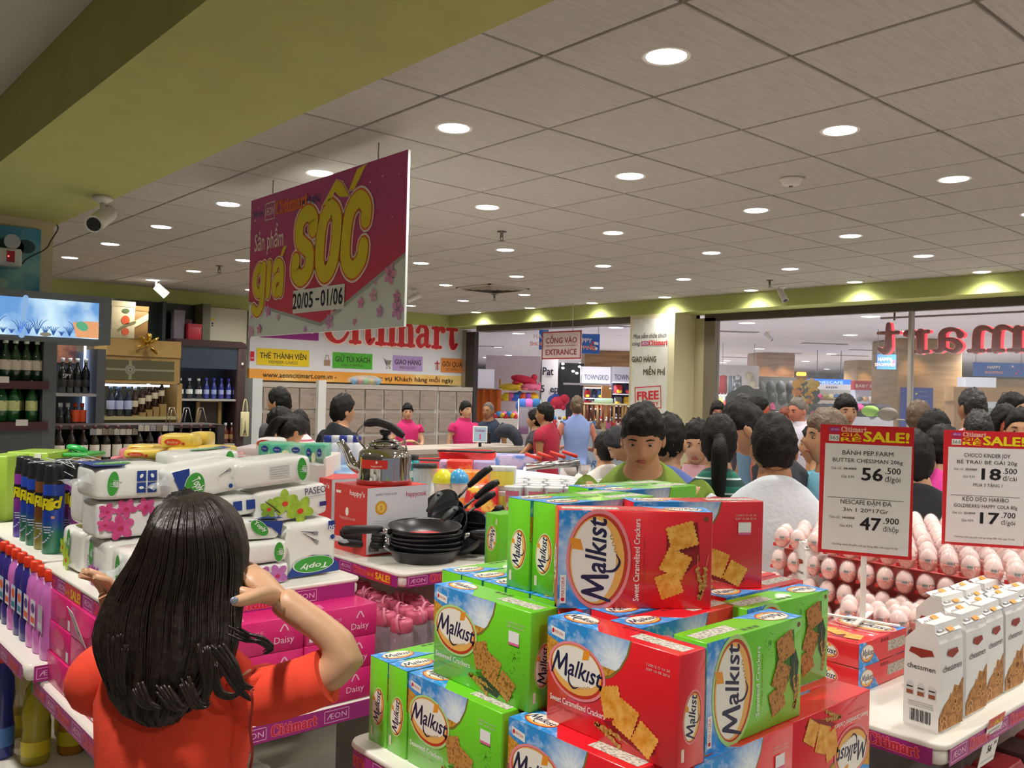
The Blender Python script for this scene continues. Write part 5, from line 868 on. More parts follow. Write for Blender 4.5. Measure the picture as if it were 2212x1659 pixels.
def cracker_box(green):
    c = CG[1] if green else CRd[1]; t = thing('cracker_box', None, None); q = MB(); glow = GLOWG if green else GLOWR
    q.rbox((-BW / 2, -BT / 2, 0), (BW / 2, BT / 2, BH), c, .0018, k=1); q.build('carton', t)
    W, H, T = BW, BH, BT; f = FR((-W / 2, -T / 2, 0), (1, 0, 0), e=.00022); q = MB(); crk = CRKG if green else CRK
    arc = [(.66 * W, H), (.635 * W, .86 * H), (.585 * W, .73 * H), (.52 * W, .64 * H), (.44 * W, .58 * H)]
    q.fp(f, [(0, .55 * H), (.08 * W, .5 * H), (.2 * W, .46 * H), (.44 * W, .56 * H), (.53 * W, .62 * H), (.595 * W, .72 * H), (.648 * W, .86 * H), (.672 * W, H), (0, H)], mt('#8a7a34', .4), 1)
    q.fp(f, [(0, .56 * H), (.08 * W, .51 * H), (.2 * W, .47 * H), (.43 * W, .57 * H), (.52 * W, .64 * H), (.585 * W, .73 * H), (.635 * W, .86 * H), (.66 * W, H), (0, H)], SKY, 2)
    q.fp(f, [(0, .56 * H), (.08 * W, .51 * H), (.2 * W, .47 * H), (.18 * W, .74 * H), (.1 * W, .78 * H), (0, .83 * H)], WHT, 2.3); q.fp(f, [(.43 * W, .57 * H), (.52 * W, .64 * H), (.555 * W, .69 * H), (.40 * W, .70 * H)], WHT, 2.3)
    logo(q, f, .25 * W, .565 * H, .215 * W, .245 * H, .40 * W, -.06, 4, glow)
    q.fp(f, [(.03 * W, .93 * H), (.15 * W, .90 * H), (.15 * W, .82 * H), (.04 * W, .845 * H)], WHITE, 3); q.ft(f, 'MAYORA', .1 * W, .86 * H, .006, RED, 3.5, rot=-.14, w=.07 * W); q.fe(f, .05 * W, .885 * H, .0025, .0035, RED, 3.5, n=8)
    q.ft(f, 'Seaweed Crackers' if green else 'Sweet Caramelized Crackers', .035 * W, .215 * H, .0118, WHITE, 3, bold=.015, align='L', w=(.38 if green else .45) * W, rot=-.0)
    q.ft(f, 'crispy layers with', .06 * W, .155 * H, .005, mt('#8a9a2c' if green else '#b02028', .5), 2, align='L', w=.25 * W)
    if green:
        for i in range(90): a = R.uniform(0, 6.28); r = abs(R.gauss(0, .016)); q.fr_(f, .86 * W + r * math.cos(a), .5 * H + 1.3 * r * math.sin(a), .86 * W + r * math.cos(a) + .0009, .5 * H + 1.3 * r * math.sin(a) + .0009, mt('#2f5a1a', .5), 2)
        q.fp(f, [(.5 * W, .17 * H), (.66 * W, .2 * H), (.74 * W, .1 * H), (.7 * W, .02 * H), (.56 * W, .06 * H)], SW, 3)
    sh = mt('#3a7a14', .5) if green else mt('#8f0f1a', .5)
    q.fp(f, [(.47 * W, .2 * H), (.6 * W, .12 * H), (.8 * W, .03 * H), (.86 * W, .1 * H), (.7 * W, .3 * H)], sh, 2.6)
    hl = '#7a4a1a' if green else '#a8641a'
    cracker(q, f, .53 * W, .40 * H, .15 * W, .28, crk, 4, 1.15, hl); cracker(q, f, .64 * W, .30 * H, .145 * W, -.35, crk, 5, 1.2, hl); cracker(q, f, .78 * W, .18 * H, .145 * W, -.5, crk, 6, 1.0, hl)
    wheat(q, f, [(.42 * W, .15 * H), (.5 * W, .12 * H), (.58 * W, .08 * H), (.66 * W, .03 * H)], 5)
    q.ft(f, '120815 D 10 20', .86 * W, .83 * H, .0048, mt('#d8c8c0', .5), 2, w=.16 * W); q.ft(f, 'EXP 10 08 2016', .86 * W, .79 * H, .0048, mt('#d8c8c0', .5), 2, w=.16 * W)
    q.build('front_print', t)
    # back: portrait artwork turned a quarter
    f = (Vector((-W / 2, T / 2, 0)), Vector((0, 0, 1)), Vector((1, 0, 0)), -.00022)  # seen from +Y: up = design right, +x = design top
    f = (f[0], f[1], f[2], .00022) if f[1].cross(f[2]).y > 0 else f
    q = MB(); w, h = H, W
    q.fp(f, [(0, h), (w, h), (w, .70 * h), (.8 * w, .66 * h), (.3 * w, .64 * h), (0, .7 * h)], SKYB, 1); q.fp(f, [(0, .8 * h), (0, .7 * h), (.3 * w, .64 * h), (.3 * w, .8 * h)], WHT, 2)
    logo(q, f, .5 * w, .74 * h, .47 * w, .19 * h, .84 * w, .0, 4, glow)
    q.fr_(f, .05 * w, .945 * h, .34 * w, .985 * h, WHITE, 3); q.ft(f, 'MAYORA', .22 * w, .955 * h, .007, RED, 3.5, w=.2 * w); q.fe(f, .09 * w, .965 * h, .003, .003, RED, 3.5, n=8)
    q.ft(f, 'Seaweed Crackers' if green else 'Sweet Caramelized Crackers', .5 * w, .475 * h, .0125, WHITE, 3, bold=.015, w=(.66 if green else .84) * w); q.ft(f, 'crispy baked layers', .5 * w, .44 * h, .005, mt('#8a9a2c' if green else '#b02028', .5), 2, w=.5 * w)
    if green:
        for i in range(90): a = R.uniform(0, 6.28); r = abs(R.gauss(0, .014)); q.fr_(f, .82 * w + r * math.cos(a), .36 * h + r * math.sin(a), .82 * w + r * math.cos(a) + .0009, .36 * h + r * math.sin(a) + .0009, mt('#2f5a1a', .5), 2)
        q.fp(f, [(.22 * w, .07 * h), (.35 * w, .13 * h), (.62 * w, .14 * h), (.7 * w, .08 * h), (.55 * w, .04 * h)], SW, 4)
    q.fp(f, [(.18 * w, .3 * h), (.5 * w, .08 * h), (.9 * w, .1 * h), (.8 * w, .3 * h)], sh, 2.6)
    cracker(q, f, .25 * w, .28 * h, .24 * w, .35, crk, 5, 1.0, hl); cracker(q, f, .47 * w, .24 * h, .25 * w, -.45, crk, 6, 1.05, hl); cracker(q, f, .75 * w, .20 * h, .25 * w, .28, crk, 7, 1.15, hl)
    wheat(q, f, [(.12 * w, .08 * h), (.25 * w, .06 * h), (.38 * w, .07 * h), (.56 * w, .06 * h)], 5); q.fe(f, .93 * w, .045 * h, .004, .004, mt('#8a4a2a', .5), 2, n=10); q.build('back_print', t)
    # ends, top
    for sgn in (-1, 1):
        f = FR((-W / 2, T / 2, 0), (0, -1, 0), e=.00022) if sgn < 0 else FR((W / 2, -T / 2, 0), (0, 1, 0), e=.00022)
        q = MB(); logo(q, f, T * .52, H * .44, H * .215, T * .32, H * .37, pi / 2 - .12, 2, glow, diamond=True); q.fr_(f, T * .14, H * .08, T * .24, H * .19, mt('#e8d8c8', .5), 1); q.build('end_print', t)
    q = MB(); f = (Vector((-W / 2, -T / 2, H)), Vector((1, 0, 0)), Vector((0, 1, 0)), .00022)
    q.fp(f, [(0, 0), (.42 * W, 0), (.3 * W, .5 * T), (.12 * W, T), (0, T)], SKY, 1); logo(q, f, .17 * W, .5 * T, .13 * W, .36 * T, .22 * W, -.05, 2, None, diamond=False)
    q.fr_(f, .60 * W, .28 * T, .97 * W, .72 * T, mt('#dcd9cc', .5, kind='mottle', p=('#9a988c', 260, .45, .6)), 1)
    for a in (.44, .5, .56): q.fr_(f, a * W, .75 * T, (a + .045) * W, .9 * T, mt('#3f6a1e' if green else '#9a1620', .5), 1)
    q.build('top_print', t); return t
PG = cracker_box(True); PR = cracker_box(False); usedb = {}
def sticker(o, side='A'):
    q = MB(); f = FR((-BW / 2, -BT / 2, 0), (1, 0, 0), e=.0003) if side == 'A' else (Vector((-BW / 2, -BT / 2, BH)), Vector((1, 0, 0)), Vector((0, 1, 0)), .0003)
    if side == 'A': q.fr_(f, .80 * BW, .62 * BH, .90 * BW, .76 * BH, mt('#f4f2f2', .5), 3); q.fr_(f, .80 * BW, .62 * BH, .90 * BW, .645 * BH, mt('#e46a9a', .5), 3.5)
    else: q.fr_(f, .7 * BW, .2 * BT, .86 * BW, .85 * BT, mt('#e8e8e6', .5, kind='mottle', p=('#55555a', 400, .5, .52, (1, .05, 1))), 3)
    s_ = q.build('price_sticker', o)
def cbox(g, cx, cy, tier, rz=0, lb=None, up=False, stk=None, z=None):
    P = PG if g else PR; n = '%s cracker box ' % ('green' if g else 'red'); z = (1.14 + tier * BH) if z is None else z
    if g in usedb: o = dup(P)
    else: o = P; usedb[g] = 1
    o.location = (cx, cy, z + (BH if up else 0)); o.rotation_euler = (0, pi, 0) if up else (0, 0, rz)
    o['label'] = n + lb; o['category'] = 'box'; o['group'] = 'green cracker boxes' if g else 'red cracker boxes'
    if stk: sticker(o, stk)
    return o
q90 = -pi / 2; J = lambda: R.uniform(-.012, .012)
# bottom layer
cbox(1, .956, 1.275, 0, 0, 'standing end-on at the far left of the bottom layer'); cbox(1, .956, 1.218, 0, 0, 'standing end-on, second from the left of the bottom layer')
cbox(1, .868, 1.070, 0, q90, 'at the bottom left, front facing out above the purple rail', stk='A'); cbox(0, .868, .822, 0, q90, 'at the bottom centre, cut by the picture edge')
cbox(0, 1.029, .697, 0, 0, 'bottom layer, under the turned green box, with white sticker', stk='A'); cbox(0, 1.262, .699, 0, 0, 'standing upside down at the bottom right corner', up=True)
i = 0
for y in (.76, .82, .88, .94, 1.0, 1.06, 1.12): cbox(0, 1.262, y, 0, 0, 'inside the bottom layer behind the upside-down box, ' + ordn(i) + ' from it'); i += 1
for i, y in enumerate((.76, .82, .88, .94, 1.0, 1.06, 1.12)): cbox(0 if i < 4 else 1, 1.029, y, 0, 0, 'inside the bottom layer behind the sticker box, ' + ordn(i) + ' from it')
# second layer
cbox(1, .898, 1.046, 1, q90, 'second layer on the left, front with white sticker facing out', stk='A'); cbox(0, .905, .785, 1, q90, 'second layer in the middle, the largest red front')
cbox(1, 1.066, .708, 1, pi, 'second layer right, turned sideways, lettering running upwards', stk=None); cbox(1, 1.266, .778, 1, pi - .02, 'second layer far right, behind the turned green one')
cbox(0, 1.049, .806, 1, 0, 'second layer, dim blue front behind the turned green box'); cbox(0, 1.075, .868, 1, 0, 'second layer under the big turned red box, upper one'); cbox(0, 1.06, .928, 1, .02, 'second layer, deeper under the big turned red box')
cbox(0, 1.30, .842, 1, .0, 'second layer far right, top seen behind the green one'); cbox(0, 1.31, .902, 1, .0, 'second layer far right, deepest top'); cbox(0, 1.31, .965, 1, 0, 'second layer, hidden far right, last one')
for i, y in enumerate((.99, 1.048, 1.106, 1.164, 1.222)): cbox(1, 1.066, y, 1, J(), 'second layer end-on behind the left front box, ' + ordn(i) + ' from the middle')
cbox(1, 1.31, 1.03, 1, 0, 'second layer right back, nearest the reds'); cbox(1, 1.31, 1.09, 1, 0, 'second layer right back, middle'); cbox(1, 1.31, 1.15, 1, 0, 'second layer right back, farthest')
# third layer
cbox(0, 1.030, .879, 2, math.radians(142), 'on top, turned sideways with big upright logo, largest front'); cbox(0, 1.208, .901, 2, math.radians(-28), 'on top at the right, with white sticker at its corner', stk='A')
cbox(1, 1.074, 1.058, 2, .0, 'top layer end-on at the left, first from the left'); cbox(1, 1.078, 1.000, 2, -.02, 'top layer end-on, touching the turned red box')
cbox(1, 1.29, 1.132, 2, -.03, 'top layer at the back, farthest'); cbox(1, 1.295, 1.074, 2, -.03, 'top layer at the back, nearer')
cbox(1, 1.60, 1.74, 0, 0, 'upside down on the small far table, beside the frying pans', up=True, z=1.285)
# ================================================================ right table: cookie bags, surprise eggs, price signs
ZC = 1.09
TB = table('egg_table', 1.735, .70, 3.6, 1.75, ZC, .036, 'white display table with a purple rail under the cookie bags and eggs', starts=(.15, 0), order='AC')
ZC += .0065
t = thing('lower_shelf', 'low red-edged shelf of dark red packs under the egg table', 'shelf', (2.3, 1.0, 0)); q = MB(); q.rbox((1.70, .66, .62), (3.6, 1.75, .655), mt('#8e1f28', .4), .02); q.build('shelf_board', t, world=True)
q = MB(); q.box((1.9, .9, 0), (3.4, 1.6, .62), mt('#5a1a20', .5)); q.build('base', t, world=True)
for i in range(9):
    x = 1.80 + .135 * i; dk = i % 3 == 1; t = thing('coffee_pack', 'dark %s pack on the low shelf under the cookie bags, %s along' % ('brown' if dk else 'red', ordn(i)), 'packet', (x, .76, .655), 0, 'coffee packs on the low shelf'); q = MB(); q.rbox((-.06, -.03, 0), (.06, .05, .27), mt('#3a1416' if dk else '#971c26', .35, var=.1, vs=20), .012); q.build('packet_body', t)
    q = MB(); f = FR((-.06, -.0305, 0), (1, 0, 0)); q.ft(f, 'Vina', .06, .17, .035, WHITE, 1, bold=.02, w=.08); q.fe(f, .06, .09, .035, .03, mt('#c9a27c', .5), 1); q.fr_(f, .02, .22, .1, .235, mt('#d8b04a', .5), 1); q.build('front_print', t)
for i in range(4):
    y = .90 + .14 * i; t = thing('coffee_pack', 'dark red pack on the low shelf side facing the crackers, %s from the corner' % ordn(i), 'packet', (1.76, y, .655), -pi / 2, 'coffee packs on the low shelf side'); q = MB(); q.rbox((-.06, -.03, 0), (.06, .05, .27), mt('#7a1820', .35, var=.1, vs=20), .012); q.build('packet_body', t)
    q = MB(); f = FR((-.06, -.0305, 0), (1, 0, 0)); q.ft(f, 'Vina', .06, .17, .035, WHITE, 1, bold=.02, w=.08); q.fe(f, .06, .09, .035, .03, mt('#c9a27c', .5), 1); q.build('front_print', t)
# cookie bag
PAP = mt('#eeedec', .35, bump=.35, bs=18); CKT = mt('#c48a4a', .6, kind='mottle', p=('#8f5a28', 120, .4, .65)); RB2 = mt('#9a2f22', .5); OR2 = mt('#e89a2a', .45); GT = mt('#3a3a3c', .5)
def cookie_bag():
    t = thing('cookie_bag', None, None); w, d, h = .105, .07, .175; q = MB(); rows = []
    for z, kx, ky, dy in ((0, .96, .96, 0), (.006, 1, 1, 0), (h * .5, 1.0, 1.02, 0), (h, .99, .97, 0), (h + .022, .97, .55, -.006), (h + .036, .96, .3, -.012)): rows.append([(a * w / 2 * kx, b * d / 2 * ky + dy, z) for a, b in ((-1, -1), (-.5, -1.02), (0, -1.03), (.5, -1.02), (1, -1), (1.02, 0), (1, 1), (0, 1.03), (-1, 1), (-1.02, 0))])
    q.loft(rows, PAP, False); q.build('paper_bag', t)
    q = MB(); q.add([(-w * .5, -.032, h + .018), (w * .5, -.032, h + .018), (w * .5, .012, h + .040), (-w * .5, .012, h + .040), (-w * .49, .02, h + .032), (w * .49, .02, h + .032)], [(0, 1, 2, 3), (3, 2, 5, 4)], PAP); f = (Vector((-w / 2, -.034, h + .020)), Vector((1, 0, 0)), Vector((0, .045, .022)).normalized(), .0005); q.build('folded_top', t)
    q = MB(); q.fr_(f, .045, .0, .07, .047, OR2, 1); q.fr_(f, .008, .006, .04, .04, mt('#e4e4e4', .5, kind='mottle', p=('#4a4a4e', 500, .5, .53, (1, .03, .03))), 1); q.build('orange_seal', t)
    q = MB(); f = FR((-w / 2, -d / 2 - .0012, 0), (1, 0, 0)); q.fp(f, [(0, .004), (w, .004), (w, .095), (.085, .08), (.06, .088), (.04, .062), (.02, .052), (0, .03)], CKT, 1)
    for i in range(10): x, y = R.uniform(.01, .095), 0; y = R.uniform(.01, .02 + .055 * x / .1); q.fp(f, [(x + .011 * math.cos(a + i), y + .008 * math.sin(a + i)) for a in (0, 1.57, 3.14, 4.71)], mt('#d8a060', .6), 2); q.fe(f, x, y, .004, .004, mt('#8a5424', .6), 2.4, n=8)
    q.ft(f, 'chessmen', w * .52, .118, .019, GT, 2, bold=.004, w=.082); q.fp(f, [(.035, .160), (.075, .160), (.080, .150), (.068, .146), (.055, .142), (.042, .146), (.030, .150)], RB2, 2); q.build('front_print', t)
    q = MB(); f = FR((-w / 2 - .0012, d / 2, 0), (0, -1, 0)); q.ft(f, 'chessmen', d * .5, .118, .015, GT, 1, bold=.004, w=.056); q.fp(f, [(.014, .160), (.056, .160), (.060, .150), (.048, .147), (.035, .142), (.022, .147), (.010, .150)], RB2, 1)
    for x in (.013, .035, .057): q.fp(f, [(x - .0075, .065), (x + .0075, .065), (x + .0075, .085), (x + .003, .091), (x - .003, .091), (x - .0075, .085)], mt('#d8d8da', .5), 1); q.fr_(f, x - .0065, .066, x + .0065, .074, mt('#9a5a38', .5), 2); q.fr_(f, x - .006, .079, x + .006, .082, GT, 2)
    for i in range(14): x = .014 + i * .003; q.fr_(f, x, .014, x + (.002 if i % 3 else .001), .038, GT, 1)
    for i in range(3): q.fr_(f, .01, .052 - i * .004, .06, .0535 - i * .004, mt('#b9b9bb', .5), 1)
    q.build('side_print', t); return t
CB = cookie_bag(); bx = 1.848
pos = [(1.838, .765)] + [(1.975 + .118 * i, .775 + R.uniform(-.006, .006)) for i in range(8)]
for i, (x, y) in enumerate(pos): o = CB if i == 0 else dup(CB); o.location = (x, y, ZC); o.rotation_euler = (0, 0, R.uniform(-.06, .06) if i else -.03); o['label'] = 'white paper cookie bag at the table corner, front one' if i == 0 else 'white paper cookie bag, ' + ordn(i - 1) + ' behind the corner bag along the front rail'; o['category'] = 'cookie bag'; o['group'] = 'cookie bags along the front rail'
for i in range(5): dup(CB, (2.11 + .118 * i, .862, ZC), R.uniform(-.1, .1), label='white paper cookie bag in the second row, ' + ordn(i) + ' from the eggs', group='cookie bags in the second row')
o = dup(CB, (at(1758, 1300, d=2.62).x, at(1758, 1300, d=2.62).y, 0), -.5, label='white paper cookie bag standing alone behind the green cracker box', group='lone cookie bag'); zz_ = at(1758, 1322, d=2.62).z; o.location.z = zz_
t = thing('support_box', 'white carton under the lone cookie bag', 'box', (o.location.x, o.location.y, ZC)); q = MB(); q.rbox((-.12, -.1, 0), (.12, .1, zz_ - ZC), mt('#dfe0e6', .5), .01); q.build('carton', t)
# flat red boxes under the sign
for k_, s_ in ((0, 'lower'), (1, 'upper')): o = dup(PR, (1.998, 1.09, ZC + BT / 2 + k_ * (BT + .0006)), label='red cracker box lying flat under the sale sign, ' + s_ + ' one', group='red cracker boxes lying flat'); o.rotation_euler = (pi / 2, 0, .0)
ZF = ZC + 2 * BT + .002
# surprise egg
PKE = mt('#ec8f84', .25, coat=.6, kind='mottle', p=('#f6c3b8', 120, .45, .7)); EGW = mt('#f6dcd6', .3, coat=.5); FILM = mt('#f4eceb', .08, alpha=.13, spec=.8); REDT = mt('#df2a2a', .35)
def egg():
    t = thing('surprise_egg', None, None); q = MB(); prof = [(math.sin(pi * i / 12) * .0225 * (1.08 - .16 * i / 12), .031 - .031 * math.cos(pi * i / 12)) for i in range(13)]; prof[0] = (.003, 0); prof[-1] = (.002, .062)
    q.lathe(prof[:7], PKE, 16, caps=True); q.build('egg_body', t); q = MB(); q.lathe(prof[6:], EGW, 16, caps=True); q.build('egg_top', t)
    q = MB(); rows = [[((r + .0028) * 1.0 * math.cos(a) - .0, (r + .0028) * math.sin(a), z * 1.05 - .001) for a in [2 * pi * j / 16 for j in range(16)]] for r, z in prof]; q.loft(rows, FILM, True); q.build('clear_blister', t)
    q = MB()
    def onegg(pts, m, off):
        vs = []
        for a, z in pts:
            k = z / .062 * 12; i = min(11, int(k)); r = prof[i][0] + (prof[i + 1][0] - prof[i][0]) * (k - i) + off; vs.append((-r * math.cos(a), -r * math.sin(a), z))
        q.add(vs, [tuple(range(len(vs)))], m)
    PKL = mt('#f0988c', .4)
    for k_ in range(5): a = .45 - .2 * k_; onegg([(a + .55, .041 + .0 * k_), (a + .75, .041), (a + .75, .054), (a + .55, .054)], PKL if k_ % 2 else mt('#f4b0a2', .4), .0012)
    for k_ in range(7): a = .25 + .075 * k_; onegg([(a, .031), (a + .04, .031), (a + .04, .037), (a, .037)], GT, .0036)
    onegg([(.2, .029), (.85, .029), (.85, .039), (.2, .039)], mt('#dcd8d6', .5), .0024)
    onegg([(1.05 + .13 * math.cos(k_), .033 + .0035 * math.sin(k_)) for k_ in [i * pi / 5 for i in range(10)]], mt('#e46a62', .4), .0026); onegg([(1.05 + .08 * math.cos(k_), .033 + .0022 * math.sin(k_)) for k_ in [i * pi / 5 for i in range(10)]], EGW, .0036)
    q.build('egg_print', t); q = MB(); q.box((-.004, -.001, -.002), (.004, .010, .008), REDT, M=Matrix.Translation((.004, .020, .004))); q.build('red_spoon_tab', t); return t
EG = egg(); n = 0; xe = 2.36
def put_egg(x, y, z, rz, lb, grp, tilt=0):
    global n
    o = EG if n == 0 else dup(EG); n += 1; o.location = (x, y, z); o.rotation_euler = (tilt, 0, rz); o['label'] = lb; o['category'] = 'surprise egg'; o['group'] = grp
NC = ['%s' % ordn(i) if i < 16 else 'last' for i in range(20)]
for k_ in range(4):
    for j in range(13):
        y = .80 + .0545 * j
        if k_ > 3 and j > 99: continue
        if k_ == 0 and y < .98: continue
        put_egg(xe + .012 * k_ + R.uniform(-.004, .004), y, ZC + .001 + .0655 * k_, -.1 + R.uniform(-.12, .12), 'pink and white surprise egg in the stacked wall, layer %s, %s from the cookie bags' % (['one', 'two', 'three', 'four', 'five'][k_], NC[j]), 'eggs in the front of the stacked wall')
for i in range(1, 14):
    for j in range(13):
        y = .80 + .0545 * j + (.027 if i % 2 else 0); put_egg(xe + .05 + .0545 * i, y, ZC + .001 + .0655 * 3 - (.0 if i < 3 else .0) + R.uniform(-.002, .006), R.uniform(-.3, .2), 'surprise egg on the top layer, %s row back, %s from the right' % (NC[i], NC[j]), 'eggs on the top layer')
q = MB(); q.box((2.42, .80, ZC), (3.12, 1.46, ZC + .0655 * 3 - .004), mt('#d98a80', .5, kind='voro', p=('#b84a48', 22, .1, .5))); o = q.build('inner_egg_trays'); tag(o, 'trays of eggs filling the inside of the stacked egg wall', 'egg trays', None, 'stuff')
jit = [(1833, 1330), (1868, 1338), (1905, 1343), (1946, 1362), (1838, 1300), (1872, 1310), (1893, 1318), (1925, 1325), (1955, 1345), (1975, 1335), (1988, 1352), (2000, 1385), (1938, 1310), (1960, 1318)]
for i, (px, py) in enumerate(jit):
    front = i < 4; x = (2.165 if front else 2.22 + .055 * (i % 2)); p = at(px, py, x=x); z = ZC + (.066 if front else .066); put_egg(x, p.y, max(ZC, min(p.z, ZC + .075)), R.uniform(-.5, .4), 'loose surprise egg between the flat red boxes and the egg wall, %s' % NC[i], 'loose eggs before the wall', R.uniform(-.15, .15))
for i in range(9): put_egg(2.17 + .055 * (i % 2) + .0, 1.0 + .055 * (i // 2) + .02, ZC, R.uniform(-.5, .5), 'lower loose surprise egg beside the flat red boxes, %s' % NC[i], 'lower loose eggs')
for i in range(5): put_egg(2.17 + .0, .93 + .0545 * i * .9, ZC + .0655 * 1, 0, 'loose egg on the second layer beside the flat boxes, %s' % NC[i], 'second layer loose eggs') if False else None
# price signs on stands
def price_sign(cx, cy, dd, yaw, lb, title, items, base_z, px_c):
    u = (RV * math.cos(yaw) - FV * math.sin(yaw)).normalized(); v = ZV.copy(); W, H = .212, .317; t = thing('sale_sign', lb, 'sign', (px_c.x, px_c.y, base_z)); o = px_c - u * W / 2; o = Vector((o.x, o.y, px_c.z)); nn = u.cross(v); M = Matrix((u, -nn, v)).transposed().to_4x4(); M.translation = o
    v = (v + u * .015).normalized(); q = MB(); q.box((0, .0, 0), (W, .003, H), mt('#d7262f', .35), M=M); q.build('board', t, world=True); q = MB(); f = (o, u, v, .0005); RDD = mt('#d7262f', .35); YL = mt('#f7e21c', .4)
    q.fr_(f, .008, .008, W - .008, H * .855, mt('#e9ebea', .3), 1); x0 = .016; aeon(q, f, x0, H - .017, .024, .011, mt('#a3388c', .4), mt('#f0c8dc', .4), 1); citi(q, f, 'Citimart', .044, H - .0165, .0125, mt('#f3b9a8', .4), 1.2, .0006)
    q.ft(f, 'XXXX', x0 + .012, H - .0225, .0045, mt('#b03a8a', .4), 1, w=.02); q.fr_(f, x0, H - .040, x0 + .024, H - .024, WHITE, 1); q.ft(f, '365', x0 + .012, H - .0365, .013, mt('#3a6a5a', .4), 2, w=.022)
    q.ft(f, 'GIÁ', .067, H - .0275, .012, YL, 1.5, w=.045); q.ft(f, 'RẺ', .067, H - .0395, .0125, YL, 1.5, bold=.03, w=.045); q.ft(f, 'SALE!', .146, H - .038, .034, YL, 1.5, bold=.045, w=.10)
    for base, (a, b, old, big, sm, un, extra) in zip((.62, .24), items):
        y = H * base; q.ft(f, a, W * .5, y + .048, .0155, GT, 2, bold=.008, w=min(.115, .0098 * len(a))); q.ft(f, b, W * .5, y + .030, .0135, GT, 2, bold=.006, w=min(.158, .0079 * len(b)))
        q.ft(f, 'Giá cũ:', .036, y + .011, .009, GT, 2, w=.025); q.ft(f, old, .067, y + .011, .009, GT, 2, w=.028); q.fr_(f, .053, y + .0135, .083, y + .0145, GT, 2.5); q.ft(f, 'Giá KM:', .063, y - .009, .009, GT, 2, w=.03)
        q.ft(f, big, .118, y - .012, .043, BLACK, 2, bold=.03, w=.046); q.ft(f, sm, .164, y + .006, .021, BLACK, 2, bold=.012, w=.034); q.ft(f, un, .164, y - .013, .018, GT, 2, bold=.0, w=.034)
        if extra: q.ft(f, extra, W * .52, y - .032, .012, GT, 2, bold=.008, w=.072)
    q.fr_(f, .018, H * .435 + (.0), W - .022, H * .4385, GT, 2); q.ft(f, 'Chương trình khuyến mãi áp dụng đến hết ngày 01/06', W * .5, .022, .0065, GT, 2, w=.15); q.build('front_print', t, world=True)
    q = MB(); c = px_c; q.box((-.006, -.003, base_z - c.z), (.006, .003, .01), WHITE, M=Matrix.Translation((c.x + nn.x * -.006, c.y + nn.y * -.006, c.z)) @ Matrix.Rotation(-TH, 4, 'Z')); q.build('stand_pole', t, world=True)
    for k_ in range(2): q = MB(); q.box((-.085, -.006, 0), (.085, .006, .004), WHITE, M=Matrix.Translation((c.x - nn.x * .006, c.y - nn.y * .006, base_z + .001 + .004 * k_)) @ Matrix.Rotation(-TH + (.95 if k_ else -.62), 4, 'Z')); q.build('cross_foot', t, world=True)
    return t
c1 = at(1858, 1343, z=ZF); d1 = (c1 - EYE).dot(FV); b1 = at(1866, 1201, d=d1)
price_sign(0, 0, 0, .42, 'red and white sale sign on a white cross stand over the flat red boxes', 'a', (('BÁNH PEP.FARM', 'BUTTER CHESSMAN 206g', '84.400đ', '56', '.500', 'đ/gói', None), ('NESCAFE ĐẬM ĐÀ', '3in 1 20*17Gr', '54.300đ', '47', '.900', 'đ/hộp', None)), ZF, b1)
b2 = at(2125, 1181, d=2.42); price_sign(0, 0, 0, .25, 'red and white sale sign standing among the eggs at the right edge', 'b', (('CHOCO KINDER JOY', 'BÉ TRAI/ BÉ GÁI 20g', '23.500đ', '18', '.500', 'đ/cái', 'MUA 3 TẶNG 1'), ('KẸO DẺO HARIBO', 'GOLDBEARS/ HAPPY COLA 80g', '23.300đ', '17', '.700', 'đ/gói', None)), ZC + .0655 * 3, b2)
pricecard(at(2155, 1545, y=.69), (1, 0, 0), .085, .11, ('56', '.500'), 'price card hanging from the purple rail below the cookie bags', ('BÁNH PEPPERIDGE FARM', 'BUTTER CHESSMAN 206g'), tilt=.2)
# blue and white striped bag behind the sign
p = at(1790, 1200, d=3.0); t = thing('striped_bag', 'blue and white striped soft bag behind the sale sign', 'bag', (p.x, p.y, ZC)); q = MB(); h = at(1790, 1120, d=3.0).z - ZC
q.rbox((-.13, -.08, 0), (.13, .08, h), mt('#e9edf2', .6, kind='stripes', p=(2, .062, .5, '#2b4fa8')), .06); q.build('cloth_body', t); q = MB(); q.tube(catmull([(-.06, 0, h), (0, 0, h + .05), (.06, 0, h)], 4), .01, WHITE, 6); q.build('handle', t)
t = thing('far_table', 'white table end behind the egg table carrying the striped bag', 'table', (2.9, 1.95, 0)); q = MB(); q.rbox((p.x - .5, 1.77, ZC - .05), (3.6, 2.3, ZC - .003), RIMW, .02); q.build('tray', t, world=True); q = MB(); q.box((2.4, 1.85, 0), (3.3, 2.2, ZC - .05), mt('#b9b6ae', .5)); q.build('column', t, world=True)
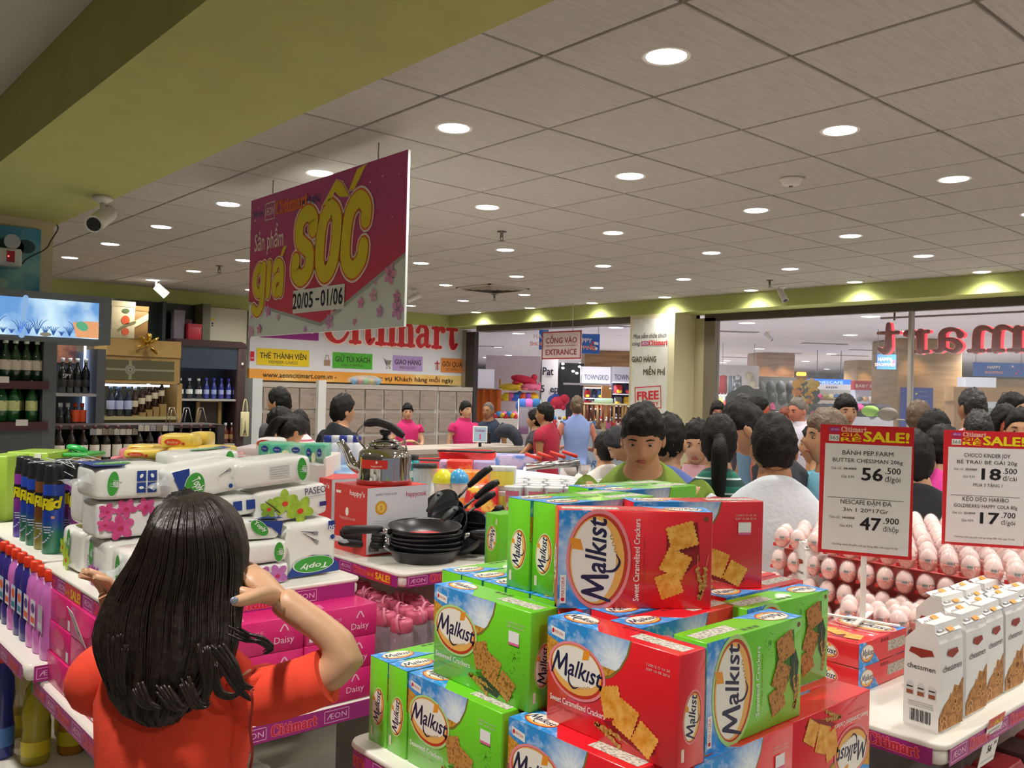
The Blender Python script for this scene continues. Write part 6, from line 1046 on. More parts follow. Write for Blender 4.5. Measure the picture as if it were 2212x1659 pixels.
# ================================================================ pan table
ZP = 1.14
TE = table('pan_table', 1.64, 2.37, 2.62, 3.45, ZP, .04, 'white display table with a purple rail carrying frying pans and kettle boxes', sale=((.93,), (.27,)), order='AC', starts=(.0, 0)); ZP += .0066
q = MB(); q.rbox((1.62, 2.35, .76), (2.6, 3.4, .795), mt('#b32d50', .4), .02); q.build('lower_shelf', TE, world=True)
PANB = mt('#26262a', .32, var=.06, vs=200); PANI = mt('#303033', .35); STL = mt('#b9babd', .2, metal=1); HND = mt('#1d1d20', .45)
def pan(name, r=.125, dep=.042, sticker_=False, handle=.19, ang=0, lift=.25):
    t = thing(name, None, None); q = MB(); q.lathe([(r * .76, 0), (r * .8, .002), (r * .97, dep * .9), (r, dep), (r * .995, dep + .002), (r * .96, dep * .92), (r * .78, .006), (.002, .005)], PANB, 32, caps=False); q.lathe([(.002, 0), (r * .76, 0)], PANB, 32, caps=False); q.build('pan_body', t)
    if sticker_: q = MB(); f = (Vector((0, 0, .0065)), Vector((1, 0, 0)), Vector((0, 1, 0)), .0005); q.fe(f, 0, 0, r * .62, r * .62, mt('#cf2a35', .4), 1); q.fe(f, 0, 0, r * .62, r * .62, mt('#dfe6e4', .4), 2, 2.2, 20, 0, 150); q.fe(f, .01, .0, .018, .018, WHITE, 3); q.ft(f, 'happycook', .0, -.045, .016, WHITE, 3, w=.07); q.build('paper_disc', t)
    c, s_ = math.cos(ang), math.sin(ang); q = MB(); q.tube([(c * r * .96, s_ * r * .96, dep * .6), (c * (r + .03), s_ * (r + .03), dep * .9)], [.010, .007], STL, 8); q.build('handle_ferrule', t)
    q = MB(); P = [(c * (r + .025 + handle * k), s_ * (r + .025 + handle * k), dep * .9 + lift * handle * (k - .35 * k * k)) for k in (0, .15, .4, .7, .95, 1)]; q.tube(P, [.008, .011, .012, .013, .012, .008], HND, 10, flat=1.25); q.build('handle', t); return t
cx, cy = 1.845, 2.525; n_ = 6; top = None
angs = [3.0, -.55, 2.9, -.5, -.62, 2.95]
for i in range(n_):
    o = pan('frying_pan', .13, .044, i == n_ - 1, .17 if i != n_ - 1 else .14, -.60 if i in (3,) else (2.85 if i == n_ - 1 else (-.5 - .05 * i if i > 2 else 2.2)), .05 if i != 3 else -.25); o.location = (cx + R.uniform(-.003, .003), cy + R.uniform(-.003, .003), ZP + .0145 * i + (0.004 if i == 5 else 0)); o.rotation_euler = (R.uniform(-.03, .03), R.uniform(-.03, .03), 0)
    if i == n_ - 1: o.rotation_euler = (.05, -.03, 0)
    o['label'] = 'black frying pan with a red paper disc, top of the left pan stack' if i == n_ - 1 else 'black frying pan in the left stack, ' + ordn(n_ - 2 - i) + ' below the top one'; o['category'] = 'frying pan'; o['group'] = 'left stack of frying pans'
p = at(1055, 1170, z=ZP)
for i in range(5):
    o = pan('frying_pan', .138, .048, False, .16, -.9 + .3 * i if i != 4 else .2, .1); o.location = (2.165, 2.545, ZP + .017 * i); o['label'] = 'black frying pan in the right stack, ' + (ordn(4 - i - 1) + ' below the top one' if i < 4 else 'top one half hidden by crackers'); o['category'] = 'frying pan'; o['group'] = 'right stack of frying pans'
def handle_pan(cpx, cpy, d, hx, hy, lb, r=.10):
    c = at(cpx, cpy, d=d); h = at(hx, hy, d=d + .0); t = thing('frying_pan', lb, 'frying pan', c, 0, 'tilted pans with raised handles'); ax = (h - c); L_ = ax.length; ax.normalize(); up = (ZV * .9 - FV * .45); up = (up - ax * up.dot(ax)).normalized(); sd = up.cross(ax)
    M = Matrix((ax, sd, up)).transposed().to_4x4(); q = MB(M=M); dep = .04; q.lathe([(r * .76, -.035), (r * .8, -.033), (r, .004), (r * .995, .006), (r * .95, .002), (r * .78, -.03), (.002, -.031)], PANB, 28, caps=False); q.lathe([(.002, -.035), (r * .76, -.035)], PANB, 28, caps=False); q.build('pan_body', t)
    q = MB(M=M); m_ = r + (L_ - r) * .38; q.tube([(r * .95, 0, -.01), ((r + m_) / 2, 0, -.003), (m_, 0, .0)], [.006, .005, .006], STL, 8); q.build('metal_neck', t); q = MB(M=M); q.tube([(m_ - .01, 0, 0), (m_ + .02, 0, .002), ((m_ + L_) / 2, 0, .006), (L_ - .02, 0, .004), (L_, 0, .0)], [.008, .011, .0125, .012, .008], HND, 10, flat=1.3); q.build('handle', t)
handle_pan(945, 1105, 3.35, 1062, 1010, 'tilted frying pan whose raised black handle reaches highest'); handle_pan(955, 1125, 3.3, 1078, 1040, 'tilted frying pan with the second highest raised handle'); handle_pan(960, 1140, 3.25, 1070, 1065, 'tilted frying pan with the third highest raised handle'); handle_pan(1000, 1150, 3.2, 1088, 1095, 'tilted frying pan with the lowest raised handle')
for i, (a, b, c, d) in enumerate(((925, 1105, 950, 1065), (955, 1125, 985, 1098))):
    A = at(a, b, d=3.12); B = at(c, d, d=3.18); t = thing('spare_pan_handle', 'grey soft-grip pan handle lying over the tilted pans, ' + ('left' if i == 0 else 'right') + ' one', 'pan handle', A); q = MB(); q.tube([(0, 0, 0), tuple((B - A) * .5 + Vector((0, 0, .004))), tuple(B - A)], [.010, .013, .014], mt('#3a3c3e', .5), 10, flat=.7); q.build('grip', t); q = MB(); q.tube([tuple((B - A) * .88 - FV * .015), tuple((B - A) * .93 - FV * .015)], .006, BLACK, 8); q.build('hang_hole', t)
# kettle cartons
RC = mt('#d93a35', .4); WC = mt('#d8dbe2', .4)
def kcarton(x0, y0, w, d, h, lb, z=None):
    z = ZP if z is None else z; t = thing('kettle_carton', lb, 'box', (x0 + w / 2, y0 + d / 2, z)); q = MB(); q.box((x0, y0, z), (x0 + w, y0 + d, z + h), WC); q.build('carton', t, world=True)
    q = MB(); f = FR((x0, y0 + d, z), (0, -1, 0)); q.fr_(f, 0, 0, d, h, RC, 1); q.ft(f, "happy's", d * .7, h * .86, .026, WHITE, 2, bold=.02, w=d * .45); q.fr_(f, d * .05, h * .86, d * .2, h * .9, WHITE, 2); q.fe(f, d * .4, h * .6, .011, .016, WHITE, 2); q.ft(f, 'happycook', d * .42, h * .48, .018, mt('#f0c0b8', .4), 2, w=d * .5); q.build('red_side_print', t, world=True)
    q = MB(); f = FR((x0, y0, z), (1, 0, 0)); q.ft(f, 'happycook', w * .8, h * .84, .026, mt('#b02a4a', .4), 1, bold=.01, w=w * .34); q.ft(f, 'HAPPILY YOUR HOME', w * .3, h * .88, .012, mt('#6a6a72', .4), 1, w=w * .34); q.fe(f, w * .22, h * .7, .025, .025, mt('#d89a28', .4), 1); q.fe(f, w * .22, h * .7, .017, .017, mt('#e8c25a', .4), 2); q.ft(f, '5', w * .22, h * .665, .022, mt('#b0701a', .4), 3)
    for i in range(6): q.fr_(f, w * .1, h * (.5 - .03 * i), w * .34, h * (.505 - .03 * i), mt('#a9abb2', .4), 1)
    q.fr_(f, 0, 0, w, h * .03, RC, 1); q.fr_(f, .01, h * .06, w * .2, h * .16, mt('#9a9ca2', .5, kind='mottle', p=('#2a2a2e', 500, .48, .52, (1, .02, .02))), 1); q.build('white_front_print', t, world=True)
    q = MB(); q.box((x0 + .001, y0 + .001, z + h), (x0 + w - .001, y0 + d - .001, z + h + .0012), RC); q.build('lid_flap', t, world=True)
kcarton(1.70, 2.68, .265, .225, .243, 'red and white kettle carton with the steel kettle on top'); kcarton(1.73, 2.98, .26, .24, .245, 'red and white kettle carton behind, half hidden by the napkins')
t = thing('steel_kettle', 'shiny steel kettle with a black arched handle on the red and white carton', 'kettle', (1.835, 2.78, ZP + .2445)); K = mt('#d4d2cf', .06, metal=1)
q = MB(); q.lathe([(.088, 0), (.1, .008), (.1, .02), (.098, .03), (.098, .10), (.094, .118), (.075, .135), (.062, .140), (.060, .146)], K, 40); q.build('kettle_body', t); q = MB(); q.lathe([(.1, 0), (.103, .004), (.103, .016), (.099, .02)], mt('#a82822', .3, coat=.5), 40); q.build('red_base_ring', t)
q = MB(); q.lathe([(.064, .144), (.062, .15), (.045, .163), (.02, .17), (.002, .171)], K, 32); q.build('lid', t); q = MB(); q.lathe([(.01, .168), (.01, .178), (.02, .184), (.023, .198), (.017, .202), (.002, .200)], HND, 12); q.build('lid_knob', t)
uL = -RV; q = MB(); q.tube(catmull([tuple(uL * .085 + Vector((0, 0, .055))), tuple(uL * .12 + Vector((0, 0, .07))), tuple(uL * .145 + Vector((0, 0, .12))), tuple(uL * .17 + Vector((0, 0, .155)))], 5), [.026, .025, .024, .023, .022, .021, .02, .018, .017, .016, .015, .014, .014, .014, .015, .016], K, 16); q.build('spout', t)
hp = [at(a, b, d=3.27) - t.location for a, b in ((787, 916), (815, 912), (845, 922), (872, 943))]
q = MB(); q.tube(catmull([tuple(v) for v in hp], 5), [.009] * 2 + [.013] * 12 + [.010, .009], HND, 12, flat=1.2); q.build('handle_grip', t)
q = MB(); e1 = at(773, 948, d=3.27) - t.location; e2 = at(877, 965, d=3.27) - t.location; q.tube(catmull([tuple(hp[0]), tuple((hp[0] + e1) / 2 - RV * .012), tuple(e1), tuple(-RV * .075 + Vector((0, 0, .13)))], 4), .0035, K, 8); q.build('handle_wire', t)
q = MB(); q.tube(catmull([tuple(hp[3]), tuple(e2), tuple(RV * .085 + Vector((0, 0, .115)))], 4), .0035, K, 8); q.build('handle_wire', t)
q = MB(); M = Matrix.Rotation(-TH - .1, 4, 'Z')
def cyl_patch(q, a0, a1, z0, z1, r, m, M=M, k=8):
    vs = []; 
    for i in range(k + 1): a = a0 + (a1 - a0) * i / k - pi / 2; vs += [(r * math.cos(a), r * math.sin(a), z0), (r * math.cos(a), r * math.sin(a), z1)]
    q.add(vs, [(2 * i, 2 * i + 2, 2 * i + 3, 2 * i + 1) for i in range(k)], m, True, M=M)
cyl_patch(q, -.75, .35, .062, .094, .0995, mt('#dc3328', .4)); q.ft((Vector((0, 0, 0)), RV, ZV, .0), '', 0, 0, .01, WHITE) if False else None
f = (Vector((-FV * .1006)) - RV * .015 + Vector((0, 0, .062)), RV, ZV, .0006); q.ft(f, 'happycook', .0, .007, .010, WHITE, 1, w=.04); q.fe(f, .0, .024, .004, .005, WHITE, 1, n=10); q.build('red_label', t)
pricecard((1.636, 2.96, 1.125), (0, -1, 0), .11, .14, ('222', '.000'), 'pale price card with 222 hanging from the pan table rail', ('ẤM ĐUN INOX', 'SIZE 24'), tilt=.1); pricecard((1.93, 2.364, 1.10), (1, 0, 0), .13, .14, ('', ''), 'white price card under the sale tag of the pan table rail', ('CHẢO KHÔNG DÍNH CAO', 'CẤP 24CM', 'Giá cũ', 'Giá KM'), tilt=.15, sale=False)
pricecard((2.22, 2.364, 1.11), (1, 0, 0), .13, .07, ('', ''), 'small price card at the right end of the pan table rail', ('CHẢO',), tilt=.15)
# pink water bottles
CLR = mt('#b9aeb4', .08, alpha=.42, spec=.8); PCAP = mt('#d0607f', .4)
def water_bottle():
    t = thing('water_bottle', None, None); q = MB(); q.lathe([(.034, 0), (.037, .004), (.037, .19), (.034, .205), (.028, .212)], CLR, 20); q.build('clear_body', t)
    q = MB(); q.lathe([(.03, .205), (.035, .208), (.035, .236), (.031, .242), (.012, .243)], PCAP, 24); q.lathe([(.012, .243), (.012, .248), (.004, .248)], mt('#e896ac', .4), 14); q.build('screw_cap', t)
    q = MB(); q.tube(catmull([(.0, 0, .249), (-.025, .005, .262), (-.05, .005, .25), (-.052, 0, .225), (-.037, 0, .212)], 4), .005, mt('#dc7f9c', .4), 6, flat=.4); q.build('strap_loop', t)
    q = MB()
    for i in range(16): a = R.uniform(0, 6.28); z = R.uniform(.03, .16); cyl_patch(q, a, a + .25, z, z + .009, .0376, mt(R.choice(['#e8e4ea', '#d8788f', '#b8d0dc', '#c9a8c8']), .5), M=Matrix.Identity(4), k=2)
    q.build('printed_motifs', t); return t
WB = water_bottle(); k_ = 0; caps = [(868, 1343), (833, 1328), (900, 1325), (798, 1318), (820, 1305), (842, 1300), (873, 1315), (772, 1310), (905, 1300), (792, 1280), (755, 1290), (858, 1290), (815, 1285), (885, 1290), (930, 1315), (745, 1270), (780, 1262)]
for i, (px, py) in enumerate(caps):
    p = at(px, py, z=.795 + .235); o = WB if i == 0 else dup(WB); o.location = (p.x, p.y, .7952); o.rotation_euler = (0, 0, R.uniform(-.8, .8) + TH); o['category'] = 'water bottle'; o['group'] = 'clear bottles with pink caps'; o['label'] = 'clear water bottle with a pink screw cap, ' + ('the nearest one' if i == 0 else ordn(i) + ' behind the nearest one')
# ================================================================ napkin table, pink cartons, cleaning shelf
ZN = 1.2
TC = table('napkin_table', .70, 2.17, 1.36, 2.86, ZN, .045, 'purple-railed display table heaped with white napkin packs', sale=((.30,), ()), starts=(.0, .27), order='CA'); ZN += .0066
q = MB(); q.rbox((.665, 2.06, .855), (1.385, 2.80, .90), RIMW, .025); q.build('lower_tray', TC, world=True)
q = MB(); f = FR((.663, 2.78, .852), (0, -1, 0)); rail_print(q, f, .70, .045, 0, 'CA'); q.build('price_rail', TC, world=True); q = MB(); f = FR((.685, 2.058, .852), (1, 0, 0)); rail_print(q, f, .68, .045, .26, 'AC'); q.build('price_rail', TC, world=True)
TD = table('spray_table', .71, 2.90, 1.40, 3.75, 1.2, .045, 'purple-railed display table with tall spray cans', sale=((.42,), ()), order='CA', pre=(None, None))
q = MB(); q.rbox((.63, 2.72, .905), (1.30, 3.75, .95), RIMW, .025); q.build('lower_tray', TD, world=True); q = MB(); f = FR((.628, 3.73, .902), (0, -1, 0)); rail_print(q, f, .98, .045, 0, 'AC'); q.build('price_rail', TD, world=True); q = MB(); f = FR((.65, 2.718, .902), (1, 0, 0)); rail_print(q, f, .6, .045, 0, 'AC'); q.build('price_rail', TD, world=True)
q = MB(); q.rbox((.60, 2.7, .42), (1.40, 4.4, .45), RIMW, .02); q.build('bottom_tray', TD, world=True)
def sgnp(a, e): return math.copysign(abs(a) ** e, a)
PLW = mt('#eef0ea', .3, coat=.25, bump=.5, bs=14); PLC = mt('#e8eef0', .1, alpha=.35, spec=.8)
def soft(name, x0, x1, y0, y1, z0, z1, m, lb, cat='napkin pack', grp=None, rz=0, ty=0, e=.32, tails=None, seg=28):
    t = thing(name, lb, cat, ((x0 + x1) / 2, (y0 + y1) / 2, z0), rz, grp); t.rotation_euler = (0, ty, rz); w, d, h = (x1 - x0) / 2, (y1 - y0) / 2, (z1 - z0) / 2; q = MB(); rows = []
    for i in range(15):
        a = -pi / 2 + pi * i / 14; cz, sz = sgnp(math.cos(a), e), sgnp(math.sin(a), e); rows.append([(w * cz * sgnp(math.cos(2 * pi * (j + .5) / seg), e), d * cz * sgnp(math.sin(2 * pi * (j + .5) / seg), e), h + h * sz) for j in range(seg)])
    q.loft(rows, m, True); o = q.build('wrapped_body', t); dm = o.modifiers.new('d', 'SUBSURF'); dm.levels = 1; dm.render_levels = 1
    for s_ in (tails or ()):
        q = MB(); k = w * s_; rr = []
        for i in range(7): u = i / 6; rr.append([(k + s_ * .045 * u, (j / 8 * 2 - 1) * d * .8 * (1 - .45 * math.sin(pi * u)), h * (1 + .5 * math.sin(j * 1.3 + i) * .15) + h * .5 * (1 - u) * math.sin(j * .8)) for j in range(9)])
        q.loft(rr, PLC, True, False, closed=False); q.build('film_end', t)
    e_ = .0012; return t, (Vector((-w, -d - e_, 0)), Vector((1, 0, 0)), Vector((0, 0, 1)), .0006), (Vector((-w - e_, d, 0)), Vector((0, -1, 0)), Vector((0, 0, 1)), .0006), (Vector((-w, -d, 2 * h + e_)), Vector((1, 0, 0)), Vector((0, 1, 0)), .0006), 2 * w, 2 * d, 2 * h
GO_ = mt('#3fa03c', .4); NB = mt('#1f3f8f', .4); NW = mt('#eef4ee', .4)
def toply(q, f, cx, cy, rx, ry, rot=0, trot=None):
    q.fe(f, cx, cy, rx * 1.05, ry * 1.07, NW, 2, rot); q.fe(f, cx, cy, rx, ry, GO_, 3, rot); q.ft(f, 'Toply', cx, cy - 0, ry * .9, NW, 4, bold=.03, shear=.2, rot=(rot if trot is None else trot), w=rx * 1.4)
def orchid(q, f, cx, cy, r, c1, c2, L=3, rot=0):
    for k in range(5): a = rot + 2 * pi * k / 5; q.fe(f, cx + math.cos(a) * r * .55, cy + math.sin(a) * r * .5, r * .55, r * .36, mt(c1, .45, kind='mottle', p=(c2, 45, .35, .7)), L + .02 * k, a, 14)
    q.fe(f, cx, cy - r * .1, r * .25, r * .2, mt('#d8412f' if c1[1] in '9ab' else '#c0285a', .45), L + .5)
def fork(q, f, cx, cy, s, rot):
    m = mt('#5c6066', .4); c, w = math.cos(rot), math.sin(rot); P = lambda a, b: (cx + c * a * s - w * b * s, cy + w * a * s + c * b * s)
    q.stroke(f, [P(-1, 0), P(-.2, .03), P(.2, 0)], [s * .05, s * .09, s * .2], m, 3, 3, False)
    for k in (-.12, -.04, .04, .12): q.stroke(f, [P(.2, k), P(.6, k)], s * .05, m, 3, 1, False)
GN = 'white napkin packs on the napkin table'
# right column
t, fY, fX, fZ, w, d, h = soft('napkin_pack', 1.165, 1.335, 2.25, 2.40, ZN, 1.368, PLW, 'upright napkin pack with an upside-down green oval logo at the right end of the table', grp=GN, ty=-.03, tails=(1,)); q = MB()
q.fp(fY, [(.0, .006), (w, .006), (w, .03), (w * .8, .055), (w * .5, .062), (w * .2, .05)], NB, 1); toply(q, fY, w * .52, .036, .062, .022, 0, pi); fork(q, fY, w * .5, h * .66, .035, -.6); fork(q, fY, w * .48, h * .78, .035, -.2); q.fr_(fY, w * .8, h * .8, w * .93, h * .95, NB, 1); q.ft(fY, '50', w * .865, h * .87, .02, NW, 2, bold=.02, rot=pi); q.fe(fY, w * .88, h * .66, .007, .007, NB, 1); q.build('front_print', t)
t, fY, fX, fZ, w, d, h = soft('tissue_pack', 1.088, 1.312, 2.27, 2.40, 1.370, 1.462, mt('#f1f1ee', .3, coat=.4), 'white tissue pack printed with a green orchid, on the upright napkin pack', 'tissue pack', grp=GN, ty=-.09, e=.22); q = MB()
q.ft(fY, 'PASEO', w * .81, h * .70, .028, mt('#2b3157', .4), 3, w=.066); q.fr_(fY, w * .68, h * .62, w * .95, h * .635, mt('#8a8ca8', .4), 3); q.fr_(fY, w * .86, h * .28, w * .96, h * .42, mt('#3a2f7a', .4), 3)
orchid(q, fY, w * .38, h * .58, .037, '#b4d44a', '#8fb82e', rot=.3); orchid(q, fY, w * .58, h * .28, .04, '#b0d245', '#8cb62c', 4, .9); orchid(q, fY, w * .16, h * .48, .026, '#9fc33a', '#7fa528', 3, .1); q.stroke(fY, [(w * .12, h * .7), (w * .22, h * .5), (w * .3, h * .3)], .003, mt('#5a3a2c', .5), 5); q.build('front_print', t)
t, fY, fX, fZ, w, d, h = soft('napkin_pack', 1.03, 1.262, 2.27, 2.42, 1.468, 1.545, PLW, 'clear-wrapped napkin pack lying on the green orchid pack', grp=GN, ty=-.08, tails=(1, -1)); q = MB(); toply(q, fY, w * .83, h * .5, .015, .032, .0, pi / 2 + pi)
for i in range(6): q.fr_(fY, w * .4, h * (.3 + .08 * i), w * .66, h * (.33 + .08 * i), mt('#c9cdd0', .5), 1)
q.build('front_print', t)
# middle
t, fY, fX, fZ, w, d, h = soft('tissue_pack', 1.01, 1.165, 2.22, 2.36, ZN, 1.262, mt('#f1efee', .3, coat=.4), 'tissue pack with purple petals at the bottom of the middle pile', 'tissue pack', grp=GN, e=.22); q = MB(); [orchid(q, fY, w * (.15 + .3 * i), h * .45, .03, '#c078b8', '#a85aa5', 3, i) for i in range(3)]; q.build('front_print', t)
t, fY, fX, fZ, w, d, h = soft('napkin_pack', 1.0, 1.165, 2.22, 2.38, 1.264, 1.325, PLW, 'napkin pack with a small green oval above the purple petals', grp=GN); q = MB(); toply(q, fY, w * .78, h * .5, .014, .026, 0, -pi / 2); q.build('front_print', t)
t, fY, fX, fZ, w, d, h = soft('napkin_pack', .97, 1.15, 2.24, 2.42, 1.327, 1.385, PLW, 'napkin pack with a blue corner and green oval in the middle pile', grp=GN, ty=.05); q = MB(); q.fp(fY, [(w * .4, h * .95), (w * .98, h * .9), (w * .96, h * .2), (w * .8, h * .6)], NB, 1); toply(q, fY, w * .6, h * .6, .03, .016, -.6); q.fp(fZ, [(w * .5, 0), (w, 0), (w, d * .4)], NB, 1); q.build('front_print', t)
t, fY, fX, fZ, w, d, h = soft('napkin_pack', .93, 1.10, 2.28, 2.45, 1.387, 1.445, PLW, 'napkin pack with small blue icons just right of the dark hair', grp=GN, ty=-.06); q = MB(); [q.fr_(fY, w * (.55 + .22 * i), h * .3, w * (.7 + .22 * i), h * .75, NB, 1) for i in range(2)]; q.build('front_print', t)
t, fY, fX, fZ, w, d, h = soft('napkin_pack', .872, 1.085, 2.30, 2.48, 1.447, 1.535, PLW, 'napkin pack tilted over the dark hair, with blue corner and green oval', grp=GN, ty=-.14, tails=(-1,)); q = MB(); q.fp(fY, [(0, h * .95), (w * .22, h * .98), (w * .2, h * .5), (w * .34, .002), (w * .12, h * .05), (w * .05, h * .5)], NB, 1); toply(q, fY, w * .26, h * .42, .026, .036, -.3, -1.2); fork(q, fY, w * .68, h * .68, .025, .4); fork(q, fY, w * .84, h * .7, .025, 1.3); q.fe(fY, w * .72, h * .22, .006, .006, NB, 1); q.fr_(fY, w * .82, h * .15, w * .95, h * .35, NB, 1); q.build('front_print', t)
t, fY, fX, fZ, w, d, h = soft('napkin_pack', .93, 1.13, 2.46, 2.64, 1.50, 1.553, PLW, 'napkin pack at the back of the pile with green oval on its top', grp=GN, ty=-.05, tails=(1,)); q = MB(); toply(q, fZ, w * .6, d * .4, .05, .022, .2); q.fp(fZ, [(w * .5, d * .5), (w, d * .3), (w, d * .8)], NB, 1); toply(q, fY, w * .8, h * .5, .013, .025, 0, pi / 2); q.build('front_print', t)
t, fY, fX, fZ, w, d, h = soft('napkin_pack', 1.04, 1.24, 2.645, 2.82, 1.46, 1.512, PLW, 'farthest napkin pack with blue and green top, before the teal tissue boxes', grp=GN, ty=.02); q = MB(); toply(q, fZ, w * .35, d * .4, .06, .03, .1); q.fp(fZ, [(w * .55, 0), (w, 0), (w, d * .9), (w * .7, d * .6)], NB, 1); q.build('front_print', t)
# left
t, fY, fX, fZ, w, d, h = soft('napkin_pack', .70, .915, 2.40, 2.58, 1.437, 1.528, PLW, 'napkin pack with four blue icon squares, topmost at the left', grp=GN, ty=-.0, tails=(-1,)); q = MB(); toply(q, fY, w * .22, h * .5, .014, .032, -.1, -pi / 2)
for i in range(2):
    for j in range(2): q.fr_(fY, w * (.5 + .13 * i), h * (.2 + .34 * j), w * (.61 + .13 * i), h * (.5 + .34 * j), NB, 1); q.fe(fY, w * (.555 + .13 * i), h * (.35 + .34 * j), .006, .004, NW, 2, i + j)
q.fp(fZ, [(0, 0), (w * .35, 0), (w * .5, d * .5), (0, d)], NB, 1); toply(q, fZ, w * .3, d * .35, .05, .03, .3); q.build('front_print', t)
t, fY, fX, fZ, w, d, h = soft('tissue_pack', .715, .93, 2.42, 2.56, 1.335, 1.434, mt('#f1efee', .3, coat=.4), 'tissue pack printed with pink orchids under the icon pack', 'tissue pack', grp=GN, e=.2); q = MB(); [orchid(q, fY, a * w, b * h, r, '#e05a9a', '#c83a7a', 3 + .3 * i, i) for i, (a, b, r) in enumerate(((.12, .75, .022), (.34, .8, .026), (.58, .82, .024), (.28, .3, .034), (.1, .4, .02), (.74, .55, .03)))]; q.build('front_print', t)
for i, (ya, yb, z0, z1, lb) in enumerate(((2.62, 2.80, ZN, 1.33, 'napkin pack with green orchid on the left table edge, farthest'), (2.40, 2.60, ZN, 1.33, 'napkin pack with purple petals on the left table edge, nearer'))):
    t, fY, fX, fZ, w, d, h = soft('tissue_pack', .73, .93, ya, yb, z0, z1, PLW, lb, 'tissue pack', GN, e=.26, tails=()); q = MB()
    if i == 0: orchid(q, fX, d * .4, h * .25, .034, '#b4d82e', '#98c020'); orchid(q, fX, d * .2, h * .5, .028, '#b4d82e', '#98c020')
    else: [orchid(q, fX, d * (.55 + .2 * j), h * .22, .03, '#c058b8', '#a84aa5', 3, j) for j in range(2)]
    toply(q, fX, d * .5, h * .68, .016, .034, -.1, -pi / 2); q.ft(fX, 'PASEO', d * .35, h * .42, .02, NB, 3, rot=-pi / 2, w=.045); q.build('side_print', t)
t, fY, fX, fZ, w, d, h = soft('napkin_pack', .735, .93, 2.22, 2.38, ZN, 1.33, PLW, 'napkin pack beside the left of the dark hair', grp=GN, tails=(-1,)); q = MB(); toply(q, fX, d * .5, h * .6, .016, .034, -.1, -pi / 2); q.build('side_print', t)
soft('napkin_pack', .96, 1.16, 2.42, 2.60, ZN, 1.35, PLW, 'napkin pack deep inside the pile, lower', grp=GN); soft('napkin_pack', .94, 1.14, 2.47, 2.64, 1.352, 1.498, PLW, 'napkin pack deep inside the pile, upper', grp=GN); soft('napkin_pack', 1.17, 1.34, 2.45, 2.62, ZN, 1.36, PLW, 'napkin pack behind the upright one at the right end', grp=GN); soft('napkin_pack', 1.03, 1.30, 2.66, 2.83, ZN, 1.458, PLW, 'napkin pack at the far corner of the table', grp=GN); soft('napkin_pack', .74, .93, 2.60, 2.78, 1.335, 1.462, PLW, 'napkin pack behind the icon pack', grp=GN)
soft('black_bag_roll', .78, 1.0, 2.64, 2.84, 1.465, 1.515, mt('#232528', .12, bump=1.0, bs=25, spec=.8), 'shiny black plastic bag roll behind the icon napkin pack', 'plastic bag', e=.6)
# pink tissue cartons on the lower tray
PC = mt('#e0287a', .32, coat=.3, var=.03, vs=10); PC2 = mt('#c41f66', .35)
def pcart():
    t = thing('tissue_carton', None, None); w, d, h = .108, .228, .0845; q = MB(); q.rbox((-w, -d / 2, 0), (w, d / 2, h), PC, .002, k=1); q.build('carton', t)
    q = MB(); f = FR((-w - .0004, d / 2, 0), (0, -1, 0)); q.fe(f, d * .5, h * .55, d * .3, h * .3, mt('#dd4a86', .4, kind='mottle', p=('#e0287a', 30, .4, .6)), 1); q.fr_(f, d * .86, h * .06, d * .95, h * .38, mt('#e8dfe4', .5), 1); q.ft(f, 'DAISY', d * .12, h * .84, .010, mt('#f2a8c8', .4), 1, w=.03); q.build('side_print', t)
    q = MB(); f = FR((-w, -d / 2 - .0004, 0), (1, 0, 0)); q.ft(f, 'Daisy', w * 1.5, h * .25, .024, mt('#f6c8dc', .4), 1, w=.055); q.stroke(f, [(w * 1.4, h * .62), (w * 1.5, h * .8), (w * 1.6, h * .62)], .004, mt('#f6c8dc', .4), 1); q.ft(f, 'FACIAL TISSUE', w * .6, h * .6, .012, mt('#f2a8c8', .4), 1, w=.08)
    q.fr_(f, w * .08, h * .1, w * .24, h * .5, mt('#e8dfe4', .5), 1); q.build('front_print', t); q = MB(); f = (Vector((-w, -d / 2, h + .0004)), Vector((1, 0, 0)), Vector((0, 1, 0)), .0004); q.fp(f, [(w * .1, d * .1), (w * .6, d * .1), (w * .7, d * .3), (w * .1, d * .3)], mt('#ee7fae', .3), 1); q.build('top_print', t); return t
PCT = pcart(); i = 0
for cx in (.795, 1.015, 1.235):
    for cy in (2.645, 2.412, 2.179):
        for k in range(3):
            o = PCT if i == 0 else dup(PCT); o.location = (cx + (.004 if k else 0) + R.uniform(-.002, .002), cy + R.uniform(-.002, .002), .9006 + .0852 * k); o.rotation_euler = (0, 0, R.uniform(-.012, .012)); o['category'] = 'tissue carton'; o['group'] = 'pink tissue cartons'
            o['label'] = 'bright pink tissue carton, %s layer, %s pile, %s from the front' % (['bottom', 'middle', 'top'][k], {.795: 'left', 1.015: 'middle', 1.235: 'right'}[cx], {2.645: 'third', 2.412: 'second', 2.179: 'first'}[cy]); i += 1
pricecard((.657, 2.42, 1.165), (0, -1, 0), .085, .10, ('18', '.500'), 'white price card with 18 hanging over the pink cartons', ('KHĂN GIẤY ĂN', '1 LỚP 100 TỜ'), tilt=.35, sale=False, twist=-.1)
pricecard((.70, 3.30, 1.155), (0, -1, 0), .12, .10, ('23', '.900'), 'white price card curling over the toilet cleaner bottles', ('BÌNH XỊT', '600ML'), tilt=.5, sale=False); pricecard((.622, 3.05, .905), (0, -1, 0), .05, .15, ('', ''), 'narrow price card hanging over the lowest shelf', ('NƯỚC XẢ VẢI',), tilt=.05)
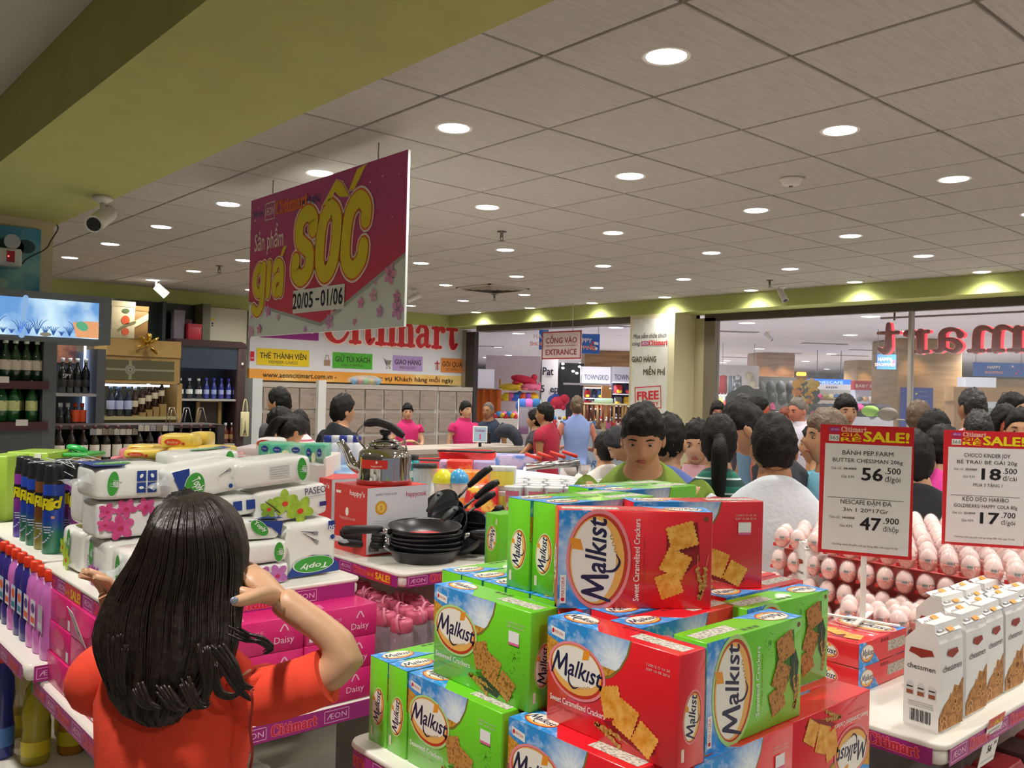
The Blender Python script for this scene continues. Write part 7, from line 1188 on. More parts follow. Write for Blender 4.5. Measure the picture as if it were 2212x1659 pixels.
# spray cans
def can(c_body, c_low, name, cap='#2a2b2e', band=None, r=.031, h=.275, big=True):
    t = thing('spray_can', None, None); q = MB(); q.lathe([(r * .92, 0), (r, .004), (r, h * .78), (r * .97, h * .79)], mt(c_body, .28, coat=.4, kind='grad', p=(c_low, 2, h * .38, h * .22)), 24); q.build('can_body', t)
    q = MB(); q.lathe([(r * .99, h * .785), (r * .97, h * .82), (r * .86, h * .9), (r * .84, h * .985), (r * .78, h), (.002, h)], mt(cap, .3), 20); q.build('plastic_cap', t)
    q = MB(); M0 = Matrix.Rotation(-.80, 4, 'Z'); cyl_patch(q, -1.0, 1.0, h * .5, h * .66, r + .0004, mt('#151a2c', .4), M=M0); q.build('logo_patch', t); q = MB()
    if band: cyl_patch(q, -pi, pi, h * .66, h * .775, r + .0007, mt('#f2d21a', .4), M=M0, k=24)
    f0 = []
    for k, (ch, a) in enumerate(zip('Raid', (-.66, -.18, .14, .42))):
        vs, fs, wd_ = text2d(ch, .05, .15, 1); hh = h * .2; s_ = []
        for x, y, j in vs: an = a - .80 - pi / 2 + (x * hh * 1.05) / r; s_.append(((r + .0016 + j * .0001) * math.cos(an), (r + .0016 + j * .0001) * math.sin(an), h * .50 + y * hh * .9 + k * .002))
        q.add(s_, fs, mt('#eee21a', .4))
    if band:
        for k, ch in enumerate('TẶNG THÊM 1 '):
            for rep in range(2):
                vs, fs, wd_ = text2d(ch, .03, 0, 1); s_ = [((r + .0014 + j * .00008) * math.cos(-pi + rep * pi + k * .25 + x * .019 / r), (r + .0014 + j * .00008) * math.sin(-pi + rep * pi + k * .25 + x * .019 / r), h * .725 + y * .019) for x, y, j in vs]
                if fs: q.add(s_, fs, mt('#cf2a1a', .4))
    cyl_patch(q, .35, .65, h * .40, h * .43, r + .0009, mt('#e8a08a', .4), M=M0); [cyl_patch(q, -.5 + .1 * k, .4 - .05 * k, h * (.30 - .03 * k), h * (.312 - .03 * k), r + .0008, mt('#cfd8e8', .4), M=M0, k=4) for k in range(3)]; [cyl_patch(q, -.7 + .18 * k, -.5 + .18 * k, h * (.12 + .012 * k * k * .3), h * (.135 + .012 * k * k * .3), r + .0008, mt('#c8ccf0', .4), M=M0, k=2) for k in range(7)]
    q.build('lettering', t); return t
cans = {'p': can('#a3348e', '#5a3a9a', 'p', band=True, r=.034, h=.285), 'b': can('#2448b0', '#1f7a5a', 'b'), 'v': can('#8a3a9a', '#5a44b0', 'v'), 'n': can('#7a4a24', '#8a8a3a', 'n')}; usedc = set()
def put_can(k, x, y, lb):
    o = cans[k] if k not in usedc else dup(cans[k]); usedc.add(k); o.location = (x, y, 1.2066); o['label'] = lb; o['category'] = 'spray can'; o['group'] = 'spray cans on the upper shelf'
put_can('b', .765, 3.02, 'dark blue and green spray can at the front shelf corner'); put_can('n', .765, 3.115, 'brown spray can second from the shelf corner'); put_can('b', .762, 3.205, 'dark blue spray can third from the shelf corner'); put_can('b', .765, 3.30, 'dark blue spray can fourth from the shelf corner'); put_can('v', .765, 3.395, 'violet spray can farthest along the shelf edge')
put_can('p', .835, 2.955, 'purple spray can with a yellow gift band, first of the front row'); put_can('p', .915, 2.96, 'purple spray can with a yellow gift band, second of the front row'); put_can('p', .995, 2.965, 'purple spray can with a yellow gift band, hidden by the napkins')
for i, (x, y) in enumerate(((.85, 3.05), (.93, 3.06), (.85, 3.15), (.93, 3.16), (.85, 3.25), (1.01, 3.06))): put_can('vb'[i % 2], x, y, 'spray can in the inner rows behind the front ones, ' + ordn(i) + ' from the corner')
q = MB()
for i in range(9): q.tube(catmull([(.73 + R.uniform(0, .25), 2.94 + R.uniform(0, .3), 1.475), (.76 + R.uniform(0, .22), 2.93 + R.uniform(0, .3), 1.49), (.8 + R.uniform(0, .2), 2.93, 1.42)], 4), .0012, mt('#dfe6ea', .1, spec=.9), 4)
tag(q.build('shrink_film_edges'), 'crinkled clear film edges stretched over the spray can tops', 'plastic film', None, 'stuff')
# toilet cleaner bottles on the lower tray
def cleaner(c, cap, lab):
    t = thing('cleaner_bottle', None, None); q = MB(); rows = []
    for z, a, b in ((0, .034, .022), (.004, .037, .025), (.06, .038, .026), (.075, .032, .022), (.10, .034, .024), (.17, .037, .026), (.20, .03, .022), (.215, .016, .015), (.225, .015, .015)): rows.append([(b * math.cos(2 * pi * j / 18), a * math.sin(2 * pi * j / 18), z) for j in range(18)])
    q.loft(rows, mt(c, .3, coat=.3), True); q.build('bottle_body', t); q = MB(); q.lathe([(.017, .222), (.018, .226), (.018, .25), (.015, .254), (.002, .254)], mt(cap, .35), 16); q.build('screw_cap', t)
    q = MB(); f = FR((-.0272, .026, .08), (0, -1, 0)); q.fr_(f, 0, 0, .052, .075, mt(lab[0], .45), 1); q.fe(f, .026, .05, .02, .014, mt(lab[1], .45), 2); q.fr_(f, .006, .008, .046, .025, mt(lab[2], .45), 2); q.build('paper_label', t); return t
cl = {'p': cleaner('#d878c8', '#f0401c', ('#e8dfe8', '#5a3a8a', '#e8622c')), 'u': cleaner('#3a2f86', '#e83a1c', ('#c8d0e8', '#e8622c', '#2a8a9a')), 'k': cleaner('#d878c8', '#f0401c', ('#c9a8c4', '#bdb8c0', '#d8d4dc'))}; usedc = set()
lst = [('k', .70, 2.765), ('p', .70, 2.845), ('p', .70, 2.925), ('u', .70, 3.005), ('u', .70, 3.085), ('p', .70, 3.165), ('u', .70, 3.245), ('u', .70, 3.325), ('p', .76, 2.765), ('k', .82, 2.765), ('p', .88, 2.77)]
for i, (k, x, y) in enumerate(lst):
    o = cl[k] if k not in usedc else dup(cl[k]); usedc.add(k); o.location = (x, y, .9566 - .006); o['category'] = 'bottle'; o['group'] = 'toilet cleaner bottles'; o['label'] = ('pink' if k != 'u' else 'dark violet') + ' cleaner bottle with an orange-red cap, ' + (ordn(i) + ' along the left shelf edge' if i < 8 else ordn(i - 8) + ' inward behind the pink cartons')
# bottom shelf: softener and oil bottles, plastic bag bundle
def jug(c, cap, h=.27, r=.045, al=1.0, n='oil_bottle'):
    t = thing(n, None, None); q = MB(); q.lathe([(r * .9, 0), (r, .01), (r, h * .3), (r * .88, h * .45), (r, h * .6), (r * .9, h * .75), (r * .4, h * .88), (r * .35, h * .92)], mt(c, .15, alpha=al, spec=.7), 18); q.build('bottle_body', t)
    q = MB(); q.lathe([(r * .42, h * .9), (r * .42, h), (.002, h)], mt(cap, .35), 14); q.build('cap', t); q = MB(); q.lathe([(r * 1.02, h * .12), (r * 1.02, h * .3)], mt('#e8d42a', .4) if al < 1 else mt('#4a7ac8', .4), 18, caps=False); q.build('paper_label', t); return t
j1 = jug('#c9b82e', '#2fa84a', al=.75); j2 = jug('#22308a', '#d83a2c', .36, .042, n='softener_bottle'); j3 = jug('#d8922a', '#35a54a', al=.8)
for o, x, y, lb, c in ((j1, .80, 3.30, 'yellow oil bottle with a green cap on the lowest shelf, nearest', 'bottle'), (j2, .72, 3.42, 'tall dark blue bottle on the lowest shelf', 'bottle'), (j3, .66, 3.52, 'orange oil bottle with a green cap at the left picture edge', 'bottle')): o.location = (x, y, .4502); o['label'] = lb; o['category'] = c; o['group'] = 'bottles on the lowest shelf'
for i, (x, y) in enumerate(((.84, 3.45), (.92, 3.32), (.82, 3.60), (.95, 3.48), (.74, 3.70))): dup(j1 if i % 2 == 0 else j3, (x, y, .4502), label='oil bottle in the dim back of the lowest shelf, ' + ordn(i) + ' one')
t, fY, fX, fZ, w, d, h = soft('tissue_roll_bag', .62, 1.25, 2.05, 2.62, .16, .60, mt('#dfe2e2', .12, alpha=.9, bump=1.0, bs=7, spec=.8), 'big clear plastic bag of white rolls under the pink cartons', 'plastic bag', e=.45)
for i in range(4): q = MB(); q.lathe([(.05, .44 - .004), (.052, .5), (.02, .5)], mt('#eceeee', .6, bump=.4, bs=30), 14, c=(-.2 + .13 * i, .1 * (i % 2) - .1, 0)); q.build('paper_roll', t)
q = MB(); q.rbox((.6, 2.0, .05), (1.4, 2.68, .16), RIMW, .03); q.build('bottom_board', TC, world=True)
# ---- goods on the far side: green boxes, baby wipes, tissue boxes, blue bottles
TF = thing('far_goods_table', 'long low white table of mixed goods behind the napkins', 'display table', (1.6, 4.2, 0)); q = MB(); q.rbox((.75, 3.80, 1.15), (4.2, 5.3, 1.19), RIMW, .03); q.build('tray', TF, world=True); q = MB(); q.box((1.0, 4.0, 0), (4.0, 5.1, 1.15), mt('#a8a49a', .5)); q.build('column', TF, world=True)
ZT = 1.19
def goods(name, px0, py0, px1, py1, d, th, c, lb, cat='box', rz=-TH, fn=None, r=.006, grp=None, soft_=False, base=None):
    a = at(px0, py1, d=d); b = at(px1, py0, d=d); w = (b - a).dot(RV); z0 = base if base is not None else a.z; h = b.z - z0; p = a + RV * (w / 2) + FV * th / 2; t = thing(name, lb, cat, (p.x, p.y, z0), rz, grp); q = MB()
    if soft_:
        rows = []
        for i in range(11):
            an = -pi / 2 + pi * i / 10; cz, sz = sgnp(math.cos(an), .4), sgnp(math.sin(an), .4); rows.append([(w / 2 * cz * sgnp(math.cos(2 * pi * (j + .5) / 20), .4), th / 2 * cz * sgnp(math.sin(2 * pi * (j + .5) / 20), .4), h / 2 + h / 2 * sz) for j in range(20)])
        q.loft(rows, c, True)
    else: q.rbox((-w / 2, -th / 2, 0), (w / 2, th / 2, h), c, r, k=2)
    q.build('pack_body' if soft_ else 'carton', t)
    if fn: q = MB(); fn(q, (Vector((-w / 2, -th / 2 - .001, 0)), Vector((1, 0, 0)), Vector((0, 0, 1)), .0008), w, h); q.build('front_print', t)
    return t
LG = mt('#a8d048', .4, coat=.3)
goods('washing_carton', -40, 985, 16, 1160, 3.35, .18, LG, 'pale green carton at the left picture edge behind the spray cans', base=1.2066); goods('washing_carton', 8, 978, 104, 1160, 3.5, .2, LG, 'pale green carton with a barcode behind the spray cans', base=1.2066, fn=lambda q, f, w, h: (q.fr_(f, w * .22, h * .88, w * .5, h * .96, mt('#e8ece0', .5, kind='mottle', p=('#3a3a3c', 300, .5, .53, (1, .03, .03))), 1), q.fr_(f, w * .68, h * .86, w * .84, h * .98, WHITE, 1)))
t = goods('gift_carton', 106, 986, 186, 1160, 3.62, .14, mt('#c9a86a', .5, kind='mottle', p=('#a8552c', 22, .6, .68)), 'brown patterned gift carton with a green lid and ribbon', base=1.2066, fn=lambda q, f, w, h: q.ft(f, 'ORGANIST', w * .55, h * .80, .012, mt('#3a2c1c', .5), 1, w=w * .5))
w_ = .155; hz = at(146, 986, d=3.62).z - 1.2066; q = MB(); q.rbox((-.085, -.078, hz - .002), (.085, .078, hz + .014), mt('#3fae4a', .4), .006); q.build('green_lid', t); q = MB(); q.tube(catmull([(.0, 0, hz + .014), (-.03, -.02, hz + .035), (.02, -.02, hz + .032), (.04, .0, hz + .014)], 4), .012, mt('#35c060', .35), 6, flat=.3); q.build('ribbon_bow', t)
YW = mt('#f0d25a', .3, coat=.4, bump=.3, bs=20); PW = mt('#e48a94', .25, coat=.4, bump=.5, bs=18)
def wp(q, f, w, h): q.fe(f, w * .4, h * .5, w * .24, h * .2, mt('#e0552f', .4), 1); q.ft(f, 'Baby', w * .4, h * .42, h * .2, mt('#f6d8a8', .4), 2, w=w * .3); q.fe(f, w * .7, h * .4, .006, .006, mt('#c83a2a', .4), 1)
for i, (a, b, c, d, dd, lb) in enumerate(((342, 938, 420, 970, 3.5, 'topmost yellow wipes pack with an orange oval'), (404, 934, 448, 966, 3.62, 'second top yellow wipes pack half behind the first'), (356, 968, 424, 988, 3.45, 'yellow wipes pack under the topmost one'), (418, 964, 496, 986, 3.5, 'yellow wipes pack at the right of the heap'), (262, 972, 340, 990, 3.45, 'yellow wipes pack lying at the left of the heap'), (270, 962, 330, 976, 3.6, 'yellow wipes pack behind on the left of the heap'))): goods('wipes_pack', a, b, c, d + 2, dd, .12, YW, lb, 'wipes pack', fn=wp, soft_=True, grp='yellow wipes packs')
for i, (a, b, c, d, dd, lb) in enumerate(((250, 968, 300, 1004, 3.75, 'pink film-wrapped bundle at the left end of the wipes'), (300, 986, 380, 1006, 3.72, 'pink film-wrapped bundle under the left wipes'), (375, 984, 440, 1006, 3.7, 'pink film-wrapped bundle under the middle wipes'), (436, 982, 502, 1004, 3.68, 'pink film-wrapped bundle at the right end'), (338, 940, 350, 986, 3.7, 'upright pink film bundle beside the topmost wipes'), (234, 986, 254, 1000, 3.7, 'small pink pack left of the bundles'))): goods('wrapped_bundle', a, b, c, d, dd, .22, PW, lb, 'wrapped bundle', soft_=True, base=ZT if False else None, grp='pink wrapped bundles')
goods('black_bag_bundle', 236, 1004, 520, 1030, 3.4, .3, mt('#2a2c30', .15, bump=.9, bs=20, spec=.8), 'dark plastic wrapped bundle below the pink packs', 'wrapped bundle', soft_=True); goods('support_carton', 236, 1028, 560, 1120, 3.4, .35, mt('#b8b4ac', .6), 'plain carton under the dark bundle', 'box', base=1.2066)
TL = mt('#5cc4a0', .4, coat=.3, kind='mottle', p=('#bfe6d4', 9, .5, .7))
def tlp(q, f, w, h):
    for a in (.22, .72): q.fe(f, w * a, h * .6, w * .11, h * .2, mt('#2a3f9a', .4), 2); q.ft(f, 'Hana', w * a, h * .55, h * .14, WHITE, 3, w=w * .14)
    q.fe(f, w * .45, h * .35, w * .1, h * .25, mt('#e8efc0', .4), 1)
goods('tissue_box', 557, 957, 622, 988, 3.75, .12, TL, 'teal tissue box behind on the left, with navy oval', fn=tlp, grp='teal tissue boxes'); goods('tissue_box', 580, 960, 662, 990, 3.5, .12, TL, 'teal tissue box in front with two navy ovals', fn=tlp, grp='teal tissue boxes'); goods('tissue_box', 656, 960, 703, 1004, 3.45, .12, TL, 'upright teal tissue box at the right end', fn=tlp, grp='teal tissue boxes')
goods('support_carton', 560, 988, 705, 1075, 3.45, .3, mt('#d8d4cc', .6), 'plain carton under the teal tissue boxes', 'box', base=1.15); goods('white_pack', 548, 947, 605, 985, 3.95, .15, mt('#efeaea', .35), 'white pack with a red corner behind the teal boxes', 'packet', soft_=True, fn=lambda q, f, w, h: q.fe(f, w * .4, h * .7, w * .3, h * .2, mt('#e0503a', .4), 1))
goods('floral_cloth', 505, 968, 560, 985, 4.2, .3, mt('#e8d8d8', .6), 'pale folded pack behind the napkins', 'packet')
for i, (px, c) in enumerate(((708, '#2b3f9a'), (724, '#e8ecf2'), (742, '#2b3f9a'), (757, '#e8ecf2'), (768, '#2b3f9a'))):
    p = at(px, 1004, d=3.9); t = thing('lotion_bottle', 'white lotion bottle with a %s cap left of the kettle, %s' % ('navy' if c == '#2b3f9a' else 'white', ordn(i)), 'bottle', p, 0, 'lotion bottles left of the kettle'); q = MB(); q.lathe([(.026, 0), (.03, .005), (.03, .09), (.022, .1)], mt('#e6ebf2', .3), 14); q.build('bottle_body', t); q = MB(); q.lathe([(.022, .098), (.023, .125), (.018, .13)], mt(c, .35), 12); q.build('cap', t)
BP = mt('#3f7ad0', .3, coat=.4, kind='mottle', p=('#a8ccec', 9, .45, .6))
goods('sanitary_pack', 674, 1006, 760, 1026, 3.75, .14, BP, 'blue plastic pack of pads, upper one', 'packet', soft_=True, grp='blue packs'); goods('sanitary_pack', 690, 1020, 768, 1046, 3.6, .14, BP, 'blue plastic pack of pads with an orange dot, lower one', 'packet', soft_=True, grp='blue packs', fn=lambda q, f, w, h: (q.fe(f, w * .5, h * .5, .012, .015, mt('#e08a4a', .4), 1), q.ft(f, 'MOBILA', w * .78, h * .4, .012, WHITE, 1, w=w * .25)))
goods('support_carton', 672, 1044, 700, 1110, 3.9, .3, mt('#c9c5bd', .6), 'plain carton under the blue packs', 'box', base=1.19); goods('support_carton', 706, 1004, 770, 1030, 4.0, .3, mt('#c9c5bd', .6), 'plain carton under the lotion bottles', 'box', base=1.19)
# behind the pans: mouthwash, glass cups, baskets, toys, yellow packs, tissue cups
for i in range(4): p = at(884 + (i % 2) * 10 , 1050 - (i // 2) * 0, d=3.9 + .09 * (i // 2)); t = thing('mouthwash_bottle', 'teal mouthwash bottle right of the kettle, ' + ordn(i), 'bottle', p, 0, 'mouthwash bottles'); q = MB(); q.lathe([(.024, 0), (.027, .01), (.027, .1), (.016, .118)], mt('#1f8f96', .1, spec=.7), 14); q.build('bottle_body', t); q = MB(); q.lathe([(.018, .115), (.018, .14)], mt('#2a2c30', .4), 12); q.build('cap', t); q = MB(); q.lathe([(.0275, .04), (.0275, .07)], mt('#c8d8e0', .4), 14, caps=False); q.build('paper_label', t)
for i in range(3): p = at(905 + i * 11, 1092, d=3.75); t = thing('glass_jar', 'tall clear patterned glass beside the kettle carton, ' + ordn(i), 'glass', p, 0, 'clear glasses'); q = MB(); q.lathe([(.022, 0), (.03, .16), (.031, .165)], mt('#cdd6da', .08, alpha=.5, spec=.8), 14); q.build('glass_body', t); q = MB(); q.lathe([(.032, .16), (.032, .178)], mt('#2c2e34', .4), 14); q.build('lid', t)
goods('support_carton', 880, 1090, 960, 1130, 3.8, .25, mt('#c9c5bd', .6), 'plain carton under the clear glasses', 'box', base=1.15); goods('support_carton', 878, 1048, 902, 1092, 4.0, .25, mt('#c9c5bd', .6), 'plain carton under the mouthwash bottles', 'box', base=1.15)
def basket(px0, py0, px1, py1, d, lb):
    a = at(px0, py1, d=d); b = at(px1, py0, d=d); w = (b - a).dot(RV); h = (b.z - a.z) * 2.4; p = a + RV * w / 2; t = thing('shopping_basket', lb, 'shopping basket', (p.x, p.y, b.z - h), -TH + .1, 'red shopping baskets'); RB_ = mt('#d8222c', .35, coat=.2); q = MB(); rows = []
    for z, k in ((0, .82), (h * .8, .97), (h * .8, 1.02), (h, 1.04), (h, .99), (h * .82, .94), (.01, .79)): rows.append([(w / 2 * k * sgnp(math.cos(2 * pi * (j + .5) / 24), .3), .16 * k * sgnp(math.sin(2 * pi * (j + .5) / 24), .3), z) for j in range(24)])
    q.loft(rows, RB_, False); q.build('basket_body', t); q = MB(); q.tube(catmull([(-w * .5, -.02, h), (-w * .4, -.17, h + .012), (w * .3, -.175, h + .008), (w * .5, -.02, h)], 4), .012, BLACK, 8, flat=.6); q.build('handle', t); return t
goods('basket_stand', 890, 1030, 1070, 1100, 5.6, .4, mt('#8f8b83', .5), 'grey stand under the red baskets', 'stand', base=0); basket(898, 995, 1012, 1012, 5.6, 'red shopping basket with a black handle, lower left'); basket(948, 976, 1068, 996, 5.75, 'red shopping basket with a black handle, upper right')
FL = lambda a, b: mt(a, .4, coat=.3, kind='mottle', p=(b, 16, .52, .62))
goods('toy_carton', 937, 1020, 1062, 1085, 4.2, .12, FL('#f0932a', '#e8442a'), 'orange and red carton with flower prints behind the tilted pans', base=ZT, fn=lambda q, f, w, h: (q.fe(f, w * .45, h * .8, .02, .022, mt('#f0d84a', .4), 1), q.fe(f, w * .45, h * .8, .009, .009, BLACK, 2)))
goods('toy_carton', 965, 996, 1020, 1018, 4.5, .12, FL('#e0342c', '#f08a4a'), 'bright red carton with a yellow flower', base=1.30); goods('toy_carton', 1020, 998, 1070, 1030, 4.6, .12, FL('#a89ac8', '#6a8ac8'), 'lilac carton beside the bright red one', base=ZT); goods('toy_carton', 948, 996, 966, 1018, 4.55, .12, FL('#c8a8d0', '#8a7ac0'), 'lilac carton left of the bright red one', base=1.30); goods('snack_packet', 1000, 1050, 1078, 1120, 3.9, .15, FL('#e0242c', '#f2c04a'), 'red snack packets heaped behind the pan handles', 'packet', soft_=True, base=ZT)
goods('support_carton', 944, 1016, 1060, 1062, 4.6, .14, mt('#c9c5bd', .6), 'plain carton under the small toy cartons', 'box', base=ZT)
for px, c, n in ((957, '#e8e02a', 'yellow'), (990, '#3f9fd8', 'sky blue')):
    p = at(px, 1058, d=3.7); t = thing('toy_dome', n + ' plastic dome cup behind the pans', 'cup', p); q = MB(); q.lathe([(.045, .03), (.048, .035), (.04, .06), (.022, .08), (.006, .088)], mt(c, .3, coat=.4), 18); q.build('dome_lid', t); q = MB(); q.lathe([(.03, -.03), (.042, .03), (.03, .031)], mt('#d8dfe2', .1, alpha=.5), 18); q.build('clear_cup', t)
for i in range(6):
    p = at(1070 + (i % 3) * 14, 1062 + (i // 3) * 36, d=4.0 - .0 * i); t = thing('yellow_tub', 'white and yellow tub pack right of the pan handles, ' + ordn(i), 'tub', (p.x, p.y, ZT + (0.11 if i < 3 else 0)), -TH, 'white and yellow tubs'); q = MB(); q.lathe([(.028, 0), (.036, .1), (.038, .106), (.02, .108)], mt('#e6e8e4', .3, coat=.3), 12); q.build('tub_body', t); q = MB(); cyl_patch(q, -.7, .7, .02, .085, .037, mt('#e8dc5a', .4), M=Matrix.Identity(4)); q.build('yellow_label', t)
goods('blue_strip_packs', 1062, 985, 1160, 1003, 6.5, .2, mt('#b8a8c8', .4, kind='mottle', p=('#5a7ac0', 12, .5, .6)), 'row of lilac and blue sachets on a far shelf', 'sachets', base=1.0)
# tissue cups row
CW = mt('#c6c9ca', .3, coat=.3); k = 0
def cup():
    t = thing('tissue_cup', None, None); q = MB(); rows = []
    for z, r_ in ((0, .036), (.004, .038), (.045, .030), (.05, .030), (.115, .041), (.12, .043), (.124, .040), (.126, .02)): rows.append([(r_ * (1 + (.05 * math.sin(9 * 2 * pi * j / 36) if z > .1 else 0)) * math.cos(2 * pi * j / 36), r_ * (1 + (.05 * math.sin(9 * 2 * pi * j / 36) if z > .1 else 0)) * math.sin(2 * pi * j / 36), z) for j in range(36)])
    q.loft(rows, CW, True); q.build('cup_body', t); return t
def cuplabel(t, c): q = MB(); M0 = Matrix.Rotation(-.75, 4, 'Z'); rr = .041; cyl_patch(q, -.8, .8, .055, .105, rr, mt(c, .4), M=M0); cyl_patch(q, -.25, .25, .06, .085, rr + .001, mt('#8f8f96', .5), M=M0); cyl_patch(q, -.7, .7, .01, .035, .0385, mt(c, .4), M=M0); q.build('printed_label', t)
CP = cup(); cuplabel(CP, '#b85a72'); CP2 = cup(); cuplabel(CP2, '#6a86b8'); first_ = {0: 1, 1: 1}
q = MB(); p0, p1 = at(1100, 1062, d=3.9), at(1400, 1062, d=4.0)
t = thing('cup_table', 'white table carrying the rows of tissue cups', 'display table', (p0.x + .5, p0.y, 0)); zc = 1.205; q = MB(); M = Matrix.Translation((p0.x, p0.y, 0)) @ Matrix.Rotation(-TH - .02, 4, 'Z'); q.box((-.15, -.08, zc - .05), (.95, .75, zc), RIMW, M=M); q.build('tray', t, world=True); q = MB(); q.box((.05, .1, 0), (.8, .65, zc - .05), mt('#b0aca4', .5), M=M); q.build('column', t, world=True)
for j in range(5):
    for i in range(8):
        b = 1 if (i > 4 and j < 2) else 0; P_ = (CP, CP2)[b]; p = M @ Vector((.02 + .088 * i + .02 * (j % 2), .0 + .10 * j, zc)); o = P_ if first_[b] else dup(P_); first_[b] = 0; o.location = p; o.rotation_euler = (0, 0, R.uniform(-.3, .3)); o['category'] = 'tissue cup'; o['group'] = 'white scalloped tissue cups'; o['label'] = 'white scalloped cup with a %s label, %s row, %s from the pans' % ('blue' if b else 'rose', ordn(j), ordn(i))
# steel rail with red handles behind the cups, chair back
a, b = at(1135, 1008, d=6.2), at(1250, 1000, d=6.3); t = thing('trolley_rail', 'steel rail of a shopping trolley row with red grips', 'trolley rail', a); q = MB(); q.tube([(0, 0, 0), tuple(b - a)], .028, STL, 12); q.build('rail_tube', t)
for i in range(4): q = MB(); v = (b - a) * (.15 + .23 * i); q.tube([tuple(v + Vector((0, 0, .05)) + RV * .05), tuple(v + Vector((0, 0, .085)) - RV * .06)], .013, mt('#c22a22', .4), 8); q.build('red_grip', t)
for k_ in (0, 1): q = MB(); v = (b - a) * k_; q.tube([tuple(v), tuple(v - Vector((0, 0, a.z)))], .018, STL, 8); q.build('upright_leg', t)
# ================================================================ people
def sstep(a, b, x): t = max(0, min(1, (x - a) / (b - a))); return t * t * (3 - 2 * t)
def head_r(dx, dy, dz, fat=0):
    x, y, z = .074 * dx, .094 * dy, .116 * dz; jaw = 1 - .34 * sstep(.1, -1, dz) * (1 if dy < .2 else .9); x *= jaw * (1 + fat); y *= 1 - .16 * sstep(-.1, -1, dz) * (1 if dy < 0 else .3)
    if dy > 0:
        g = lambda cx, cz, sx, sz: math.exp(-((x - cx) / sx) ** 2 - ((z - cz) / sz) ** 2)
        y += .020 * g(0, -.018, .010, .018) + .007 * g(0, .008, .008, .02) + .006 * g(0, -.052, .022, .010) + .007 * g(0, -.088, .022, .016) + .004 * g(0, .038, .045, .012) - .009 * g(.030, .012, .016, .011) - .009 * g(-.030, .012, .016, .011) + .004 * (g(.042, -.022, .02, .02) + g(-.042, -.022, .02, .02)) - .004 * g(0, -.036, .03, .006)
    return Vector((x, y, z))
def head_rows(fn, nu=32, nv=24): return [[fn(math.cos(a) * math.cos(2 * pi * j / nu), math.cos(a) * math.sin(2 * pi * j / nu), math.sin(a)) for j in range(nu)] for a in [-pi / 2 + .02 + (pi - .04) * i / nv for i in range(nv + 1)]]
def hair_thr(dy, st):
    b, s_, f = st
    return f + (s_ - f) * sstep(.85, .25, dy) if dy > .25 else s_ + (b - s_) * sstep(.25, -.45, dy)
STY = {'short': ((-.55, .16, .55), .008), 'fringe': ((-.55, .10, .42), .010), 'crop': ((-.45, .2, .64), .004), 'back': ((-.70, .02, .47), .010), 'bald': ((-.3, .15, .9), .003), 'long': ((-1.1, -.6, .42), .016)}
def hair_mesh(q, st, m, M, seed=0, spike=.009):
    th, tk = STY[st]
    def fn(dx, dy, dz):
        p = head_r(dx, dy, dz); k = sstep(-.07, .07, dz - hair_thr(dy, th)); n = mnoise.noise(Vector((dx * 5 + seed, dy * 5, dz * 5))) + .6 * mnoise.noise(Vector((dx * 14 + seed, dy * 14, dz * 5)))
        f = .93 + k * (.07 + (tk + .010 * max(0, dz) + spike * n) / .09); return p * f + Vector((0, 0, .004 * k))
    q.loft(head_rows(fn, 44, 34), m, True, True, M=M)
SK = {'a': '#b98a66', 'b': '#a3734f', 'c': '#c99c7a', 'd': '#c27a62', 'r': '#b5563f'}  # tone r has the red light on some faces mixed into the skin colour
HB = mt('#0e0b09', .55, bump=.35, bs=160, spec=.25); HBR = mt('#3c2a1e', .45, bump=.6, bs=90, var=.3, vs=120)
HCOL = {'k': HB, 'n': mt('#1c1815', .5, bump=.8, bs=60), 'g': mt('#6b645c', .6, bump=.6, bs=80), 'o': mt('#7a3218', .5, bump=.6, bs=80), 'l': mt('#5f4a36', .5, bump=.6, bs=80), 'c': mt('#242428', .8)}
def hand_mb(q, w, dr, m, s=1.0, up=None, curl=.5):
    dr = Vector(dr).normalized(); sd = dr.cross(Vector(up or (0, 0, 1))); sd = (sd if sd.length > .1 else Vector((1, 0, 0))).normalized(); nn = sd.cross(dr); P = lambda a, b, c: Vector(w) + (dr * a + sd * b + nn * c) * s
    q.tube([P(-.03, 0, 0), P(0, 0, 0), P(.02, 0, 0), P(.055, 0, 0), P(.085, 0, -.003)], [.031 * s, .031 * s, .034 * s, .040 * s, .034 * s], m, 12, flat=.5)
    for k, (b, l) in enumerate(((-.03, .062), (-.010, .074), (.011, .070), (.030, .054))): q.tube([P(.065, b * .9, 0), P(.088, b, -.002), P(.088 + l * .5, b * 1.05, -.012 * curl * 2), P(.088 + l * .85, b, -.036 * curl * 2)], [.0095 * s, .0092 * s, .0085 * s, .0065 * s], m, 8)
    q.tube([P(.01, -.025, 0), P(.035, -.048, -.006), P(.060, -.056, -.014), P(.080, -.052, -.022)], [.013 * s, .012 * s, .010 * s, .008 * s], m, 8)
def ringl(z, w, d, y=0, n=28, e=.85, wob=0, seed=0): return [(w * sgnp(math.cos(2 * pi * j / n), e) * (1 + wob * mnoise.noise(Vector((math.cos(2 * pi * j / n) * 2, math.sin(2 * pi * j / n) * 2 + seed, z * 9)))), y + d * sgnp(math.sin(2 * pi * j / n), e) * (1 + wob * mnoise.noise(Vector((math.cos(2 * pi * j / n) * 2 + 9, math.sin(2 * pi * j / n) * 2 + seed, z * 9)))), z - (.45 * d * math.sin(2 * pi * j / n) * sstep(1.36, 1.46, z) if z < 1.5 else 0)) for j in range(n)]
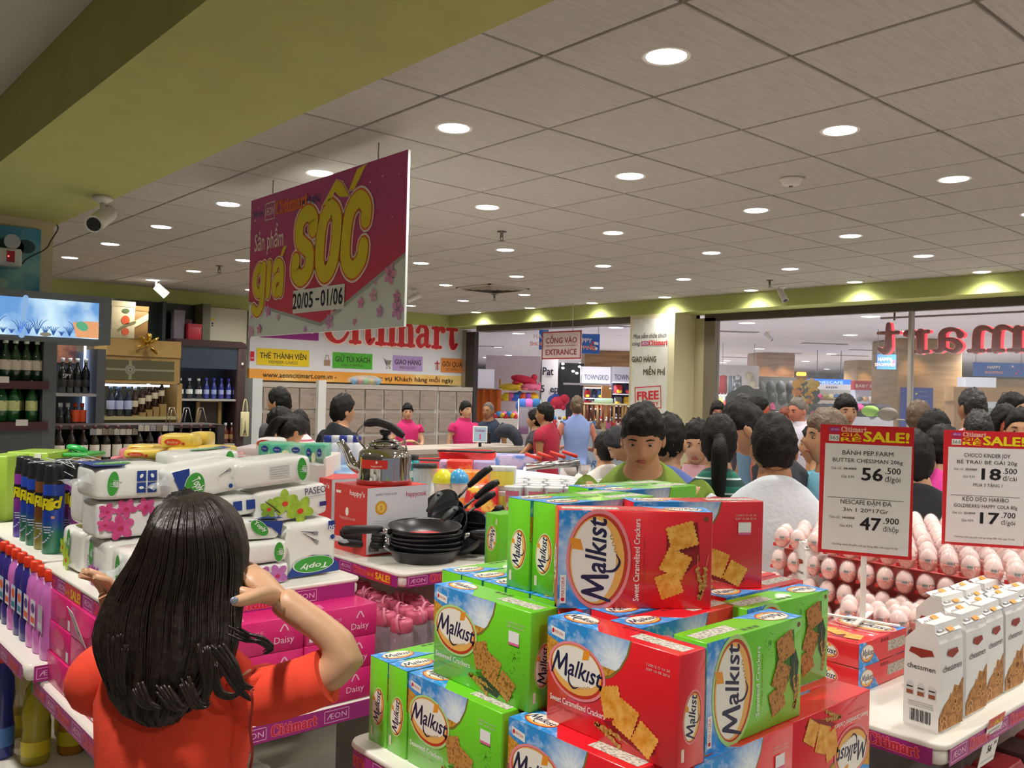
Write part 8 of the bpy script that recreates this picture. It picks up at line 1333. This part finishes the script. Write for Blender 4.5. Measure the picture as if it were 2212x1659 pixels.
def person(px, py, d, H, phi, lb, shirt='#888888', pants='#22252e', skin='a', hair='short', hc='k', fem=False, lean=0, hy=0, hp=0, arms=('down', 'down'), sleeve=.45, wf=1.0, shm=None, ptm=None, extra=None, face=None, shorts=False, vox=.02, tailz=0, hem=.84, collar=None, z_head=None, grp=None):
    s = H / 1.70; hd = at(px, py, d=d); F0 = Matrix.Rotation(-TH + math.radians(phi), 3, 'Z'); zb = .95; ln = math.radians(lean)
    def bend(p):
        x, y, z = p
        if z <= zb: return Vector((x, y, z))
        k = sstep(zb, zb + .12, z); a = ln * k; return Vector((x, y * math.cos(a) + (z - zb) * math.sin(a), zb + (z - zb) * math.cos(a) - y * math.sin(a)))
    hl = bend((0, .025, 1.588)) + Vector((0, .02 * math.sin(ln), 0)); zsh = hd.z - hl.z * s  # keep the head where it is seen; scale the legs to reach the floor
    kz = hd.z / (hl.z * s); off = F0 @ Vector((hl.x * s, hl.y * s, 0)); loc = Vector((hd.x - off.x, hd.y - off.y, 0)); t = thing('person', lb, 'person', loc, -TH + math.radians(phi), grp)
    S = Matrix.Diagonal((s, s, s * kz, 1)); sk = mt(SK.get(skin, skin), .45, var=.05, vs=20); X = lambda p: tuple(S @ bend(p))
    w_ = (.92 if fem else 1.0) * wf; sh = (.152 if fem else .178) * wf
    tor = [(.84, .150 if not fem else .160, .105), (.92, .155 if not fem else .166, .112), (1.02, .140 if not fem else .125, .102), (1.12, .142 if not fem else .122, .100), (1.24, .160 if not fem else .142, .112 if not fem else .118), (1.34, .172 if not fem else .150, .105), (1.405, .160 if not fem else .138, .085), (1.447, .108 if not fem else .088, .070), (1.475, .064, .060), (1.54, .054 if not fem else .046, .056 if not fem else .048)]
    def rows(rs, inf=0, wob=0): return [[X(p) for p in ringl(z, a * wf + inf, b * (.5 + .5 * wf) + inf, .01 if z > 1.4 else 0, wob=wob, seed=px)] for z, a, b in rs]
    AR = {'down': ((.235, -.03, 1.10), (.225, .05, .87)), 'fwd': ((.225, .00, 1.10), (.13, .24, 1.10)), 'hold': ((.20, .08, 1.14), (.05, .27, 1.20)), 'hip': ((.26, -.05, 1.12), (.17, .08, .95)), 'up': ((.27, .12, 1.30), (.10, .22, 1.45)), 'reach': ((.22, .14, 1.16), (.18, .36, 1.05))}
    q = MB(); q.loft(rows(tor), sk); J = []
    for sx, a in ((-1, arms[0]), (1, arms[1])):
        if isinstance(a, str): e, w = AR[a]; pts = [(sx * sh, 0, 1.39), (sx * (sh + .035), -.01, 1.34), (sx * e[0] * wf, e[1], e[2]), (sx * w[0], w[1], w[2])]; pts = [Vector(X(p)) for p in pts]
        else: Mi = (Matrix.Translation(loc) @ Matrix.Rotation(-TH + math.radians(phi), 4, 'Z')).inverted(); pts = [Vector(X((sx * sh, 0, 1.39))), Vector(X((sx * (sh + .03), -.0, 1.35))), Mi @ a[0], Mi @ a[1]]
        J.append(pts); r0 = .046 if not fem else .038; q.tube(catmull([tuple(v) for v in pts], 4), [r0 * s, r0 * 1.02 * s, r0 * .95 * s, r0 * .85 * s, .036 * s * (.9 if fem else 1), .032 * s * (.9 if fem else 1), .029 * s], sk, 14)
    L_ = []
    for sx in (-1, 1):
        P = [X((sx * .085, 0, .90)), X((sx * .10, .01, .70)), X((sx * .10, .02, .48)), X((sx * .10, -.01, .28)), X((sx * .10, -.02, .08))]; L_.append(P); q.tube(P, [.082 * s, .072 * s, .052 * s, .050 * s, .034 * s], sk, 14); q.tube([X((sx * .10, -.05, .035)), X((sx * .11, .05, .035)), X((sx * .115, .15, .025))], [.034 * s, .038 * s, .028 * s], sk, 10, flat=.7)
    o = q.build('tmp'); md = o.modifiers.new('r', 'REMESH'); md.mode = 'VOXEL'; md.voxel_size = vox; sm = o.modifiers.new('s', 'SMOOTH'); sm.iterations = 4; sm.factor = .5
    dg = bpy.context.evaluated_depsgraph_get(); me = o.evaluated_get(dg).to_mesh(); q = MB(); q.add([tuple(v.co) for v in me.vertices], [tuple(p.vertices) for p in me.polygons], sk, True); bpy.data.objects.remove(o)
    hM = Matrix.Translation(S @ hl) @ Matrix.Rotation(math.radians(hy), 4, 'Z') @ Matrix.Rotation(-ln * .8 - math.radians(hp), 4, 'X') @ Matrix.Scale(s * (.96 if fem else 1.0), 4)
    q.loft(head_rows(lambda a, b, c: head_r(a, b, c)), sk, True, True, M=hM)
    for sx in (-1, 1): q.ell((sx * .074, -.008, -.002), (.010, .018, .030), sk, 10, M=hM)
    for sx, pts in zip((-1, 1), J): hand_mb(q, pts[3], pts[3] - pts[2], sk, s * .95)
    q.build('body', t)
    if face if face is not None else abs(((phi + hy) + 180) % 360 - 180) > 50:
        for sx in (-1, 1):
            q = MB(M=hM); q.ell((sx * .031, .079, .011), (.012, .005, .0038), mt('#b9aca2', .3), 10, rings=6); q.ell((sx * .031, .0835, .0105), (.0058, .003, .0042), mt('#15100d', .2), 8, rings=6); q.build('eye', t)
            q = MB(M=hM); q.tube([(sx * .016, .090, .030), (sx * .033, .088, .034), (sx * .048, .078, .029)], [.002, .0032, .0014], HCOL['k'], 6); q.build('eyebrow', t)
        q = MB(M=hM); q.ell((0, .090, -.051), (.021, .008, .006), mt('#9a4a42' if skin != 'r' else '#8a2a20', .4), 12, rings=6); q.build('lips', t)
    q = MB(); hm = HCOL[hc]; hair_mesh(q, hair if hair in STY else 'back', hm, hM, px)
    if hair == 'long' or tailz: pass
    if hair == 'long': q.loft([[(a * .092 * math.cos(2 * pi * j / 20), -.035 + .075 * b * math.sin(2 * pi * j / 20) , z) for j in range(20)] for z, a, b in ((.06, .9, 1), (0, .98, 1), (-.08, 1.0, .95), (-.16, 1.05, .8), (-.24, 1.0, .6), (-.30, .7, .4))], hm, True, True, M=hM)
    if hair == 'tail': q.ell((0, -.095, .03), (.03, .03, .03), hm, 10, M=hM); q.tube(catmull([(0, -.10, .03), (0, -.14, -.02), (0, -.125, -.14), (0, -.10, -.26 - tailz)], 5), [.024, .034, .036, .030, .012], hm, 12, M=hM)
    if hair == 'bun': q.ell((0, -.11, .01), (.038, .032, .036), hm, 12, M=hM)
    q.build('hair', t)
    sm_ = shm or mt(shirt, .85, bump=.25, bs=60, var=.05, vs=9); q = MB(); q.loft(rows([r for r in [(hem, .158 if not fem else .160, .115)] + tor[1:8] if r[0] >= hem] + [(1.474, .062 , .060)], .014, .07), sm_)
    for pts in J:
        C = catmull([tuple(v) for v in pts], 6); n_ = max(4, int(len(C) * sleeve)); r0 = (.062 if not fem else .052) * s; q.tube(C[:n_], [r0 * 1.02, r0 * 1.05, r0 * .98, r0 * .95] if sleeve < .7 else [r0, r0, r0 * .9, r0 * .75], sm_, 16)
    q.build('shirt', t)
    if collar: q = MB(); q.loft([[X(p) for p in ringl(z, a, b, .01)] for z, a, b in ((1.45, .088, .078), (1.478, .076, .072), (1.500, .069, .066))], mt(collar, .7), True, False); q.build('collar', t)
    pm = ptm or mt(pants, .8, bump=.2, bs=50); q = MB(); q.loft(rows([(.80, .145, .105), (.86, .158, .115), (.94, .155, .112), (.99, .14, .105)], .010, .03), pm)
    for P in L_: C = P[:3] if shorts else P; q.tube([tuple(Vector(C[0]))] + C[1:], [.094 * s, .088 * s, .078 * s] if shorts else [.092 * s, .084 * s, .066 * s, .062 * s, .056 * s], pm, 16)
    q.build('shorts' if shorts else 'trousers', t)
    for sx in (-1, 1): q = MB(); q.tube([X((sx * .10, -.055, .04)), X((sx * .11, .05, .042)), X((sx * .115, .165, .028))], [.040 * s, .045 * s, .034 * s], mt('#2a2624', .6), 12, flat=.75); q.build('shoe', t)
    if extra: extra(t, X, s, hM)
    return t
# --- in front: woman in orange, seen from behind
elb, wri = at(752, 1424, d=1.47), at(603, 1293, d=1.50); el2, wr2 = at(310, 1500, d=1.70), at(262, 1350, d=1.66)
OS = mt('#e8452a', .9, var=.08, vs=30, bump=.12, bs=420)
# stands facing the shelf; own hair replaces the cap hair
W1 = person(402, 1212, 1.52, 1.56, -6, 'woman in an orange top, seen from behind, hand raised to her long dark hair', shm=OS, pants='#2a2a30', skin='c', hair='bald', fem=True, arms=((el2, wr2), (elb, wri)), sleeve=.60, vox=.010, hem=.84, wf=.84, face=False)
q = MB(); HS = mt('#140d09', .42, kind='mottle', p=('#2a1c14', 40, .35, .7, (6, 6, .25)), bump=.5, bs=40); sil = [(1071, 402, 406), (1073, 386, 424), (1077, 370, 442), (1083, 357, 456), (1092, 344, 469), (1108, 330, 486), (1135, 320, 502), (1165, 308, 512), (1200, 286, 518), (1240, 262, 521), (1280, 243, 523), (1320, 232, 527), (1360, 232, 533), (1400, 248, 528), (1440, 262, 500), (1475, 274, 462), (1505, 300, 440), (1522, 345, 425)]
rw = []; dm_ = 1.47
for y, a, b in sil:
    A, B = at(a, y, d=dm_), at(b, y, d=dm_); c = (A + B) / 2; hw = (B - A).length / 2; dp = min(.115, .02 + math.sqrt(max(0, y - 1070)) * .0125) if y < 1180 else .115 - .075 * sstep(1180, 1420, y); dp = max(dp, .03)
    cc = c + FV * (.03 if y < 1200 else .03 - .09 * sstep(1200, 1420, y)); n_ = 72
    rw.append([cc + RV * (hw * math.cos(2 * pi * j / n_)) + FV * (dp * math.sin(2 * pi * j / n_)) + (RV * math.cos(2 * pi * j / n_) + FV * math.sin(2 * pi * j / n_)) * (.0035 * sstep(1100, 1300, y) * (mnoise.noise(Vector((j * .55, y * .002, 3))) + .6 * math.sin(j * 1.9 + y * .004))) for j in range(n_)])
q.loft(rw[::-1], HS, True); ho = q.build('long_hair', W1, world=True)
q = MB(); RR = random.Random(3)
for i in range(150):     # separate locks over the mass
    u = RR.uniform(.1, pi - .1) * -1; pts = []
    for k in range(2, len(sil), 2):
        y, a, b = sil[min(k, len(sil) - 1)]; A, B = at(a, y, d=dm_), at(b, y, d=dm_); c = (A + B) / 2; hw = (B - A).length / 2 * 1.012; dp = (min(.115, .02 + math.sqrt(max(0, y - 1070)) * .0125) if y < 1180 else max(.03, .115 - .075 * sstep(1180, 1420, y))) * 1.012
        cc = c + FV * (.03 if y < 1200 else .03 - .09 * sstep(1200, 1420, y)); pts.append(tuple(cc + RV * hw * math.cos(u) + FV * dp * math.sin(u)))
    e_ = RR.randint(5, len(pts)); pts = pts[:e_]; q.tube(catmull(pts, 3), [.0012, .002, .0018, .0006], HS, 4, caps=False)
for pts, r_ in (([(505, 1360), (535, 1375), (562, 1380), (585, 1398), (572, 1410)], .007), ([(470, 1400), (500, 1440), (520, 1478), (545, 1488)], .010), ([(460, 1440), (470, 1490), (500, 1505), (528, 1490)], .008), ([(400, 1470), (420, 1515), (438, 1525), (450, 1515)], .009), ([(250, 1370), (246, 1420), (252, 1470)], .005), ([(262, 1400), (258, 1460), (268, 1500)], .006), ([(300, 1480), (318, 1518), (345, 1530)], .012), ([(350, 1490), (380, 1526), (400, 1530)], .012), ([(480, 1430), (515, 1490), (545, 1515)], .005), ([(440, 1400), (450, 1470), (440, 1522)], .014)):
    P = catmull([tuple(at(a, b, d=1.36)) for a, b in pts], 5)
    for j in range(9):
        o_ = RV * RR.uniform(-.012, .012) + ZV * RR.uniform(-.008, .008); q.tube([tuple(Vector(v) + o_ * (1 - .75 * i / len(P)) ) for i, v in enumerate(P)], [r_ * .2, r_ * .4, r_ * .25, .0005], HS, 6)
q.build('loose_locks', ho, world=True)['kind'] = 'stuff'
q = MB(); n1 = at(506, 1297, d=1.34); q.ell(tuple(n1), (.007, .004, .006), mt('#9aa0b5', .2, metal=.4), 10); q.build('painted_nail', W1, world=True)
q = MB(); pts = [tuple(at(a, b, d=c)) for a, b, c in ((592, 1290, 1.50), (570, 1284, 1.44), (545, 1290, 1.39), (520, 1297, 1.36), (503, 1299, 1.35))]; q.tube(catmull(pts, 4), [.016, .015, .012, .011, .009, .006], mt(SK['c'], .45, var=.05, vs=20), 12)
q.build('thumb', W1, world=True)
q = MB(); pts = [tuple(at(542 + 3 * math.sin(i), 1490 + 17 * i, d=1.34)) for i in range(11)]; q.tube(pts, .0022, mt('#8a1f18', .8), 5); q.build('side_seam_trim', W1, world=True)
# --- standing shoppers
def strap(c='#16181c', pts=((-.10, .11, 1.42), (.0, .14, 1.2), (.15, .06, .95)), r=.016, back=True):
    def f(t, X, s, hM): q = MB(); q.tube([X(p) for p in pts], r, mt(c, .7), 8, flat=.35); q.build('bag_strap', t)
    return f
def glasses(t, X, s, hM):
    q = MB(M=hM)
    for sx in (-1, 1): q.tube([(sx * .031 + .021 * math.cos(a), .094, .010 + .014 * math.sin(a)) for a in [2 * pi * k / 14 for k in range(15)]], .0012, BLACK, 5, caps=False); q.tube([(sx * .052, .092, .012), (sx * .074, .0, .012)], .0012, BLACK, 5)
    q.build('glasses', t)
def badge(t, X, s, hM): q = MB(); p = Vector(X((.04, .125, 1.12))); q.box((p.x - .03, p.y, p.z - .04), (p.x + .03, p.y + .004, p.z + .04), mt('#b8c8d0', .3)); q.build('name_badge', t)
ST = lambda c, c2, per, fr_: mt(c, .85, kind='stripes', p=(2, per, fr_, c2))
person(1389, 950, 3.2, 1.66, 168, 'man in an olive green T-shirt looking down, facing the camera', '#6a8422', hair='fringe', hp=12, lean=8, arms=('reach', 'fwd'), vox=.013, skin='a', wf=1.05, sleeve=.42, face=True)
person(1444, 960, 3.75, 1.66, -30, 'man in a blue shirt with a black backpack strap, behind the olive green T-shirt', '#5b6fae', pants='#22252e', hair='crop', vox=.016, extra=strap(pts=((.12, .09, 1.40), (.13, -.02, 1.44), (.14, -.12, 1.25))), sleeve=.5)
person(1505, 962, 4.0, 1.52, 150, 'young woman in a pink striped shirt with a badge, looking down left', shm=mt('#d9a0a8', .8, kind='stripes', p=(0, .014, .35, '#efd8d8')), hair='tail', fem=True, hy=12, hp=10, vox=.016, extra=badge, skin='c', collar='#dba8ae', face=True)
person(1553, 962, 3.45, 1.55, -12, 'woman in a green striped polo with a black ponytail, seen from behind', shm=mt('#1c6a58', .8, kind='stripes', p=(2, .055, .12, '#cfe0dc', .55, '#123f3c')), hair='tail', fem=True, vox=.016, tailz=.06, extra=strap(pts=((-.12, .02, 1.43), (-.02, -.13, 1.25), (.14, -.08, .98))), sleeve=.42)
person(1612, 930, 3.95, 1.72, 75, 'man with glasses in a dark navy T-shirt leaning left', '#2b3038', hair='short', lean=28, hp=8, vox=.016, extra=glasses, face=True, arms=('reach', 'reach'))
person(1672, 975, 3.05, 1.63, -8, 'man in a white T-shirt seen from behind, black sleeve below the elbow', '#c9d0d6', pants='#17181c', hair='short', hp=6, lean=4, vox=.013, sleeve=.45, wf=1.0, arms=('hip', 'hip'), skin='b', extra=lambda t, X, s, hM: (lambda q: (q.tube([X((.255, -.04, 1.12)), X((.24, .0, 1.04)), X((.19, .07, .96))], .045 * s, BLACK, 12), q.build('arm_sleeve', t)))(MB()))
person(1723, 890, 8.6, 1.78, 120, 'tall man in a white short-sleeved shirt, half turned, in the mall', '#cfcad8', pants='#1e2230', hair='crop', hc='g', skin='d', hp=8, collar='#dcd8e4', wf=1.08, vox=.022)
person(1697, 905, 9.2, 1.55, 130, 'woman with short red hair holding something up, beside the tall man', '#c9b9b4', hair='back', hc='o', skin='d', fem=True, arms=('up', 'up'), vox=.025)
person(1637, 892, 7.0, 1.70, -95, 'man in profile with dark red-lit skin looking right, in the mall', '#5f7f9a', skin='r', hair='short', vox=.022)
person(1652, 910, 7.4, 1.52, 175, 'small child carried at shoulder height beside the man in profile', '#9ab0c8', skin='d', hair='crop', vox=.025, wf=.6)
person(1550, 893, 8.8, 1.52, 170, 'woman with long dark hair near the window frame, facing the camera', '#2a2028', hair='long', fem=True, skin='d', vox=.025)
person(1604, 880, 8.3, 1.66, 60, 'dark-haired man seen above the leaning man with glasses', '#3a3540', hair='crop', hc='n', skin='b', vox=.025)
person(1787, 950, 3.75, 1.62, 95, 'man in a light blue T-shirt partly behind the sale sign, looking left', '#74b4cc', pants='#30505a', hair='back', hc='l', hp=0, vox=.018, skin='a', arms=('hip', 'fwd'))
person(1766, 965, 4.4, 1.45, 60, 'person in a grey T-shirt just left of the sale sign', '#a8a098', hair='short', vox=.02)
person(1826, 893, 6.2, 1.64, 180, 'person whose dark hair shows just above the sale sign', '#4a4450', hair='fringe', vox=.025)
person(2016, 935, 5.2, 1.68, -70, 'man in a beige shirt looking right between the two sale signs', '#b5a99a', hair='short', skin='b', hp=6, lean=6, vox=.018, collar='#c2b6a6')
person(1985, 905, 6.4, 1.66, -60, 'dark-haired person in white behind the beige shirt', '#c8c8d4', hair='short', hc='l', vox=.025)
person(1975, 1000, 3.6, 1.60, -20, 'person in black clothes directly right of the first sale sign', '#1c1e22', hair='back', vox=.018, sleeve=.8, arms=('down', 'fwd'), wf=1.15)
person(2034, 975, 3.9, 1.50, -60, 'woman in a bright pink shirt with a black bag, between the sale signs', '#d83a94', hair='tail', fem=True, vox=.018, lean=10)
person(2100, 885, 5.6, 1.74, 10, 'man in a pale lilac T-shirt with a dark diagonal strap, seen from behind', '#c9bfd4', hair='crop', hc='n', skin='b', vox=.02, wf=1.15, extra=strap(pts=((.16, -.06, 1.40), (.0, -.135, 1.22), (-.15, -.06, 1.0))))
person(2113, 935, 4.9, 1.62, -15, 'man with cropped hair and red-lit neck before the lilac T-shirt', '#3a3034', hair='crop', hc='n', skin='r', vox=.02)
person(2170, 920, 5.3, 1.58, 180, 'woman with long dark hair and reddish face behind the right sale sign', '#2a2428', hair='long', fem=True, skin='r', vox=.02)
person(2186, 890, 6.3, 1.72, -140, 'dark-haired man behind the long-haired woman at the right', '#3a3a44', hair='short', vox=.025); person(2205, 935, 4.6, 1.60, 150, 'person with black hair cut off by the right picture edge', '#24242a', hair='short', vox=.02)
person(1345, 962, 5.2, 1.50, 80, 'bent person with a black cap and white collar behind the olive T-shirt', '#1f2126', hair='back', hc='c', lean=52, vox=.02, collar='#e8e6e2'); person(1306, 975, 5.4, 1.42, 20, 'short black-haired person left of the bent one in the cap', '#d8d4cc', hair='short', vox=.022)
# --- counter and lockers
person(740, 890, 6.8, 1.70, -48, 'man in a black shirt with black hair standing before the lockers, seen from behind', '#15171d', hair='back', vox=.018, sleeve=.9, arms=('down', 'fwd')); PK_ = '#cf2a72'
person(880, 892, 11.2, 1.60, 195, 'cashier in a bright pink polo behind the first counter, hands together', PK_, hair='fringe', fem=True, skin='c', arms=('hold', 'hold'), vox=.022, collar='#b8205f'); person(1006, 888, 11.1, 1.64, 218, 'cashier in a bright pink polo near the cashier number sign, looking right', PK_, hair='back', fem=True, skin='c', arms=('fwd', 'fwd'), vox=.022, collar='#b8205f', face=True)
person(603, 873, 7.2, 1.68, 70, 'man with short black hair before the left lockers, looking left', '#4a4a50', hair='back', vox=.02, face=True); person(612, 920, 5.6, 1.52, 80, 'woman in a pink and white striped top bending left', shm=ST('#e8c8c8', '#a85a68', .04, .3), hair='long', fem=True, lean=34, vox=.018, arms=('reach', 'reach'))
person(628, 935, 4.9, 1.40, -40, 'girl with a hair clip looking down beside the striped woman', shm=ST('#e8cfd0', '#b87a84', .05, .3), hair='tail', fem=True, lean=20, hp=25, vox=.018, skin='b', extra=lambda t, X, s, hM: (lambda q: (q.ell((0, -.06, .10), (.03, .015, .012), WHITE, 8, M=hM), q.build('hair_clip', t)))(MB()))
person(645, 925, 5.9, 1.46, 20, 'long-haired person in a yellow top right of the girl', '#d8c83a', hair='long', fem=True, vox=.02)
person(1055, 890, 11.8, 1.66, 150, 'old man with thin grey hair and navy shirt near the doorway', '#28364c', hair='bald', hc='g', skin='b', vox=.022); person(1177, 897, 9.2, 1.68, 65, 'man in a dark red T-shirt with black hair at the counter end', '#a31c38', hair='short', skin='b', vox=.018, pants='#3a4048', arms=('fwd', 'fwd'))
person(1156, 908, 9.5, 1.58, 70, 'woman in a dark grey top partly behind the red T-shirt', '#3e3e44', hair='bun', hc='k', fem=True, skin='a', arms=('reach', 'fwd'), vox=.02); person(1246, 880, 10.4, 1.70, 5, 'woman in a blue tank top and white shorts seen from behind in the doorway', '#8298cc', pants='#dcd6d8', hair='bun', hc='l', fem=True, skin='d', shorts=True, sleeve=.12, arms=('fwd', 'fwd'), vox=.018, hem=.92)
